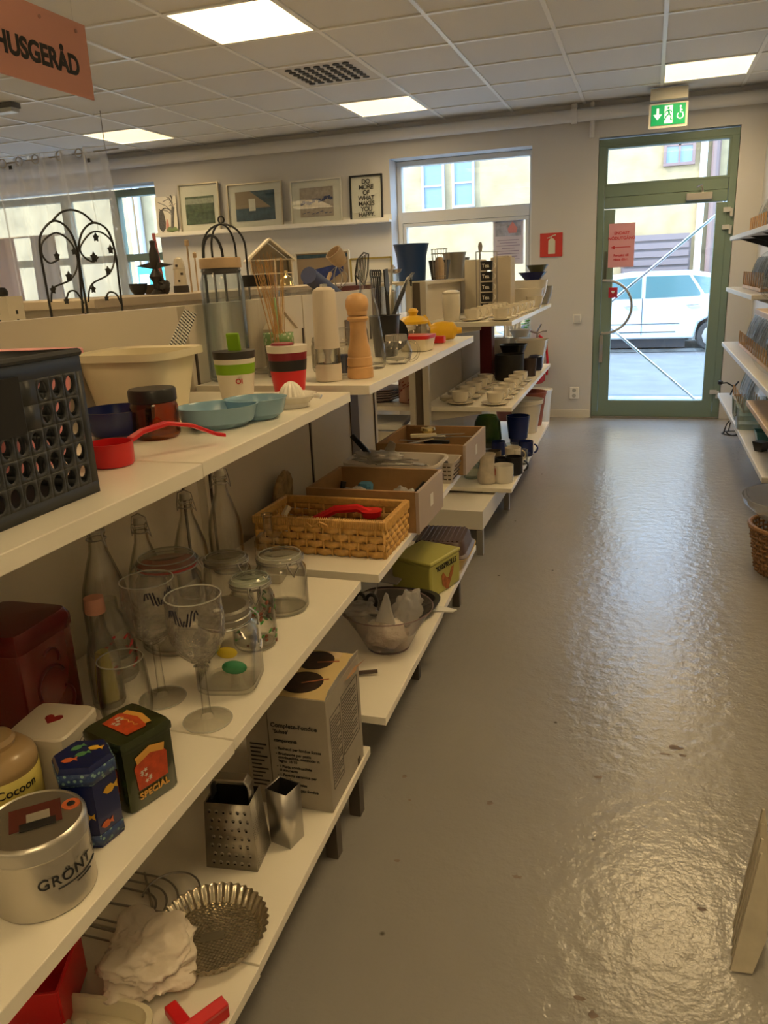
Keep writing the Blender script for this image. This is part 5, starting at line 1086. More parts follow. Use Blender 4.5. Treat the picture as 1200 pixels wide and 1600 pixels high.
# tart tin
tp = thing('tart_tin', 'fluted round tart tin on the bottom shelf', 'baking tin', (-.705, .983, ZL_+E_))
tinm = M('tart_metal', (.62, .56, .44), .25, .95)
MB().loft([(.083, .0), (.087, .004), (.100, .026), (.104, .028), (.104, .0295), (.0995, .028), (.086, .006), (.083, .0015)], seg=360, flute=.022, fn=40, capb=False, capt=False).build('fluted_rim', tinm, tp, sharp=1.2)
MB().loft([(0, 0), (.084, 0), (.084, .002), (0, .002)], seg=60).build('perforated_base', maskM('dimple_glint_tin', (.50, .45, .34), (.95, .85, .62), .22, kind='grid', scale=165, thr=.28, metal=.9, bump=1), tp)  # lighter dots paint the shine on the dimples
MB().box((.0, .0, .0024), (.042, .020, .0008), rz=.5).build('stamped_mark', M('stamp', (.16, .14, .10), .5, .5), tp)
tp.rotation_euler = (.0, 0, 0)
# wire trivet
q_ = P(218, 1425, ZL_)
tv = thing('coil_trivet', 'steel wire trivet of looping arcs behind the tart tin', 'trivet', (q_.x-.01, q_.y, ZL_+E_))
b = MB()
for k, R_ in enumerate((.040, .060, .082)): b.tube([(-.09, R_, .006)]+[(R_*math.cos(t), R_*math.sin(t)*1.0, .006+.001*k) for t in [PI/2-PI*q/20 for q in range(21)]]+[(-.09, -R_, .006)], .0022, 6)
b.tube(arc((.05, .05, .010), .055, -1.4, 3.6, 20), .0022, 6); b.tube([(-.04, .09, .003), (.07, -.03, .003)], .0022, 6); b.tube([(-.08, .0, .003), (.085, .01, .003)], .0022, 6)
b.build('wire', wirem, tv)
# crumpled bag, red frames and a moulded tray
pbm = M('frosted_bag', (.70, .62, .52), .45, bump=.5, bscale=25, sss=.3)
def blob(b, c, r, seed=0, nu=28, nv=18, rough=.25, fr=14, ang=2.0):
    c = Vector(c)
    def f(u, v):
        t, p = 2*PI*u, PI*(v*.998+.001); d = Vector((math.cos(t)*math.sin(p), math.sin(t)*math.sin(p), math.cos(p)))
        k = 1+rough*(noise.noise(d*ang+Vector((seed, 0, 0)))*.9)-rough*.55*abs(noise.noise(d*ang*2.3+Vector((0, seed, 0))))-rough*.10*abs(noise.noise(d*ang*5+Vector((0, 0, seed))))
        return c+Vector((d.x*r[0], d.y*r[1], max(d.z*r[2], -r[2]*.95)))*k
    b.grid(f, nu, nv, closeu=True)
bgp = tag(MB().box((0, 0, -10), (.001, .001, .001)).build('tmp', pbm), 'x', 'x'); bpy.data.objects.remove(bgp)
b = MB(); blob(b, (0, 0, .036), (.095, .085, .034), 3, 90, 60, .55, ang=1.7); o = b.build('plastic_bag', pbm, sharp=3); o.location = (-.775, .885, ZL_+.006); tag(o, 'crumpled frosted plastic bag on the bottom shelf', 'bag')
tr_ = thing('egg_tray', 'cream moulded tray with hollows at the bottom left corner', 'tray', (-.79, .735, ZL_+E_), .15)
MB().loft([(0, 0), (.085, 0), (.098, .03), (.104, .032), (.104, .034), (.094, .034), (.083, .008), (0, .008)], seg=56, n=4, asp=.62).build('tray_body', M('tray_cream', (.66, .60, .44), .35), tr_)
b = MB()
for i in range(4):
    for j in range(2): b.loft([(.020, .009), (.012, .024), (0, .026)], (-.055+.036*i, -.02+.038*j, 0), 14)
b.build('tray_cones', M('tray_cream2', (.66, .60, .44), .35), tr_)
rf = thing('red_frame_tool', 'red plastic squeegee-like tool sticking out beside the bag', 'tool', (-.625, .80, ZL_+.004), -.5)
MB().box((0, 0, .016), (.018, .11, .030)).build('head', redm, rf, bevel=.003); MB().box((-.035, -.01, .012), (.07, .022, .018)).build('neck', redm, rf, bevel=.003); MB().box((.006, .0, .035), (.020, .10, .012), ry=.3).build('lip', redm, rf, bevel=.002)
r2 = thing('red_holder', 'dark red plastic holder behind the frosted bag', 'holder', (-.86, .80, ZL_+.002), .4)
b = MB(); b.box((0, 0, .045), (.006, .12, .085)); b.box((-.05, .06, .045), (.10, .006, .085)); b.box((-.05, -.06, .045), (.10, .006, .085)); b.build('side_walls', redm, r2, bevel=.001); MB().box((-.05, 0, .002), (.1, .12, .003)).build('floor_plate', redm, r2)
# ================================================================ SECOND GONDOLA: BASKETS ON THE MIDDLE SHELF (h .640)
Z2 = .640
def weave(b, o, u, v, n_, wd, ht, cw, ch, amp=.0025, flare=0):
    """basket weave face: alternating over-under cells"""
    o, u, v, n_ = Vector(o), Vector(u), Vector(v), Vector(n_); nu, nv = int(wd/cw), max(2, int(ht/ch))
    rh = ht/nv
    for r in range(nv):
        def f(a, c, r=r):
            s_ = math.sin(PI*(a*nu+.5)+PI*r); return o+u*(a*wd)+v*(rh*(r+.06+.88*c))+n_*(amp*.55*s_+.0015*math.sin(PI*c)+flare*0)
        b.grid(f, nu*6, 2)
    for i in range(nu+1):
        x = wd*(i)/nu; p = o+u*min(max(x, .002), wd-.002)-n_*0; b.tube([p, p+v*ht], .0022, 5)
wb = thing('wicker_basket', 'rectangular woven wicker basket full of red kitchen bits', 'basket', (-.785, 1.875, Z2+E_))
w_, d_, h_ = .36, .20, .098
b = MB(); weave(b, (-w_/2, -d_/2, 0), (1, 0, 0), (0, 0, 1), (0, -1, 0), w_, h_*.82, .024, .019, .008); weave(b, (w_/2, -d_/2, 0), (0, 1, 0), (0, 0, 1), (1, 0, 0), d_, h_*.82, .017, .015, .007)
weave(b, (w_/2, d_/2, 0), (-1, 0, 0), (0, 0, 1), (0, 1, 0), w_, h_*.82, .022, .017, .004); weave(b, (-w_/2, d_/2, 0), (0, -1, 0), (0, 0, 1), (-1, 0, 0), d_, h_*.82, .015, .014, .004)
b.build('woven_sides', wickerm, wb, solid=.003, sharp=3)
MB().box((0, 0, .004), (w_-.004, d_-.004, .005)).build('bottom', wickerd, wb)
b = MB()
for s_ in (-1, 1): b.box((0, s_*(d_/2+.001), h_*.90), (w_+.014, .012, h_*.22)); b.box((s_*(w_/2+.001), 0, h_*.90), (.012, d_-.012, h_*.22))
b.build('rim', wickerm, wb, bevel=.003)
b = MB()
for k in range(70):
    x = -w_/2+w_*k/69; b.tube([(x, -d_/2-.008, h_*.80), (x+.001, -d_/2-.0085, h_*1.0), (x, -d_/2+.004, h_*1.03)], .0014, 4)
for k in range(40):
    y = -d_/2+d_*k/39; b.tube([(w_/2+.008, y, h_*.80), (w_/2+.0085, y, h_*1.0), (w_/2-.004, y, h_*1.03)], .0014, 4)
b.build('rim_binding', wickerm, wb)
MB().tube([(-.03, -d_/2-.008, .088), (-.01, -d_/2-.016, .080), (.012, -d_/2-.016, .094), (.03, -d_/2-.008, .084)], .003, 6).build('tied_knot', wickerm, wb)
# contents
def lay(name, label, cat, pts, r, mat, group=None, taper=None):
    return tag(MB().tube(pts, r, 8, taper=taper).build(name, mat), label, cat, group)
zc = Z2+.012
MB_ = MB(); o = MB_.tube([(-.09, 0, .0), (-.03, .01, .03), (.03, .02, .034), (.07, .02, .02)], .012, 8).loft([(0, 0), (.025, .003), (.03, .02), (0, .022)], (.07, .02, .01), 16).build('red_utensil', redm); o.location = (-.76, 1.905, zc+.040); tag(o, 'red kitchen utensil lying in the wicker basket', 'utensil')
lay('dark_red_scoop', 'darker red scoop handle crossing the wicker basket', 'scoop', [(-.84, 1.84, zc+.01), (-.76, 1.87, zc+.045), (-.70, 1.90, zc+.02)], .008, M('dark_red', (.3, .02, .02), .4))
lay('pastry_brush', 'pastry brush with dark handle lying in the wicker basket', 'brush', [(-.70, 1.835, zc+.035), (-.64, 1.84, zc+.04)], .006, blackm)
lay('pale_spatula', 'pale curved spoon leaning at the left of the wicker basket', 'spoon', [(-.915, 1.85, zc+.01), (-.93, 1.88, zc+.06), (-.925, 1.90, zc+.075)], .009, creampl)
lay('wooden_stick', 'short wooden stick poking up in the wicker basket', 'stick', [(-.86, 1.86, zc), (-.82, 1.86, zc+.06)], .004, palewood)
b = MB(); blob(b, (0, 0, 0), (.045, .03, .022), 9, 24, 16, .5); o = b.build('brush_bundle', M('bristle', (.55, .40, .24), .8, bump=1, bscale=90), sharp=3); o.location = (-.76, 1.835, zc+.028); tag(o, 'beige bristle bundle in the wicker basket', 'brush')
for k in range(4): lay('dark_skewer', 'dark thin skewer lying in the wicker basket', 'skewer', [(-.95+.01*k, 1.80+.01*k, zc+.02), (-.85, 1.82+.008*k, zc+.034)], .003, M('skewer%d' % k, (.10, .03, .03), .5), 'dark skewers in the wicker basket')
# wicker mat leaning on panel
wm = tag(MB().loft([(0, -.006), (.052, -.004), (.055, 0), (.052, .004), (0, .006)], seg=30, flute=.03, fn=18, tilt=Matrix.Rotation(PI/2, 3, 'Y')@Matrix.Rotation(0, 3, 'X')).build('straw_mat', M('straw_mat', (.36, .24, .11), .8, bump=1.5, bscale=60, var=.5, vscale=50)), 'round braided straw mat leaning against the panel', 'mat'); wm.location = (-1.0, 2.02, Z2+.115); wm.scale = (1.6, 1.15, 1.45); wm.rotation_euler = (0, .15, 0); wm.location.z = Z2+.081
def drawer(name, label, cx, cy, w_, d_, h_, rz, tagm=True):
    t = thing(name, label, 'box', (cx, cy, Z2+E_), rz); T = .011
    b = MB(); b.box((0, -d_/2+T/2, h_/2), (w_, T, h_)); b.box((0, d_/2-T/2, h_/2), (w_, T, h_)); b.box((-w_/2+T/2, 0, h_/2), (T, d_-2*T, h_)); b.box((0, 0, .004), (w_-2*T, d_-2*T, .006)); b.build('box_sides', mdfm, t, bevel=.0008)
    MB().box((w_/2+.002, 0, h_/2), (.010, d_+.004, h_)).build('box_front', mdffront, t, bevel=.0008)
    if tagm: MB().box((w_/2+.0075, .0, h_*.52), (.001, .030, .036)).build('label_sticker', M('sticker', (.74, .72, .70), .6), t)
    return t
drawer('drawer_box', 'brown open drawer box with plastic bags, next to the wicker basket', -.745, 2.125, .33, .27, .118, 0)
drawer('drawer_box', 'brown open drawer box of knives, farthest of the row', -.755, 2.83, .325, .36, .108, 0)
for k, (x, y, rx, lab) in enumerate(((-.81, 2.09, .07, 'clear plastic bag at the left in the brown drawer box'), (-.66, 2.11, .05, 'clear plastic bag at the right in the brown drawer box'))):
    b = MB(); blob(b, (0, 0, 0), (rx, .045, .032), 20+k, 36, 24, .5, ang=2.6); o = b.build('plastic_bag', bagm, sharp=3); o.location = (x, y, Z2+.062); tag(o, lab, 'bag')
tag(MB().loft([(0, 0), (.02, 0), (.022, .02), (.018, .028), (0, .028)], (-.80, 2.19, Z2+.058), 12, n=4).build('blue_sponge', M('sponge_blue', (.05, .17, .28), .7)), 'small blue block in the brown drawer box', 'block')
lay('black_tool', 'black tool at the right end of the first drawer box', 'tool', [(-.64, 2.16, Z2+.05), (-.61, 2.20, Z2+.085)], .014, blackm)
lay('black_tool', 'black knob at the left end of the first drawer box', 'tool', [(-.88, 2.19, Z2+.04), (-.875, 2.2, Z2+.085)], .009, blackm)
# white plastic tub
wtb = thing('white_tub', 'off-white rounded plastic tub full of cutlery', 'tub', (-.765, 2.40, Z2+E_))
tubm = M('tub_offwhite', (.60, .54, .48), .35)
MB().loft(wall_prof([(.125, 0), (.145, .085), (.155, .112), (.163, .114), (.163, .106)], .003), seg=64, n=6, asp=.62).build('tub_body', tubm, wtb)
b = MB()
for k in range(4): b.box((.139+.003*k, -.04+.026*k-.0, .03+.018*(k % 2)), (.004, .012, .022))
b.build('side_slots', slotm, wtb)
random.seed(21)
def cutlery(par, b, L): pass
fk = MB().tube([(-.075, 0, 0), (.02, 0, .003)], .003, 6).box((.045, 0, .003), (.04, .016, .002)).build('fork_proto', steelm)
for k in range(14):
    o = fk if k == 0 else fk.copy()
    if k: C.objects.link(o)
    o.name = 'cutlery'; o.location = (-.765+random.uniform(-.06, .06), 2.40+random.uniform(-.035, .035), Z2+.075+.003*k); o.rotation_euler = (random.uniform(-.1, .1), random.uniform(-.12, .12), random.uniform(-.6, .6)+(PI if k % 2 else 0)); tag(o, 'steel cutlery piece heaped in the off-white tub', 'cutlery', 'cutlery in the off-white tub')
b = MB(); blob(b, (0, 0, 0), (.085, .05, .022), 31, 40, 24, .5, ang=2.6); o = b.build('wrapped_bag', bagm, sharp=3); o.location = (-.83, 2.40, Z2+.118); tag(o, 'clear bag over the cutlery in the off-white tub', 'bag')
kq = onx(541, 686, -.90); tag(MB().box((0, 0, 0), (.018, .010, .15)).build('kitchen_knife', blackm, bevel=.003), 'black knife handle slanting up from the off-white tub', 'knife'); o = [x for x in bpy.data.objects if x.name == 'kitchen_knife'][0]; o.location = (-.865, 2.40, Z2+.135); o.rotation_euler = (0, -.75, 0)
tag(MB().prism([(0, 0), (.02, .01), (.03, .05), (.01, .06), (-.01, .03)], (-.80, 2.42, Z2+.11), (1, 0, .0), (0, 0, 1), (0, .003, 0)).build('spoon_tip', steelm), 'upright steel spoon tip in the off-white tub', 'spoon')
sbk = thing('small_white_basket', 'small cream slotted basket between the tub and far drawer box', 'basket', (-.645, 2.575, Z2+E_))
MB().loft(wall_prof([(.036, 0), (.046, .075), (.05, .077)], .002), seg=40, n=8, asp=1.35).build('basket_body', tubm, sbk)
b = MB()
for j in range(4):
    for i in range(5): b.box((.040+.0026*j, -.036+.018*i, .016+.015*j), (.003, .013, .004)); b.box((-.03+.015*i, -.052-.003*j, .016+.015*j), (.010, .003, .004))
b.build('slots', slotm, sbk)
b = MB(); 
for i in range(5): b.loft([(.0, 0), (.010, .003), (.010, .009), (0, .012)], (-.02+.02*(i % 3), -.02+.03*(i//3), .055), 8)
b.build('dark_bits', blackm, sbk)
for k, (x, y, a, m_) in enumerate(((-.76, 2.80, .1, blackm), (-.74, 2.84, -.05, blackm), (-.765, 2.88, .15, steelm), (-.80, 2.87, .3, steelm))):
    t = thing('table_knife', ('black handled knife lying foremost in the far drawer box', 'black handled knife second in the far drawer box', 'long steel slicer leaning over the right side of the far drawer box', 'pale handled knife at the back of the far drawer box')[k], 'knife', (x, y, Z2+.072+.008*k), a)
    MB().box((0, 0, 0), (.10, .018, .014)).build('handle', m_ if k != 3 else creampl, t, bevel=.003); MB().prism([(0, -.008), (.10, -.006), (.11, .004), (0, .008)], (.05 if k != 1 else -.15, 0, 0), (1, 0, 0), (0, 1, 0), (0, 0, .002)).build('blade', steelm, t)
gtp = tag(MB().loft([(0, 0), (.022, .002), (.03, .012), (.026, .022), (0, .028)], seg=24).build('gold_tea_strainer', M('brass', (.7, .55, .25), .2, 1)), 'shiny round strainer in the far drawer box', 'strainer'); gtp.location = (-.79, 2.90, Z2+.10)
for k in range(5):
    o = fk.copy(); C.objects.link(o); o.name = 'fork'; o.location = (-.85+.012*k, 2.76+.01*k, Z2+.080); o.rotation_euler = (0, -.12, .3+.1*k); tag(o, 'small fork at the left in the far drawer box', 'fork', 'small forks in the far drawer box')
# bottom shelf of second gondola (h .246)
Z3 = .246
ab = thing('acrylic_bowl', 'large clear plastic bowl packed with bags on the low shelf', 'bowl', (-.705, 2.06, Z3+E_))
MB().loft(wall_prof([(.055, 0), (.066, .006), (.075, .022), (.100, .070), (.132, .122), (.140, .132)], .0022), seg=56).build('bowl_wall', acryl, ab)
b = MB(); b.tube(arc((0, 0, .132), .1395, 0, 2*PI, 56)[:-1], .0018, 6, closed=True); b.tube(arc((0, 0, .004), .064, 0, 2*PI, 40)[:-1], .0018, 6, closed=True); b.build('rim_lines', M('rim_mauve', (.20, .13, .13), .3), ab)
bagr = M('rice_bag', (.70, .64, .56), .45, bump=1.2, bscale=60)
b = MB(); blob(b, (0, 0, 0), (.062, .055, .048), 41, 40, 28, .35); o = b.build('crystal_bag', bagr, sharp=3); o.location = (-.70, 2.035, Z3+.058); tag(o, 'bag of white crystals in the plastic bowl', 'bag')
b = MB(); blob(b, (0, 0, 0), (.042, .03, .062), 43, 36, 28, .4); o = b.build('clear_bag', bagm, sharp=3); o.location = (-.645, 2.08, Z3+.125); o.rotation_euler = (0, .35, 0); tag(o, 'bulging clear bag at the right of the plastic bowl', 'bag')
b = MB(); blob(b, (0, 0, 0), (.062, .03, .024), 47, 36, 24, .5); o = b.build('flat_bag', bagm, sharp=3); o.location = (-.79, 2.04, Z3+.128); tag(o, 'crumpled clear bag hanging over the left rim of the plastic bowl', 'bag')
b = MB(); b.prism([(-.034, 0), (.030, -.004), (.006, .085), (-.002, .09)], (-.695, 2.01, Z3+.10), (1, 0, 0), (0, .15, 1), (0, .012, 0)); tag(b.build('pointed_bag', bagm, bevel=.003), 'pointed clear bag standing up in the plastic bowl', 'bag')
t = thing('scissors', 'black handled scissors in the plastic bowl', 'scissors', (-.735, 2.06, Z3+.10)); b = MB()
for s_ in (-1, 1): b.tube([(-.035+.018*s_+.016*math.cos(a), .0, .045+.022*math.sin(a)) for a in [2*PI*k/14 for k in range(14)]], .006, 6, closed=True)
b.build('handles', blackm, t); MB().prism([(-.006, 0), (.006, 0), (.001, .05)], (-.01, 0, .055), (1, 0, 0), (.3, 0, 1), (0, .002, 0)).build('blade_tip', chromem, t)
dp = tag(MB().loft([(0, 0), (.10, .0), (.125, .03), (.14, .034), (.14, .037), (.122, .036), (.098, .005), (0, .004)], seg=40, n=3, asp=.8).build('black_pan', M('pan_black', (.02, .02, .022), .5)), 'black shallow pan behind the plastic bowl', 'pan'); dp.location = (-.755, 2.325, Z3+E_)
tag(MB().prism([(-.09, -.04), (.08, -.07), (.10, .03), (-.02, .06)], (-.87, 2.50, Z3+.06), (1, 0, 0), (0, 1, .2), (0, 0, .004)).build('grey_board', M('board_grey', (.42, .40, .38), .5)), 'grey flat board lying behind the black pan', 'board')
tag(MB().tube([(-.80, 1.84, Z3+.008), (-.68, 1.88, Z3+.012)], .006, 8).tube([(-.83, 1.83, Z3+.006), (-.82, 1.80, Z3+.03)], .004, 6).build('dark_tongs', M('tong_brown', (.07, .045, .035), .5)), 'dark tongs lying just behind the fondue carton', 'tongs')
yt = thing('crispbread_tin', 'lime yellow tin with a bread picture on the low shelf', 'tin', (-.715, 2.55, Z3+E_), -.30)
ytm = M('tin_lime', (.42, .40, .10), .4)
MB().box((0, 0, .060), (.165, .20, .120)).build('tin_body', ytm, yt, bevel=.008); MB().box((0, 0, .126), (.170, .205, .016)).build('lid', ytm, yt, bevel=.006)
text('°KRISPROLLS', .027, (.0835, .0, .090), (0, 1, 0), (0, 0, 1), inkm, yt, bold=.0005, width=.9)
MB().prism([(-.042, .024), (-.036, -.012), (-.010, -.036), (.004, -.038), (.012, -.022), (.038, .016), (.042, .04), (.026, .036), (.006, .004), (-.010, .010), (-.030, .034)], (.0835, .01, .042), (0, 1, 0), (0, 0, 1), (.0006, 0, 0)).build('bread_print', M('bread_brown', (.38, .12, .035), .6, var=.4, vscale=60), yt)
lf_ = thing('loaf_pan', 'cream loaf dish with a ribbed dark brown lid', 'dish', (-.715, 2.80, Z3+E_), .06)
MB().loft(wall_prof([(.085, 0), (.100, .04), (.115, .058), (.118, .060)], .003), seg=56, n=6, asp=1.15).build('dish', M('dish_cream', (.66, .48, .20), .4), lf_)
brl = M('lid_brown', (.085, .050, .045), .4)
MB().loft([(.112, .058), (.114, .062), (.102, .070), (.096, .105), (.088, .116), (0, .118)], seg=56, n=7, asp=1.15).build('lid', brl, lf_)
b = MB()
for k in range(9): b.box((-.072+.018*k, 0, .119), (.008, .185, .004))
b.build('lid_ribs', brl, lf_, bevel=.0015)
tag(MB().prism([(-.03, -.03), (.06, -.02), (.07, .0), (.03, .01), (-.02, .02)], (-.63, 2.36, Z3+.002), (1, 0, 0), (0, 1, 0), (0, 0, .004)).build('paper_flap', paper), 'scrap of pale paper at the edge beside the lime yellow tin', 'paper')
# ================================================================ CROCKERY SHELVES
ZT, Z5, Z6 = 1.0975, .6815, .2625
def cup_saucer_proto():
    t = thing('cup_and_saucer', 'x', 'cup', (0, 0, 0))
    MB().loft(wall_prof([(.024, .008), (.034, .014), (.041, .035), (.044, .062)], .002), seg=28).build('cup', creamcer, t)
    MB().tube(arc((.040, 0, .038), .018, -1.3, 1.4, 10, 'xz'), .003, 6).build('handle', creamcer, t)
    MB().loft([(0, 0), (.035, 0), (.065, .008), (.072, .013), (.070, .014), (.045, .006), (0, .005)], seg=32).build('saucer', creamcer, t)
    return t
cs = cup_saucer_proto(); nfirst = True
def cups(spots_, z, labf, grp):
    global nfirst
    for k, (x, y, s) in enumerate(spots_):
        if nfirst: cs.location = (x, y, z+E_); cs.scale = (s,)*3; cs['label'] = labf(k); cs['group'] = grp; nfirst = False; cs.rotation_euler = (0, 0, .4)
        else: dup(cs, (x, y, z+E_), random.uniform(-1, 1), labf(k), grp, s)
row = []
for k in range(7): row.append((-.685, 3.93+.155*k, .92))
for k in range(6): row.append((-.83, 3.95+.16*k, .92))
cups(row, ZT, lambda k: 'cream cup on its saucer in the front row of the top crockery shelf' if k < 7 else 'cream cup on its saucer in the second row of the top crockery shelf', 'cups and saucers on the top crockery shelf')
for g_i, o in enumerate([x for x in bpy.data.objects if x.get('group') == 'cups and saucers on the top crockery shelf']):
    o['group'] = 'front row cups on the top crockery shelf' if 'front row' in o['label'] else 'second row cups on the top crockery shelf'
row2 = [(-.715, 3.94+.17*k, 1.0) for k in range(6)]+[(-.90, 3.96+.17*k, 1.05) for k in range(5)]
cups(row2, Z5, lambda k: 'cream coffee cup on saucer along the front of the middle crockery shelf' if k < 6 else 'cream coffee cup on a plate stack at the back of the middle crockery shelf', 'q')
for o in [x for x in bpy.data.objects if x.get('group') == 'q']: o['group'] = 'front row cups on the middle crockery shelf' if 'front' in o['label'] else 'back row cups on the middle crockery shelf'
pp0 = None
for k in range(8):
    loc = (-.90, 3.96, 0)
for s_, (x, y) in enumerate(((-.985, 4.04), (-.985, 4.22), (-.985, 4.40))):
    for k in range(3):
        if pp0 is None: o = pp0 = MB().loft([(0, 0), (.05, 0), (.085, .009), (.090, .013), (.086, .013), (.05, .004), (0, .004)], seg=32).build('plate', creamcer)
        else: o = pp0.copy(); C.objects.link(o)
        o.scale = (.5, .5, 1); o.location = (x, y, Z5+E_+.006*k); tag(o, 'small cream saucer in a low stack by the back panel', 'plate', 'stacked saucers by the back panel')
# tall cup stack, canisters etc. on top
def rack_cup(): pass
tc_ = lathe_thing('stacked_beakers', 'pair of tall cream lidded beakers at the near end of the top crockery shelf', 'beaker', (-.94, 3.97, ZT+E_), [('beaker', [(0, 0), (.038, 0), (.044, .05), (.045, .09), (.043, .13), (.040, .135), (0, .135)], creamcer), ('lid', [(.044, .135), (.045, .14), (.03, .15), (0, .152)], creamcer)])
mr = thing('mug_rack', 'wire tower of stacked espresso mugs lettered black and white', 'mug rack', (-.885, 4.62, ZT+E_))
b = MB()
for sx in (-1, 1):
    for sy in (-1, 1): b.tube([(sx*.05, sy*.05, 0), (sx*.05, sy*.05, .34)], .0025, 5)
for z in (.002, .34): b.tube([(-.05, -.05, z), (.05, -.05, z), (.05, .05, z), (-.05, .05, z)], .0025, 5, closed=True)
b.build('wire_frame', wirem, mr)
first = None
for k in range(5):
    if first is None:
        t = thing('espresso_mug', 'x', 'mug', (0, 0, 0), 0); MB().loft(wall_prof([(.033, 0), (.036, .05)], .002), seg=28).build('mug_body', blackm, t); MB().tube(arc((.034, 0, .025), .016, -1.4, 1.4, 10, 'xz'), .004, 6).build('handle', whitecer, t)
        text('Tea', .028, (0, 0, .016), (1, 0, 0), (0, 0, 1), whitecer, t, bend=.0365, bold=.0006); first = t
    o = first if k == 0 else dup(first, (0, 0, 0)); o.location = (-.885, 4.62, ZT+.008+.058*k); o['label'] = ('bottom', 'second lowest', 'middle', 'second highest', 'topmost')[k]+' black mug in the wire mug tower'; o['group'] = 'black mugs in the wire tower'; o.rotation_euler = (0, 0, 0)
MB()
tag(MB().box((-.845, 4.93, ZT+.155+E_), (.12, .16, .31)).box((-.845, 4.93, ZT+.3145), (.09, .12, .008)).build('tall_cream_box', M('box_beige', (.55, .48, .38), .6, var=.08), bevel=.003), 'tall beige upright box beside the mug tower', 'box')
tag(MB().box((-.985, 4.80, ZT+.152), (.09, .20, .30)).build('cream_box_rear', M('box_beige2', (.60, .55, .45), .6), bevel=.003), 'tall cream box standing behind the beige upright box', 'box')
def bowl_at(label, x, y, z, r, h, mat, name='bowl', cat='bowl', group=None, n=2, rz=0):
    return simple(name, label, cat, [(r*.5, 0), (r*.62, .004), (r*.9, h*.5), (r, h)], mat, (x, y, z+E_), t=.0025, n=n, rz=rz)
bowl_at('small cream bowl in front of the stacked bowls on the top crockery shelf', -.665, 5.02, ZT, .052, .075, creamcer)
bowl_at('wide cream bowl with a thick rim on the top crockery shelf', -.735, 5.18, ZT, .105, .12, creamcer)
bowl_at('largest curved cream bowl at the far end of the top crockery shelf', -.76, 5.43, ZT, .125, .165, creamcer)
bowl_at('grey bowl last at the far end of the top crockery shelf', -.705, 5.64, ZT, .08, .12, M('grey_china', (.32, .30, .25), .3))
tag(MB().box((-.95, 5.20, ZT+.1155), (.17, .10, .23)).build('upright_tray', creamcer, bevel=.006), 'upright cream tray behind the wide cream bowl', 'tray')
simple('navy_bowl', 'dark blue bowl stacked above the last bowls on the top crockery shelf', 'bowl', [(.05, 0), (.095, .05)], navym, (-.745, 5.50, ZT+.166), t=.003)
simple('green_bowl', 'olive bowl topmost at the far end of the top crockery shelf', 'bowl', [(.045, 0), (.075, .045)], M('olive_china', (.18, .17, .08), .3), (-.725, 5.58, ZT+.216), t=.003)
# objects standing along the panel top
zt = 1.2975
t = thing('ledge_board', 'narrow top board along the panel of the crockery shelves', 'shelf', (-1.23, 4.8, zt)); MB().box((0, 0, -.008), (.36, 1.85, .0155)).build('board', panelm, t)
pass
zt += .0005
bu = lathe_thing('blue_bucket', 'blue metal bucket on top of the crockery shelves', 'bucket', (-1.27, 4.42, zt), [('bucket_wall', wall_prof([(.075, 0), (.083, .13), (.084, .135), (.098, .195)], .002), M('bucket_blue', (.008, .04, .15), .35)), ('rim', [(.0985, .192), (.1005, .195), (.0985, .198)], M('bucket_blue2', (.015, .06, .2), .35))])
t = thing('wire_basket_hanger', 'small wire basket with a pale figure beside the blue bucket', 'basket', (-1.13, 4.50, zt)); b = MB()
for z, r in ((.02, .035), (.14, .045), (.165, .045)): b.tube(arc((0, 0, z), r, 0, 2*PI, 20)[:-1], .002, 5, closed=True)
for k in range(8): a = PI/4*k; b.tube([(.035*math.cos(a), .035*math.sin(a), .0), (.045*math.cos(a), .045*math.sin(a), .165)], .0018, 5)
b.build('wire', wirem, t); MB().loft([(0, .004), (.026, .004), (.028, .09), (.018, .12), (0, .125)], seg=20).build('pale_contents', palewood, t)
simple('black_pot', 'black square pot between the wire basket and steel bucket', 'pot', [(.045, 0), (.06, .11)], blackm, (-1.20, 4.78, zt), n=5, t=.003)
for k, (x, y, s, lab) in enumerate(((-1.16, 5.0, 1.0, 'larger galvanised bucket on top of the crockery shelves'), (-1.18, 5.26, .82, 'smaller galvanised pot right of the larger bucket'))):
    simple('galvanised_bucket', lab, 'bucket', [(.050*s, 0), (.068*s, .13*s), (.075*s, .155*s)], M('galv%d' % k, (.34, .33, .30), .4, .8), (x, y, zt), t=.002, rz=.2*k)
t = thing('brown_pot', 'brown pot holding an upright spoon near the poster', 'pot', (-1.12, 5.62, zt)); MB().loft(wall_prof([(.045, 0), (.052, .09)], .003), seg=24).build('pot', M('pot_brown', (.10, .085, .06), .5), t)
MB().tube([(0, 0, .02), (.0, 0, .16)], .003, 6).loft([(0, -.03), (.012, -.02), (.016, .01), (.010, .035), (0, .04)], (0, 0, .19), 12, asp=.3).build('spoon', M('spoon_grey', (.35, .33, .32), .4), t)
simple('tall_glass_cylinder', 'tall clear glass cylinder vase in front of the white window', 'vase', [(.055, 0), (.058, .25)], glass, (-1.45, 4.55, 1.10), t=.003)
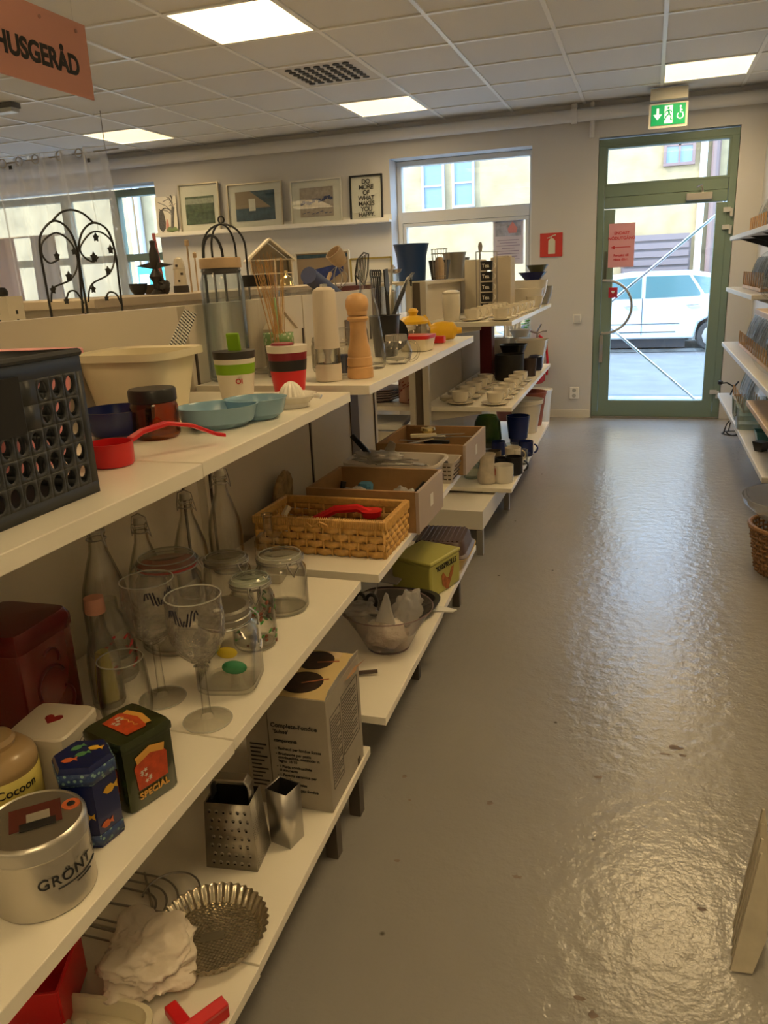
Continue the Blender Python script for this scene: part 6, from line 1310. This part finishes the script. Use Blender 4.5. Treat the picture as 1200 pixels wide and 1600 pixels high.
# middle crockery shelf far end
tag(MB().box((-.955, 4.99, Z5+.195+E_), (.075, .10, .385)).build('red_binder', M('dark_red_card', (.16, .006, .014), .5), bevel=.003), 'tall dark red upright box on the middle crockery shelf', 'box')
lathe_thing('black_pot', 'large black ribbed pot on the middle crockery shelf', 'pot', (-.80, 4.90, Z5+E_), [('pot_body', wall_prof([(.085, 0), (.090, .01), (.090, .15), (.092, .155)], .004), M('pot_black', (.015, .014, .013), .45, bump=.2, bscale=20))])
lathe_thing('brown_pot', 'small dark brown ribbed pot to the right of the large black pot', 'pot', (-.698, 5.06, Z5+E_), [('pot_body', wall_prof([(.038, 0), (.044, .11)], .003), M('pot_dbrown', (.05, .03, .025), .5, bump=.4, bscale=40))])
lathe_thing('navy_pot', 'small navy pot with a lid behind the brown pot', 'pot', (-.70, 5.36, Z5+E_), [('pot_body', [(0, 0), (.040, 0), (.047, .02), (.047, .09), (.035, .10), (0, .105)], M('pot_navy', (.01, .012, .035), .3))])
simple('black_bowl_stack', 'black square bowl stacked behind the large black pot', 'bowl', [(.05, 0), (.085, .09)], blackm, (-.81, 5.12, Z5+.105), n=5, t=.004)
lathe_thing('black_base_pot', 'black pot beneath the square black bowl', 'pot', (-.81, 5.12, Z5+E_), [('pot_body', [(0, 0), (.07, 0), (.075, .10), (0, .10)], blackm)])
simple('cream_planter', 'big cream square planter at the far end of the middle crockery shelf', 'planter', [(.07, 0), (.10, .17), (.105, .19)], creamcer, (-.745, 5.52, Z5+E_), n=6, t=.004)
simple('grey_pot', 'grey-white pot behind the red upright box', 'pot', [(.05, 0), (.07, .12)], whitecer, (-.93, 5.30, Z5+.10), t=.004)
lathe_thing('dark_pot', 'black pot carrying the grey-white pot', 'pot', (-.93, 5.30, Z5+E_), [('pot_body', [(0, 0), (.06, 0), (.068, .098), (0, .098)], blackm)])
simple('white_dish', 'white dish at the far back of the middle crockery shelf', 'dish', [(.05, 0), (.08, .05)], whitecer, (-.845, 5.64, Z5+.20), t=.003)
lathe_thing('white_canister', 'white canister beneath the white dish', 'canister', (-.90, 5.64, Z5+E_), [('body', [(0, 0), (.06, 0), (.06, .198), (0, .198)], whitecer)])
# lowest crockery shelf
lathe_thing('pottery_vase', 'waisted cream pottery vase with red smudges at the shelf front', 'vase', (-.765, 3.97, Z6+E_), [('vase_body', wall_prof([(.042, 0), (.050, .012), (.050, .045), (.038, .10), (.040, .135), (.046, .155)], .003), M('vase_cream', (.62, .55, .45), .4, var=.2, vscale=25))])
b = MB(); blob(b, (.0, 0, 0), (.004, .014, .024), 3, 14, 10, .3); o = b.build('red_smudge', M('smudge', (.45, .12, .08), .6), [x for x in bpy.data.objects if x.name == 'pottery_vase'][0], sharp=3); o.location = (.046, -.01, .06)
mg = lathe_thing('wide_mug', 'wide cream mug beside the waisted vase on the lowest crockery shelf', 'mug', (-.685, 4.0, Z6+E_), [('mug_body', wall_prof([(.050, 0), (.054, .006), (.054, .092)], .003), whitecer)]); 
def mug(label, x, y, mat, s=1, rz=0, z=Z6, r=.042, h=.085, group=None):
    t = thing('mug', label, 'mug', (x, y, z+E_), rz, group); MB().loft(wall_prof([(r*.85*s, 0), (r*s, .006), (r*s, h*s)], .003), seg=28).build('mug_body', mat, t); MB().tube(arc((r*s, 0, h*s*.5), .024*s, -1.4, 1.4, 12, 'xz'), .005, 6).build('handle', mat, t); return t
mug('black mug behind the wide cream mug', -.655, 4.17, blackm, 1.15); mug('small black bowl-like mug further left behind the vase', -.73, 4.22, blackm, .9)
mug('cream mug in the second row of the lowest crockery shelf', -.70, 4.42, creamcer, 1.1, .3); mug('navy mug with an upright handle near the shelf edge', -.655, 4.62, navym, 1.05, .1); mug('clear glass mug beside the cream mug', -.655, 4.40, glass, 1.0, .2)
mug('brown mug left on the lowest crockery shelf', -.80, 4.36, M('mug_brown', (.16, .12, .08), .4), 1.0, 2); mug('navy mug far left on the lowest crockery shelf', -.82, 4.62, navym, 1, 1)
mug('greenish glass mug low behind the vase', -.86, 4.05, glassg, 1.1, 1)
simple('navy_planter', 'tall navy ribbed planter on the lowest crockery shelf', 'planter', [(.050, 0), (.052, .03), (.060, .035), (.075, .18)], navym, (-.755, 4.97, Z6+E_), t=.004)
simple('green_vase', 'green glass vase at the back of the lowest crockery shelf', 'vase', [(.05, 0), (.09, .05), (.08, .16), (.06, .20)], glassM('green_glass', (.35, .50, .15), (.08, .15, .03), milk=.3, milkcol=(.12, .22, .04)), (-.93, 4.85, Z6+E_), t=.004)
simple('cream_flowerpot', 'large cream flowerpot with a scroll foot on the lowest crockery shelf', 'planter', [(.075, 0), (.08, .03), (.105, .19), (.118, .20), (.118, .225)], creamcer, (-.76, 5.35, Z6+E_), t=.005)
simple('terracotta_pot', 'terracotta pot behind the cream flowerpot', 'planter', [(.08, 0), (.105, .20), (.115, .24)], M('terracotta', (.32, .09, .05), .7), (-.765, 5.61, Z6+E_), t=.006)
for k, (x, y) in enumerate(((-.90, 4.30), (-.93, 4.50), (-.75, 4.75), (-.90, 4.70))): simple('glass_dish', ('clear glass dish behind the brown mug', 'clear glass dish left of the cream mug row', 'clear glass dish in front of the navy planter', 'clear glass dish by the green vase')[k], 'dish', [(.045, 0), (.06, .04)], glassb, (x, y, Z6+E_), t=.003)
# floor buckets, extinguisher beyond
fx = onz(868, 662, .003)
simple('white_pail', 'white plastic pail on the floor against the back wall', 'pail', [(.10, 0), (.115, .28), (.125, .285), (.125, .30)], whitem, (-.90, 7.12, .001), t=.004)
simple('tall_white_bin', 'tall white bin behind the terracotta pot', 'bin', [(.12, 0), (.135, .40), (.145, .42)], whitem, (-1.02, 6.55, .001), t=.004)
lathe_thing('red_brown_pot', 'large brown-red plant pot on the floor beyond the shelves', 'planter', (-.94, 6.05, .001), [('pot_body', wall_prof([(.11, 0), (.15, .30), (.165, .34)], .006), M('pot_red', (.22, .06, .04), .6))])
fe = thing('fire_extinguisher', 'red fire extinguisher mounted on the back wall', 'extinguisher', (-.94, 7.28, .33))
rdm = M('extinguisher_red', (.50, .012, .03), .25, coat=.5)
MB().loft([(0, .01), (.05, .0), (.075, .02), (.08, .05), (.08, .32), (.07, .37), (.04, .40), (.022, .41), (0, .41)], seg=32).build('cylinder', rdm, fe)
MB().loft([(.081, .12), (.081, .30)], seg=32, capb=False, capt=False).build('label_sleeve', M('sleeve', (.6, .58, .55), .5), fe, solid=.001)
b = MB(); b.tube([(0, 0, .41), (0, 0, .45), (-.06, -.02, .47), (-.12, -.02, .44)], .010, 8); b.tube([(0, 0, .45), (.05, -.01, .47), (.09, -.01, .468)], .008, 6); b.tube([(-.01, 0, .45), (.04, -.02, .53)], .008, 6); b.build('valve_lever', M('valve_grey', (.25, .24, .24), .4, .7), fe)
MB().tube([(.02, -.02, .43), (.085, -.03, .38), (.10, -.03, .2), (.095, -.02, .08)], .011, 8).build('hose', rdm, fe)
cu_ = tag(MB().grid(lambda u, v: Vector((-1.25+.16*u, 7.33+.012*math.sin(u*30), .45+.62*v)), 40, 2).build('white_curtain_panel', M('voile_white', (.7, .7, .68), .8), solid=.001, sharp=3), 'short white curtain hanging at the low right of the white window', 'curtain')
# plant on the white window's sill
pl = thing('potted_plant', 'bright green potted plant on the sill of the white window', 'plant', (-1.16, 7.52, .685))
MB().loft(wall_prof([(.04, 0), (.055, .08)], .003), seg=20).build('pot', whitecer, pl)
b = MB(); random.seed(4)
for k in range(40):
    a = random.uniform(0, 6.28); r = random.uniform(.02, .11); z = random.uniform(.06, .22); c = Vector((r*math.cos(a), r*math.sin(a)*.6, z)); u = Vector((math.cos(a), math.sin(a), random.uniform(-.4, .4))).normalized(); v = Vector((-math.sin(a), math.cos(a), random.uniform(-.5, .5)))
    b.bm.faces.new([b.bm.verts.new(c+u*x+v*y) for x, y in ((0, 0), (.02, -.018), (.045, -.012), (.055, 0), (.045, .012), (.02, .018))])
lfm = M('leaf_bright', (.16, .42, .03), .5); lfm.node_tree.nodes['Principled BSDF'].inputs['Transmission Weight'].default_value = .4
b.build('leaves', lfm, pl, solid=.001)
b = MB()
for k in range(8): a = .8*k; b.tube([(0, 0, .05), (.04*math.cos(a), .03*math.sin(a), .16)], .0025, 5)
b.build('stems', gl_, pl)
# through the gap: rear side of the crockery bays
for k in range(5):
    if k == 0: o = rp0 = MB().loft([(0, 0), (.05, 0), (.115, .02), (.118, .024), (.05, .006), (0, .006)], seg=36).build('dinner_plate', M('plate_pinkgrey', (.45, .38, .38), .3))
    else: o = rp0.copy(); C.objects.link(o)
    o.location = (-1.36, 4.05, Z5+E_+.012*k); tag(o, 'pinkish grey dinner plate stacked on the rear crockery shelf', 'plate', 'dinner plates on the rear crockery shelf')
simple('red_bowl', 'shallow red bowl on the rear plate stack', 'bowl', [(.05, 0), (.10, .03)], redm, (-1.36, 4.05, Z5+.085), t=.003)
t = thing('floral_canister', 'pink canister with a dark red floral print on the rear shelf', 'canister', (-1.19, 4.0, Z5+E_)); MB().loft([(0, 0), (.048, 0), (.052, .005), (.052, .145), (0, .145)], seg=32).build('body', M('canister_pink', (.62, .38, .32), .4), t); spots(t, .052, .02, .12, -2.8, .2, 26, M('floral_red', (.30, .03, .03), .5), 'floral_print', .010, .3)
MB().loft([(.046, .146), (.048, .15), (.044, .165), (0, .168)], seg=28).build('lid', glass, t)
wb_ = tag(MB().box((-1.35, 3.98, .575), (.30, .20, .03), rz=.05, rx=.1).build('white_slab', whitem, bevel=.004), 'white board lying on a low stand seen through the gap', 'board')
sd = tag(MB().box((-1.35, 3.98, .275), (.28, .22, .54)).build('low_cabinet', panelm, bevel=.003), 'low pale cabinet under the white board behind the gap', 'cabinet')
# ================================================================ REAR COUNTER DECORATIONS
def cpos(x, X): return onx(x, 455, X)
CB = CT+.0008
t = lathe_thing('lighthouse', 'small cream ceramic lighthouse tower with dark base', 'ornament', (-2.0, cpos(284, -2.0).y, CB), [('dark_base', [(0, 0), (.035, 0), (.033, .03), (0, .03)], M('base_dark', (.05, .04, .035), .6)), ('tower', [(0, .03), (.030, .03), (.026, .10), (.028, .102), (.024, .115), (.024, .125), (.018, .145), (.006, .152), (0, .152)], creamcer)])
b = MB()
for a, z in ((-1.2, .05), (-.7, .08), (-1.4, .115)): b.box((.0275*math.cos(a), .0275*math.sin(a), z), (.008, .008, .010))
b.build('windows', slotm, t)
t = thing('windmill_figure', 'dark candelabra figure with sail-like arms on the rear counter', 'candleholder', (-1.95, cpos(247, -1.95).y, CB)); b = MB()
b.loft([(0, 0), (.035, 0), (.015, .02), (.018, .05), (.030, .07), (.012, .10), (.02, .12), (.02, .16), (.01, .19), (.012, .21), (0, .215)], (0, 0, 0), 16); b.prism([(-.09, 0), (0, -.016), (.09, 0), (0, .014)], (0, -.01, .115), (1, 0, 0), (0, 0, 1), (0, .01, 0)); blob(b, (.03, 0, .03), (.03, .02, .03), 7, 20, 12, .5); b.build('dark_figure', M('bronze_dark', (.035, .03, .028), .5, .3), t)
tag(MB().tube([(-2.02, cpos(257, -2.02).y, CB), (-2.035, cpos(255, -2.02).y, CB+.25)], .010, 10, taper=.7).build('pink_candle', M('candle_pink', (.55, .16, .18), .5)), 'tall pink taper candle behind the dark figure', 'candle')
bowl_at('round black bowl on the rear counter beside the green window', -2.0, cpos(217, -2.0).y, CB, .038, .045, blackm)
bowl_at('low brown bowl between the black bowl and the dark figure', -2.02, cpos(236, -2.02).y, CB, .04, .04, M('bowl_brown', (.12, .09, .07), .5))
t = lathe_thing('brass_bell', 'shiny brass bell in front of the dollhouse', 'bell', (-1.90, cpos(449, -1.90).y, CB), [('bell', [(0, .004), (.045, .004), (.042, .012), (.036, .035), (.024, .052), (.010, .060), (.006, .075), (.009, .082), (0, .088)], M('brass2', (.55, .45, .25), .2, 1))])
for k, (x, xx) in enumerate(((300, -1.9), (310, -2.2))): tag(MB().tube([(xx, cpos(x, xx).y, CB), (xx, cpos(x, xx).y, CB+.19-.03*k)], .004, 6).loft([(0, 0), (.010, .003), (.010, .025), (0, .03)], (xx, cpos(x, xx).y, CB+.19-.03*k), 8).build('thin_candlestick', palewood), ('thin wooden candlestick beside the tall jar', 'thin wooden candlestick farther back')[k], 'candlestick')
dh = thing('dollhouse', 'white open dollhouse with a pitched roof on the rear counter', 'dollhouse', (-2.12, cpos(425, -2.12).y, CB), -.95); whh = M('dollhouse_white', (.62, .58, .50), .5)
b = MB(); W_, H_ = .24, .15
for s_ in (-1, 1): b.box((0, s_*W_/2, H_/2), (.12, .008, H_))
b.box((0, 0, .004), (.12, W_, .008)); b.box((0, 0, .075), (.12, W_, .006)); b.box((0, 0, H_), (.12, W_, .006)); b.box((0, .02, H_/2), (.12, .006, H_)); b.box((-.06, 0, H_/2), (.004, W_, H_)); b.prism([(-W_/2, 0), (W_/2, 0), (0, .10)], (-.062, 0, H_), (0, 1, 0), (0, 0, 1), (.004, 0, 0)); b.build('house_walls', whh, dh)
b = MB()
for s_ in (-1, 1): b.prism([(s_*(W_/2+.02), -.012), (0, .108), (0, .120), (s_*(W_/2+.026), -.002)], (-.065, 0, H_), (0, 1, 0), (0, 0, 1), (.14, 0, 0))
b.build('roof', whh, dh)
hh = thing('small_house_silhouette', 'small cream wooden house shape on the shelf behind the reeds', 'ornament', (-.99, 2.06, ZB+E_)); MB().prism([(-.06, 0), (.06, 0), (.06, .10), (.075, .10), (0, .145), (-.075, .10), (-.06, .10)], (0, 0, 0), (0, 1, 0), (0, 0, 1), (.02, 0, 0)).build('house_body', millw, hh); MB().prism([(-.085, -.002), (0, .05), (.085, -.002), (.085, .008), (0, .062), (-.085, .008)], (-.005, 0, .10), (0, 1, 0), (0, 0, 1), (.03, 0, 0)).build('house_roof', millw, hh)
# frames leaning on the counter under the ledge
for k, (x0, x1, y0, y1, m_, lab) in enumerate(((462, 545, 396, 470, 'd', 'dark and beige picture leaning low behind the pepper mills'), (548, 612, 405, 470, 'c', 'thin gold framed picture leaning under the quote poster'), (425, 460, 400, 450, 'e', 'narrow white frame leaning beside the dollhouse'))):
    X_ = -3.1-.15*k; Y_ = 6.9
    a_, b_ = ony(x0, y0, Y_), ony(x1, y0, Y_); bt_ = 1.0
    t = thing('leaning_frame', lab, 'picture', ((a_.x+b_.x)/2, Y_, bt_)); wd, ht = b_.x-a_.x, a_.z-bt_
    MB().box((0, 0, ht/2), (wd, .01, ht)).build('picture_sheet', artbeige if m_ == 'd' else paper, t); b = MB()
    for s_ in (-1, 1): b.box((s_*wd/2, -.004, ht/2), (.015, .02, ht)); b.box((0, -.004, ht/2+s_*ht/2), (wd, .02, .015))
    b.build('frame', whfr if m_ != 'c' else M('gold_frame', (.45, .36, .12), .4, .6), t)
    if m_ == 'd': MB().prism([(-.2, -.30), (.2, -.05), (.2, .02), (-.2, -.05)], (0, -.007, ht-.12), (1, 0, 0), (0, 0, 1), (0, .001, 0)).build('dark_diagonal', artnavy, t); MB().box((0, -.007, ht-.035), (wd*.95, .001, .03)).build('blue_strip', artblue, t)
t = thing('side_table', 'low white side cabinet against the back wall under the picture ledge', 'cabinet', (-3.3, 6.95, 0)); MB().box((0, 0, .98), (2.2, .6, .03)).build('top', whitem, t); MB().box((0, .02, .48), (2.1, .54, .96)).build('body', panelm, t)
# brown books at the back beyond the crock
for k in range(5):
    mm = M('book%d' % k, ((.16, .05, .06), (.25, .16, .12), (.06, .03, .10), (.12, .02, .02), (.3, .25, .2))[k], .6)
    tag(MB().box((-1.24, 3.30+.036*k, ZB+.10-.008*(k % 3)), (.14, .032, .20-.016*(k % 3))).build('book', mm, bevel=.002), ('maroon book nearest the crock on the rear shelf', 'tan book beside the maroon book on the rear shelf', 'purple book third in the rear row', 'dark red book fourth in the rear row', 'beige book last in the rear row')[k], 'book')
rs2 = thing('rear_shelf', 'cream rear shelf carrying the row of books in the gap', 'shelf', (-1.24, 3.445, ZB-.002)); MB().box((0, 0, -.012), (.30, .815, .02)).build('board', shelfm, rs2)
# trellis, box with black marks, curtain
tz = 1.0885
def tp_(x, y): p = onx(x, y, -1.42); return Vector((0, p.y, p.z))
tl = thing('trellis', 'black iron double-arched trellis with ivy leaves', 'trellis', (-1.42, 0, 0)); b = MB()
def smooth(pts, n=8):
    pts = [Vector(p) for p in pts]; out = []
    for i in range(len(pts)-1):
        p0, p1, p2, p3 = pts[max(i-1, 0)], pts[i], pts[i+1], pts[min(i+2, len(pts)-1)]
        for k in range(n):
            t = k/n; out.append(.5*((2*p1)+(-p0+p2)*t+(2*p0-5*p1+4*p2-p3)*t*t+(-p0+3*p1-3*p2+p3)*t**3))
    return out+[pts[-1]]
def path(lst, r=.0030): b.tube(smooth([tp_(*q) for q in lst]), r, 6)
path([(80, 490), (70, 435), (62, 385), (66, 362), (84, 345), (105, 356), (119, 385), (127, 430), (137, 490)])
path([(130, 490), (124, 420), (123, 385), (130, 360), (147, 348), (168, 360), (180, 395), (186, 440), (192, 490)])
path([(82, 345), (95, 332), (112, 328), (130, 334), (146, 348)], .0028)
path([(80, 472), (84, 450), (110, 437), (121, 415), (117, 390), (104, 372), (86, 364), (67, 378), (66, 398), (78, 411), (92, 405)], .0024)
path([(138, 472), (143, 445), (170, 428), (179, 405), (176, 380), (160, 364), (142, 364), (126, 385), (130, 400), (145, 409), (153, 402)], .0024)
path([(104, 468), (108, 456), (119, 456), (131, 474)], .0024); path([(165, 468), (170, 457), (181, 459), (189, 474)], .0024)
b.tube([tp_(80, 489), Vector((0, tp_(80, 489).y-.002, tz))], .003, 6); b.tube([tp_(192, 489), Vector((0, tp_(192, 489).y+.002, tz))], .003, 6); b.tube([tp_(134, 489), Vector((0, tp_(134, 489).y, tz))], .003, 6)
b.build('iron_scrolls', blackmetal, tl)
for x, y, s in ((88, 400, 1), (115, 393, .9), (107, 432, 1.2), (82, 453, 1), (149, 371, 1.1), (172, 390, 1.2), (146, 402, 1.3), (168, 423, 1.1), (145, 452, 1), (103, 470, .9), (166, 466, .8)):
    c = tp_(x, y); b = MB(); r = .011*s; b.prism([(r*(1 if k % 2 == 0 else .6)*math.cos(2*PI*k/10+.3), r*(1 if k % 2 == 0 else .6)*math.sin(2*PI*k/10+.3)) for k in range(10)], c, (0, 1, 0), (0, 0, 1), (.003, 0, 0)); b.build('leaf', blackmetal, tl)
p = onx(12, 470, -1.42)
wbx = tag(MB().box((0, 0, .118), (.06, .05, .235)).build('white_carton', M('carton_white', (.62, .57, .48), .6)), 'upright white carton with a column of black marks at the left edge', 'box'); wbx.location = (-1.42, p.y-.01, tz)
b = MB()
for k in range(9): b.box((.0304, .0, .20-.02*k), (.0008, .006, .009))
for k in range(9): b.box((.0, -.0254, .20-.02*k), (.008, .0008, .009))
b.build('printed_marks', inkm, wbx)
kn = tag(MB().loft([(0, 0), (.012, .002), (.013, .012), (.008, .020), (0, .022)], seg=14).build('knob_cap', blackm), 'black knob resting on the white carton at the left edge', 'knob'); kn.location = (-1.42, p.y-.012, tz+.2355)
# sheer curtain on its rod
YC = 5.6
ra, rb = ony(-20, 260, YC), ony(185, 232, YC)
cr_ = thing('curtain_rod', 'thin metal curtain rod at the upper left', 'curtain rod', (0, YC, 0)); MB().tube([(ra.x-.5, 0, ra.z-.005), (rb.x, 0, rb.z)], .006, 8).build('rod', wirem, cr_)
b = MB(); b.tube([(rb.x-.12, 0, rb.z), (rb.x-.12, 0, RH)], .003, 6); b.tube([(ra.x-.1, 0, ra.z), (ra.x-.1, 0, RH)], .003, 6); b.build('hanging_wire', wirem, cr_)
sheer = bpy.data.materials.new('sheer_voile'); sheer.use_nodes = True; n = sheer.node_tree; n.nodes.clear()
oo = n.nodes.new('ShaderNodeOutputMaterial'); t1 = n.nodes.new('ShaderNodeBsdfTransparent'); d1 = n.nodes.new('ShaderNodeBsdfDiffuse'); l1 = n.nodes.new('ShaderNodeBsdfTranslucent'); m1 = n.nodes.new('ShaderNodeMixShader'); m2 = n.nodes.new('ShaderNodeMixShader')
d1.inputs[0].default_value = (.8, .82, .88, 1); l1.inputs[0].default_value = (.8, .84, .95, 1); m1.inputs[0].default_value = .55; m2.inputs[0].default_value = .42
n.links.new(d1.outputs[0], m1.inputs[1]); n.links.new(l1.outputs[0], m1.inputs[2]); n.links.new(t1.outputs[0], m2.inputs[1]); n.links.new(m1.outputs[0], m2.inputs[2]); n.links.new(m2.outputs[0], oo.inputs[0])
xr_ = ony(160, 240, YC).x; xl_ = ra.x-.45
def cf(u, v):
    x = xl_+(xr_-xl_)*u; amp = .05*(.5+.5*v); return Vector((x+.16*u*(1-v), .06*math.sin(u*46)*(.7+.3*math.sin(u*9))+.012*math.sin(u*120)*v, .35+(rb.z+.03-.35)*v-(1-u)*.02))
cur = thing('sheer_curtain', 'sheer white eyelet curtain hanging in front of the green window', 'curtain', (0, YC, 0)); MB().grid(cf, 220, 6).build('voile', sheer, cur, sharp=3)
for px_ in (8, 34, 60, 98, 129): q = ony(px_, 255, YC); MB().tube(arc((q.x, -.03, ra.z+(rb.z-ra.z)*(px_+20)/205-.002), .032, 0, 2*PI, 20, 'xz')[:-1], .005, 6, closed=True).build('eyelet_ring', wirem, cur)
for px_, py_ in ((25, 263), (146, 252)): q = ony(px_, py_, YC); MB().box((q.x, -.06, q.z), (.03, .004, .028)).build('security_tag', blackm, cur)
# clothes rail behind the curtain
t = thing('clothes_rail', 'metal clothes rail behind the sheer curtain', 'clothes rail', (-6.1, 6.6, 0)); MB().tube([(-1.0, 0, 0), (-1.0, 0, 1.85), (.85, 0, 1.85), (.85, 0, 0)], .012, 8).build('rail', wirem, t); MB().box((-1.0, 0, .012), (.04, .5, .022)).build('foot', wirem, t); MB().box((.85, 0, .012), (.04, .5, .022)).build('foot', wirem, t)
for k, (x, w_, c_, lab) in enumerate(((-6.7, .35, (.45, .46, .62), 'pale lilac cloth hanging behind the sheer curtain'), (-6.1, .3, (.60, .40, .38), 'faded pink cloth hanging behind the sheer curtain'), (-5.6, .28, (.30, .34, .48), 'blue-grey cloth hanging behind the sheer curtain'))):
    t = tag(MB().grid(lambda u, v: Vector((x+w_*(u-.5)*(1.3-.3*v), 6.6+.03*math.sin(u*22), .5+1.345*v)), 30, 3).build('hanging_cloth', M('cloth%d' % k, c_, .9), solid=.004, sharp=3), lab, 'cloth')
# strand of glass drops in the green window
t = thing('drop_garland', 'string of clear glass drops hanging in the green window', 'garland', (0, 7.35, 0)); b0 = MB()
ps = [ony(*q, 7.35) for q in ((171, 277), (172, 298), (174, 310), (175, 322), (177, 334), (181, 357))]; b0.tube([Vector((p.x, 0, p.z)) for p in ([Vector((ps[0].x, 0, 2.50))]+ps)], .0015, 4); b0.build('string', wirem, t)
for p in ps: MB().loft([(0, -.022), (.014, -.012), (.012, .0), (0, .026)], (p.x, 0, p.z), 10).build('drop', whitem, t)
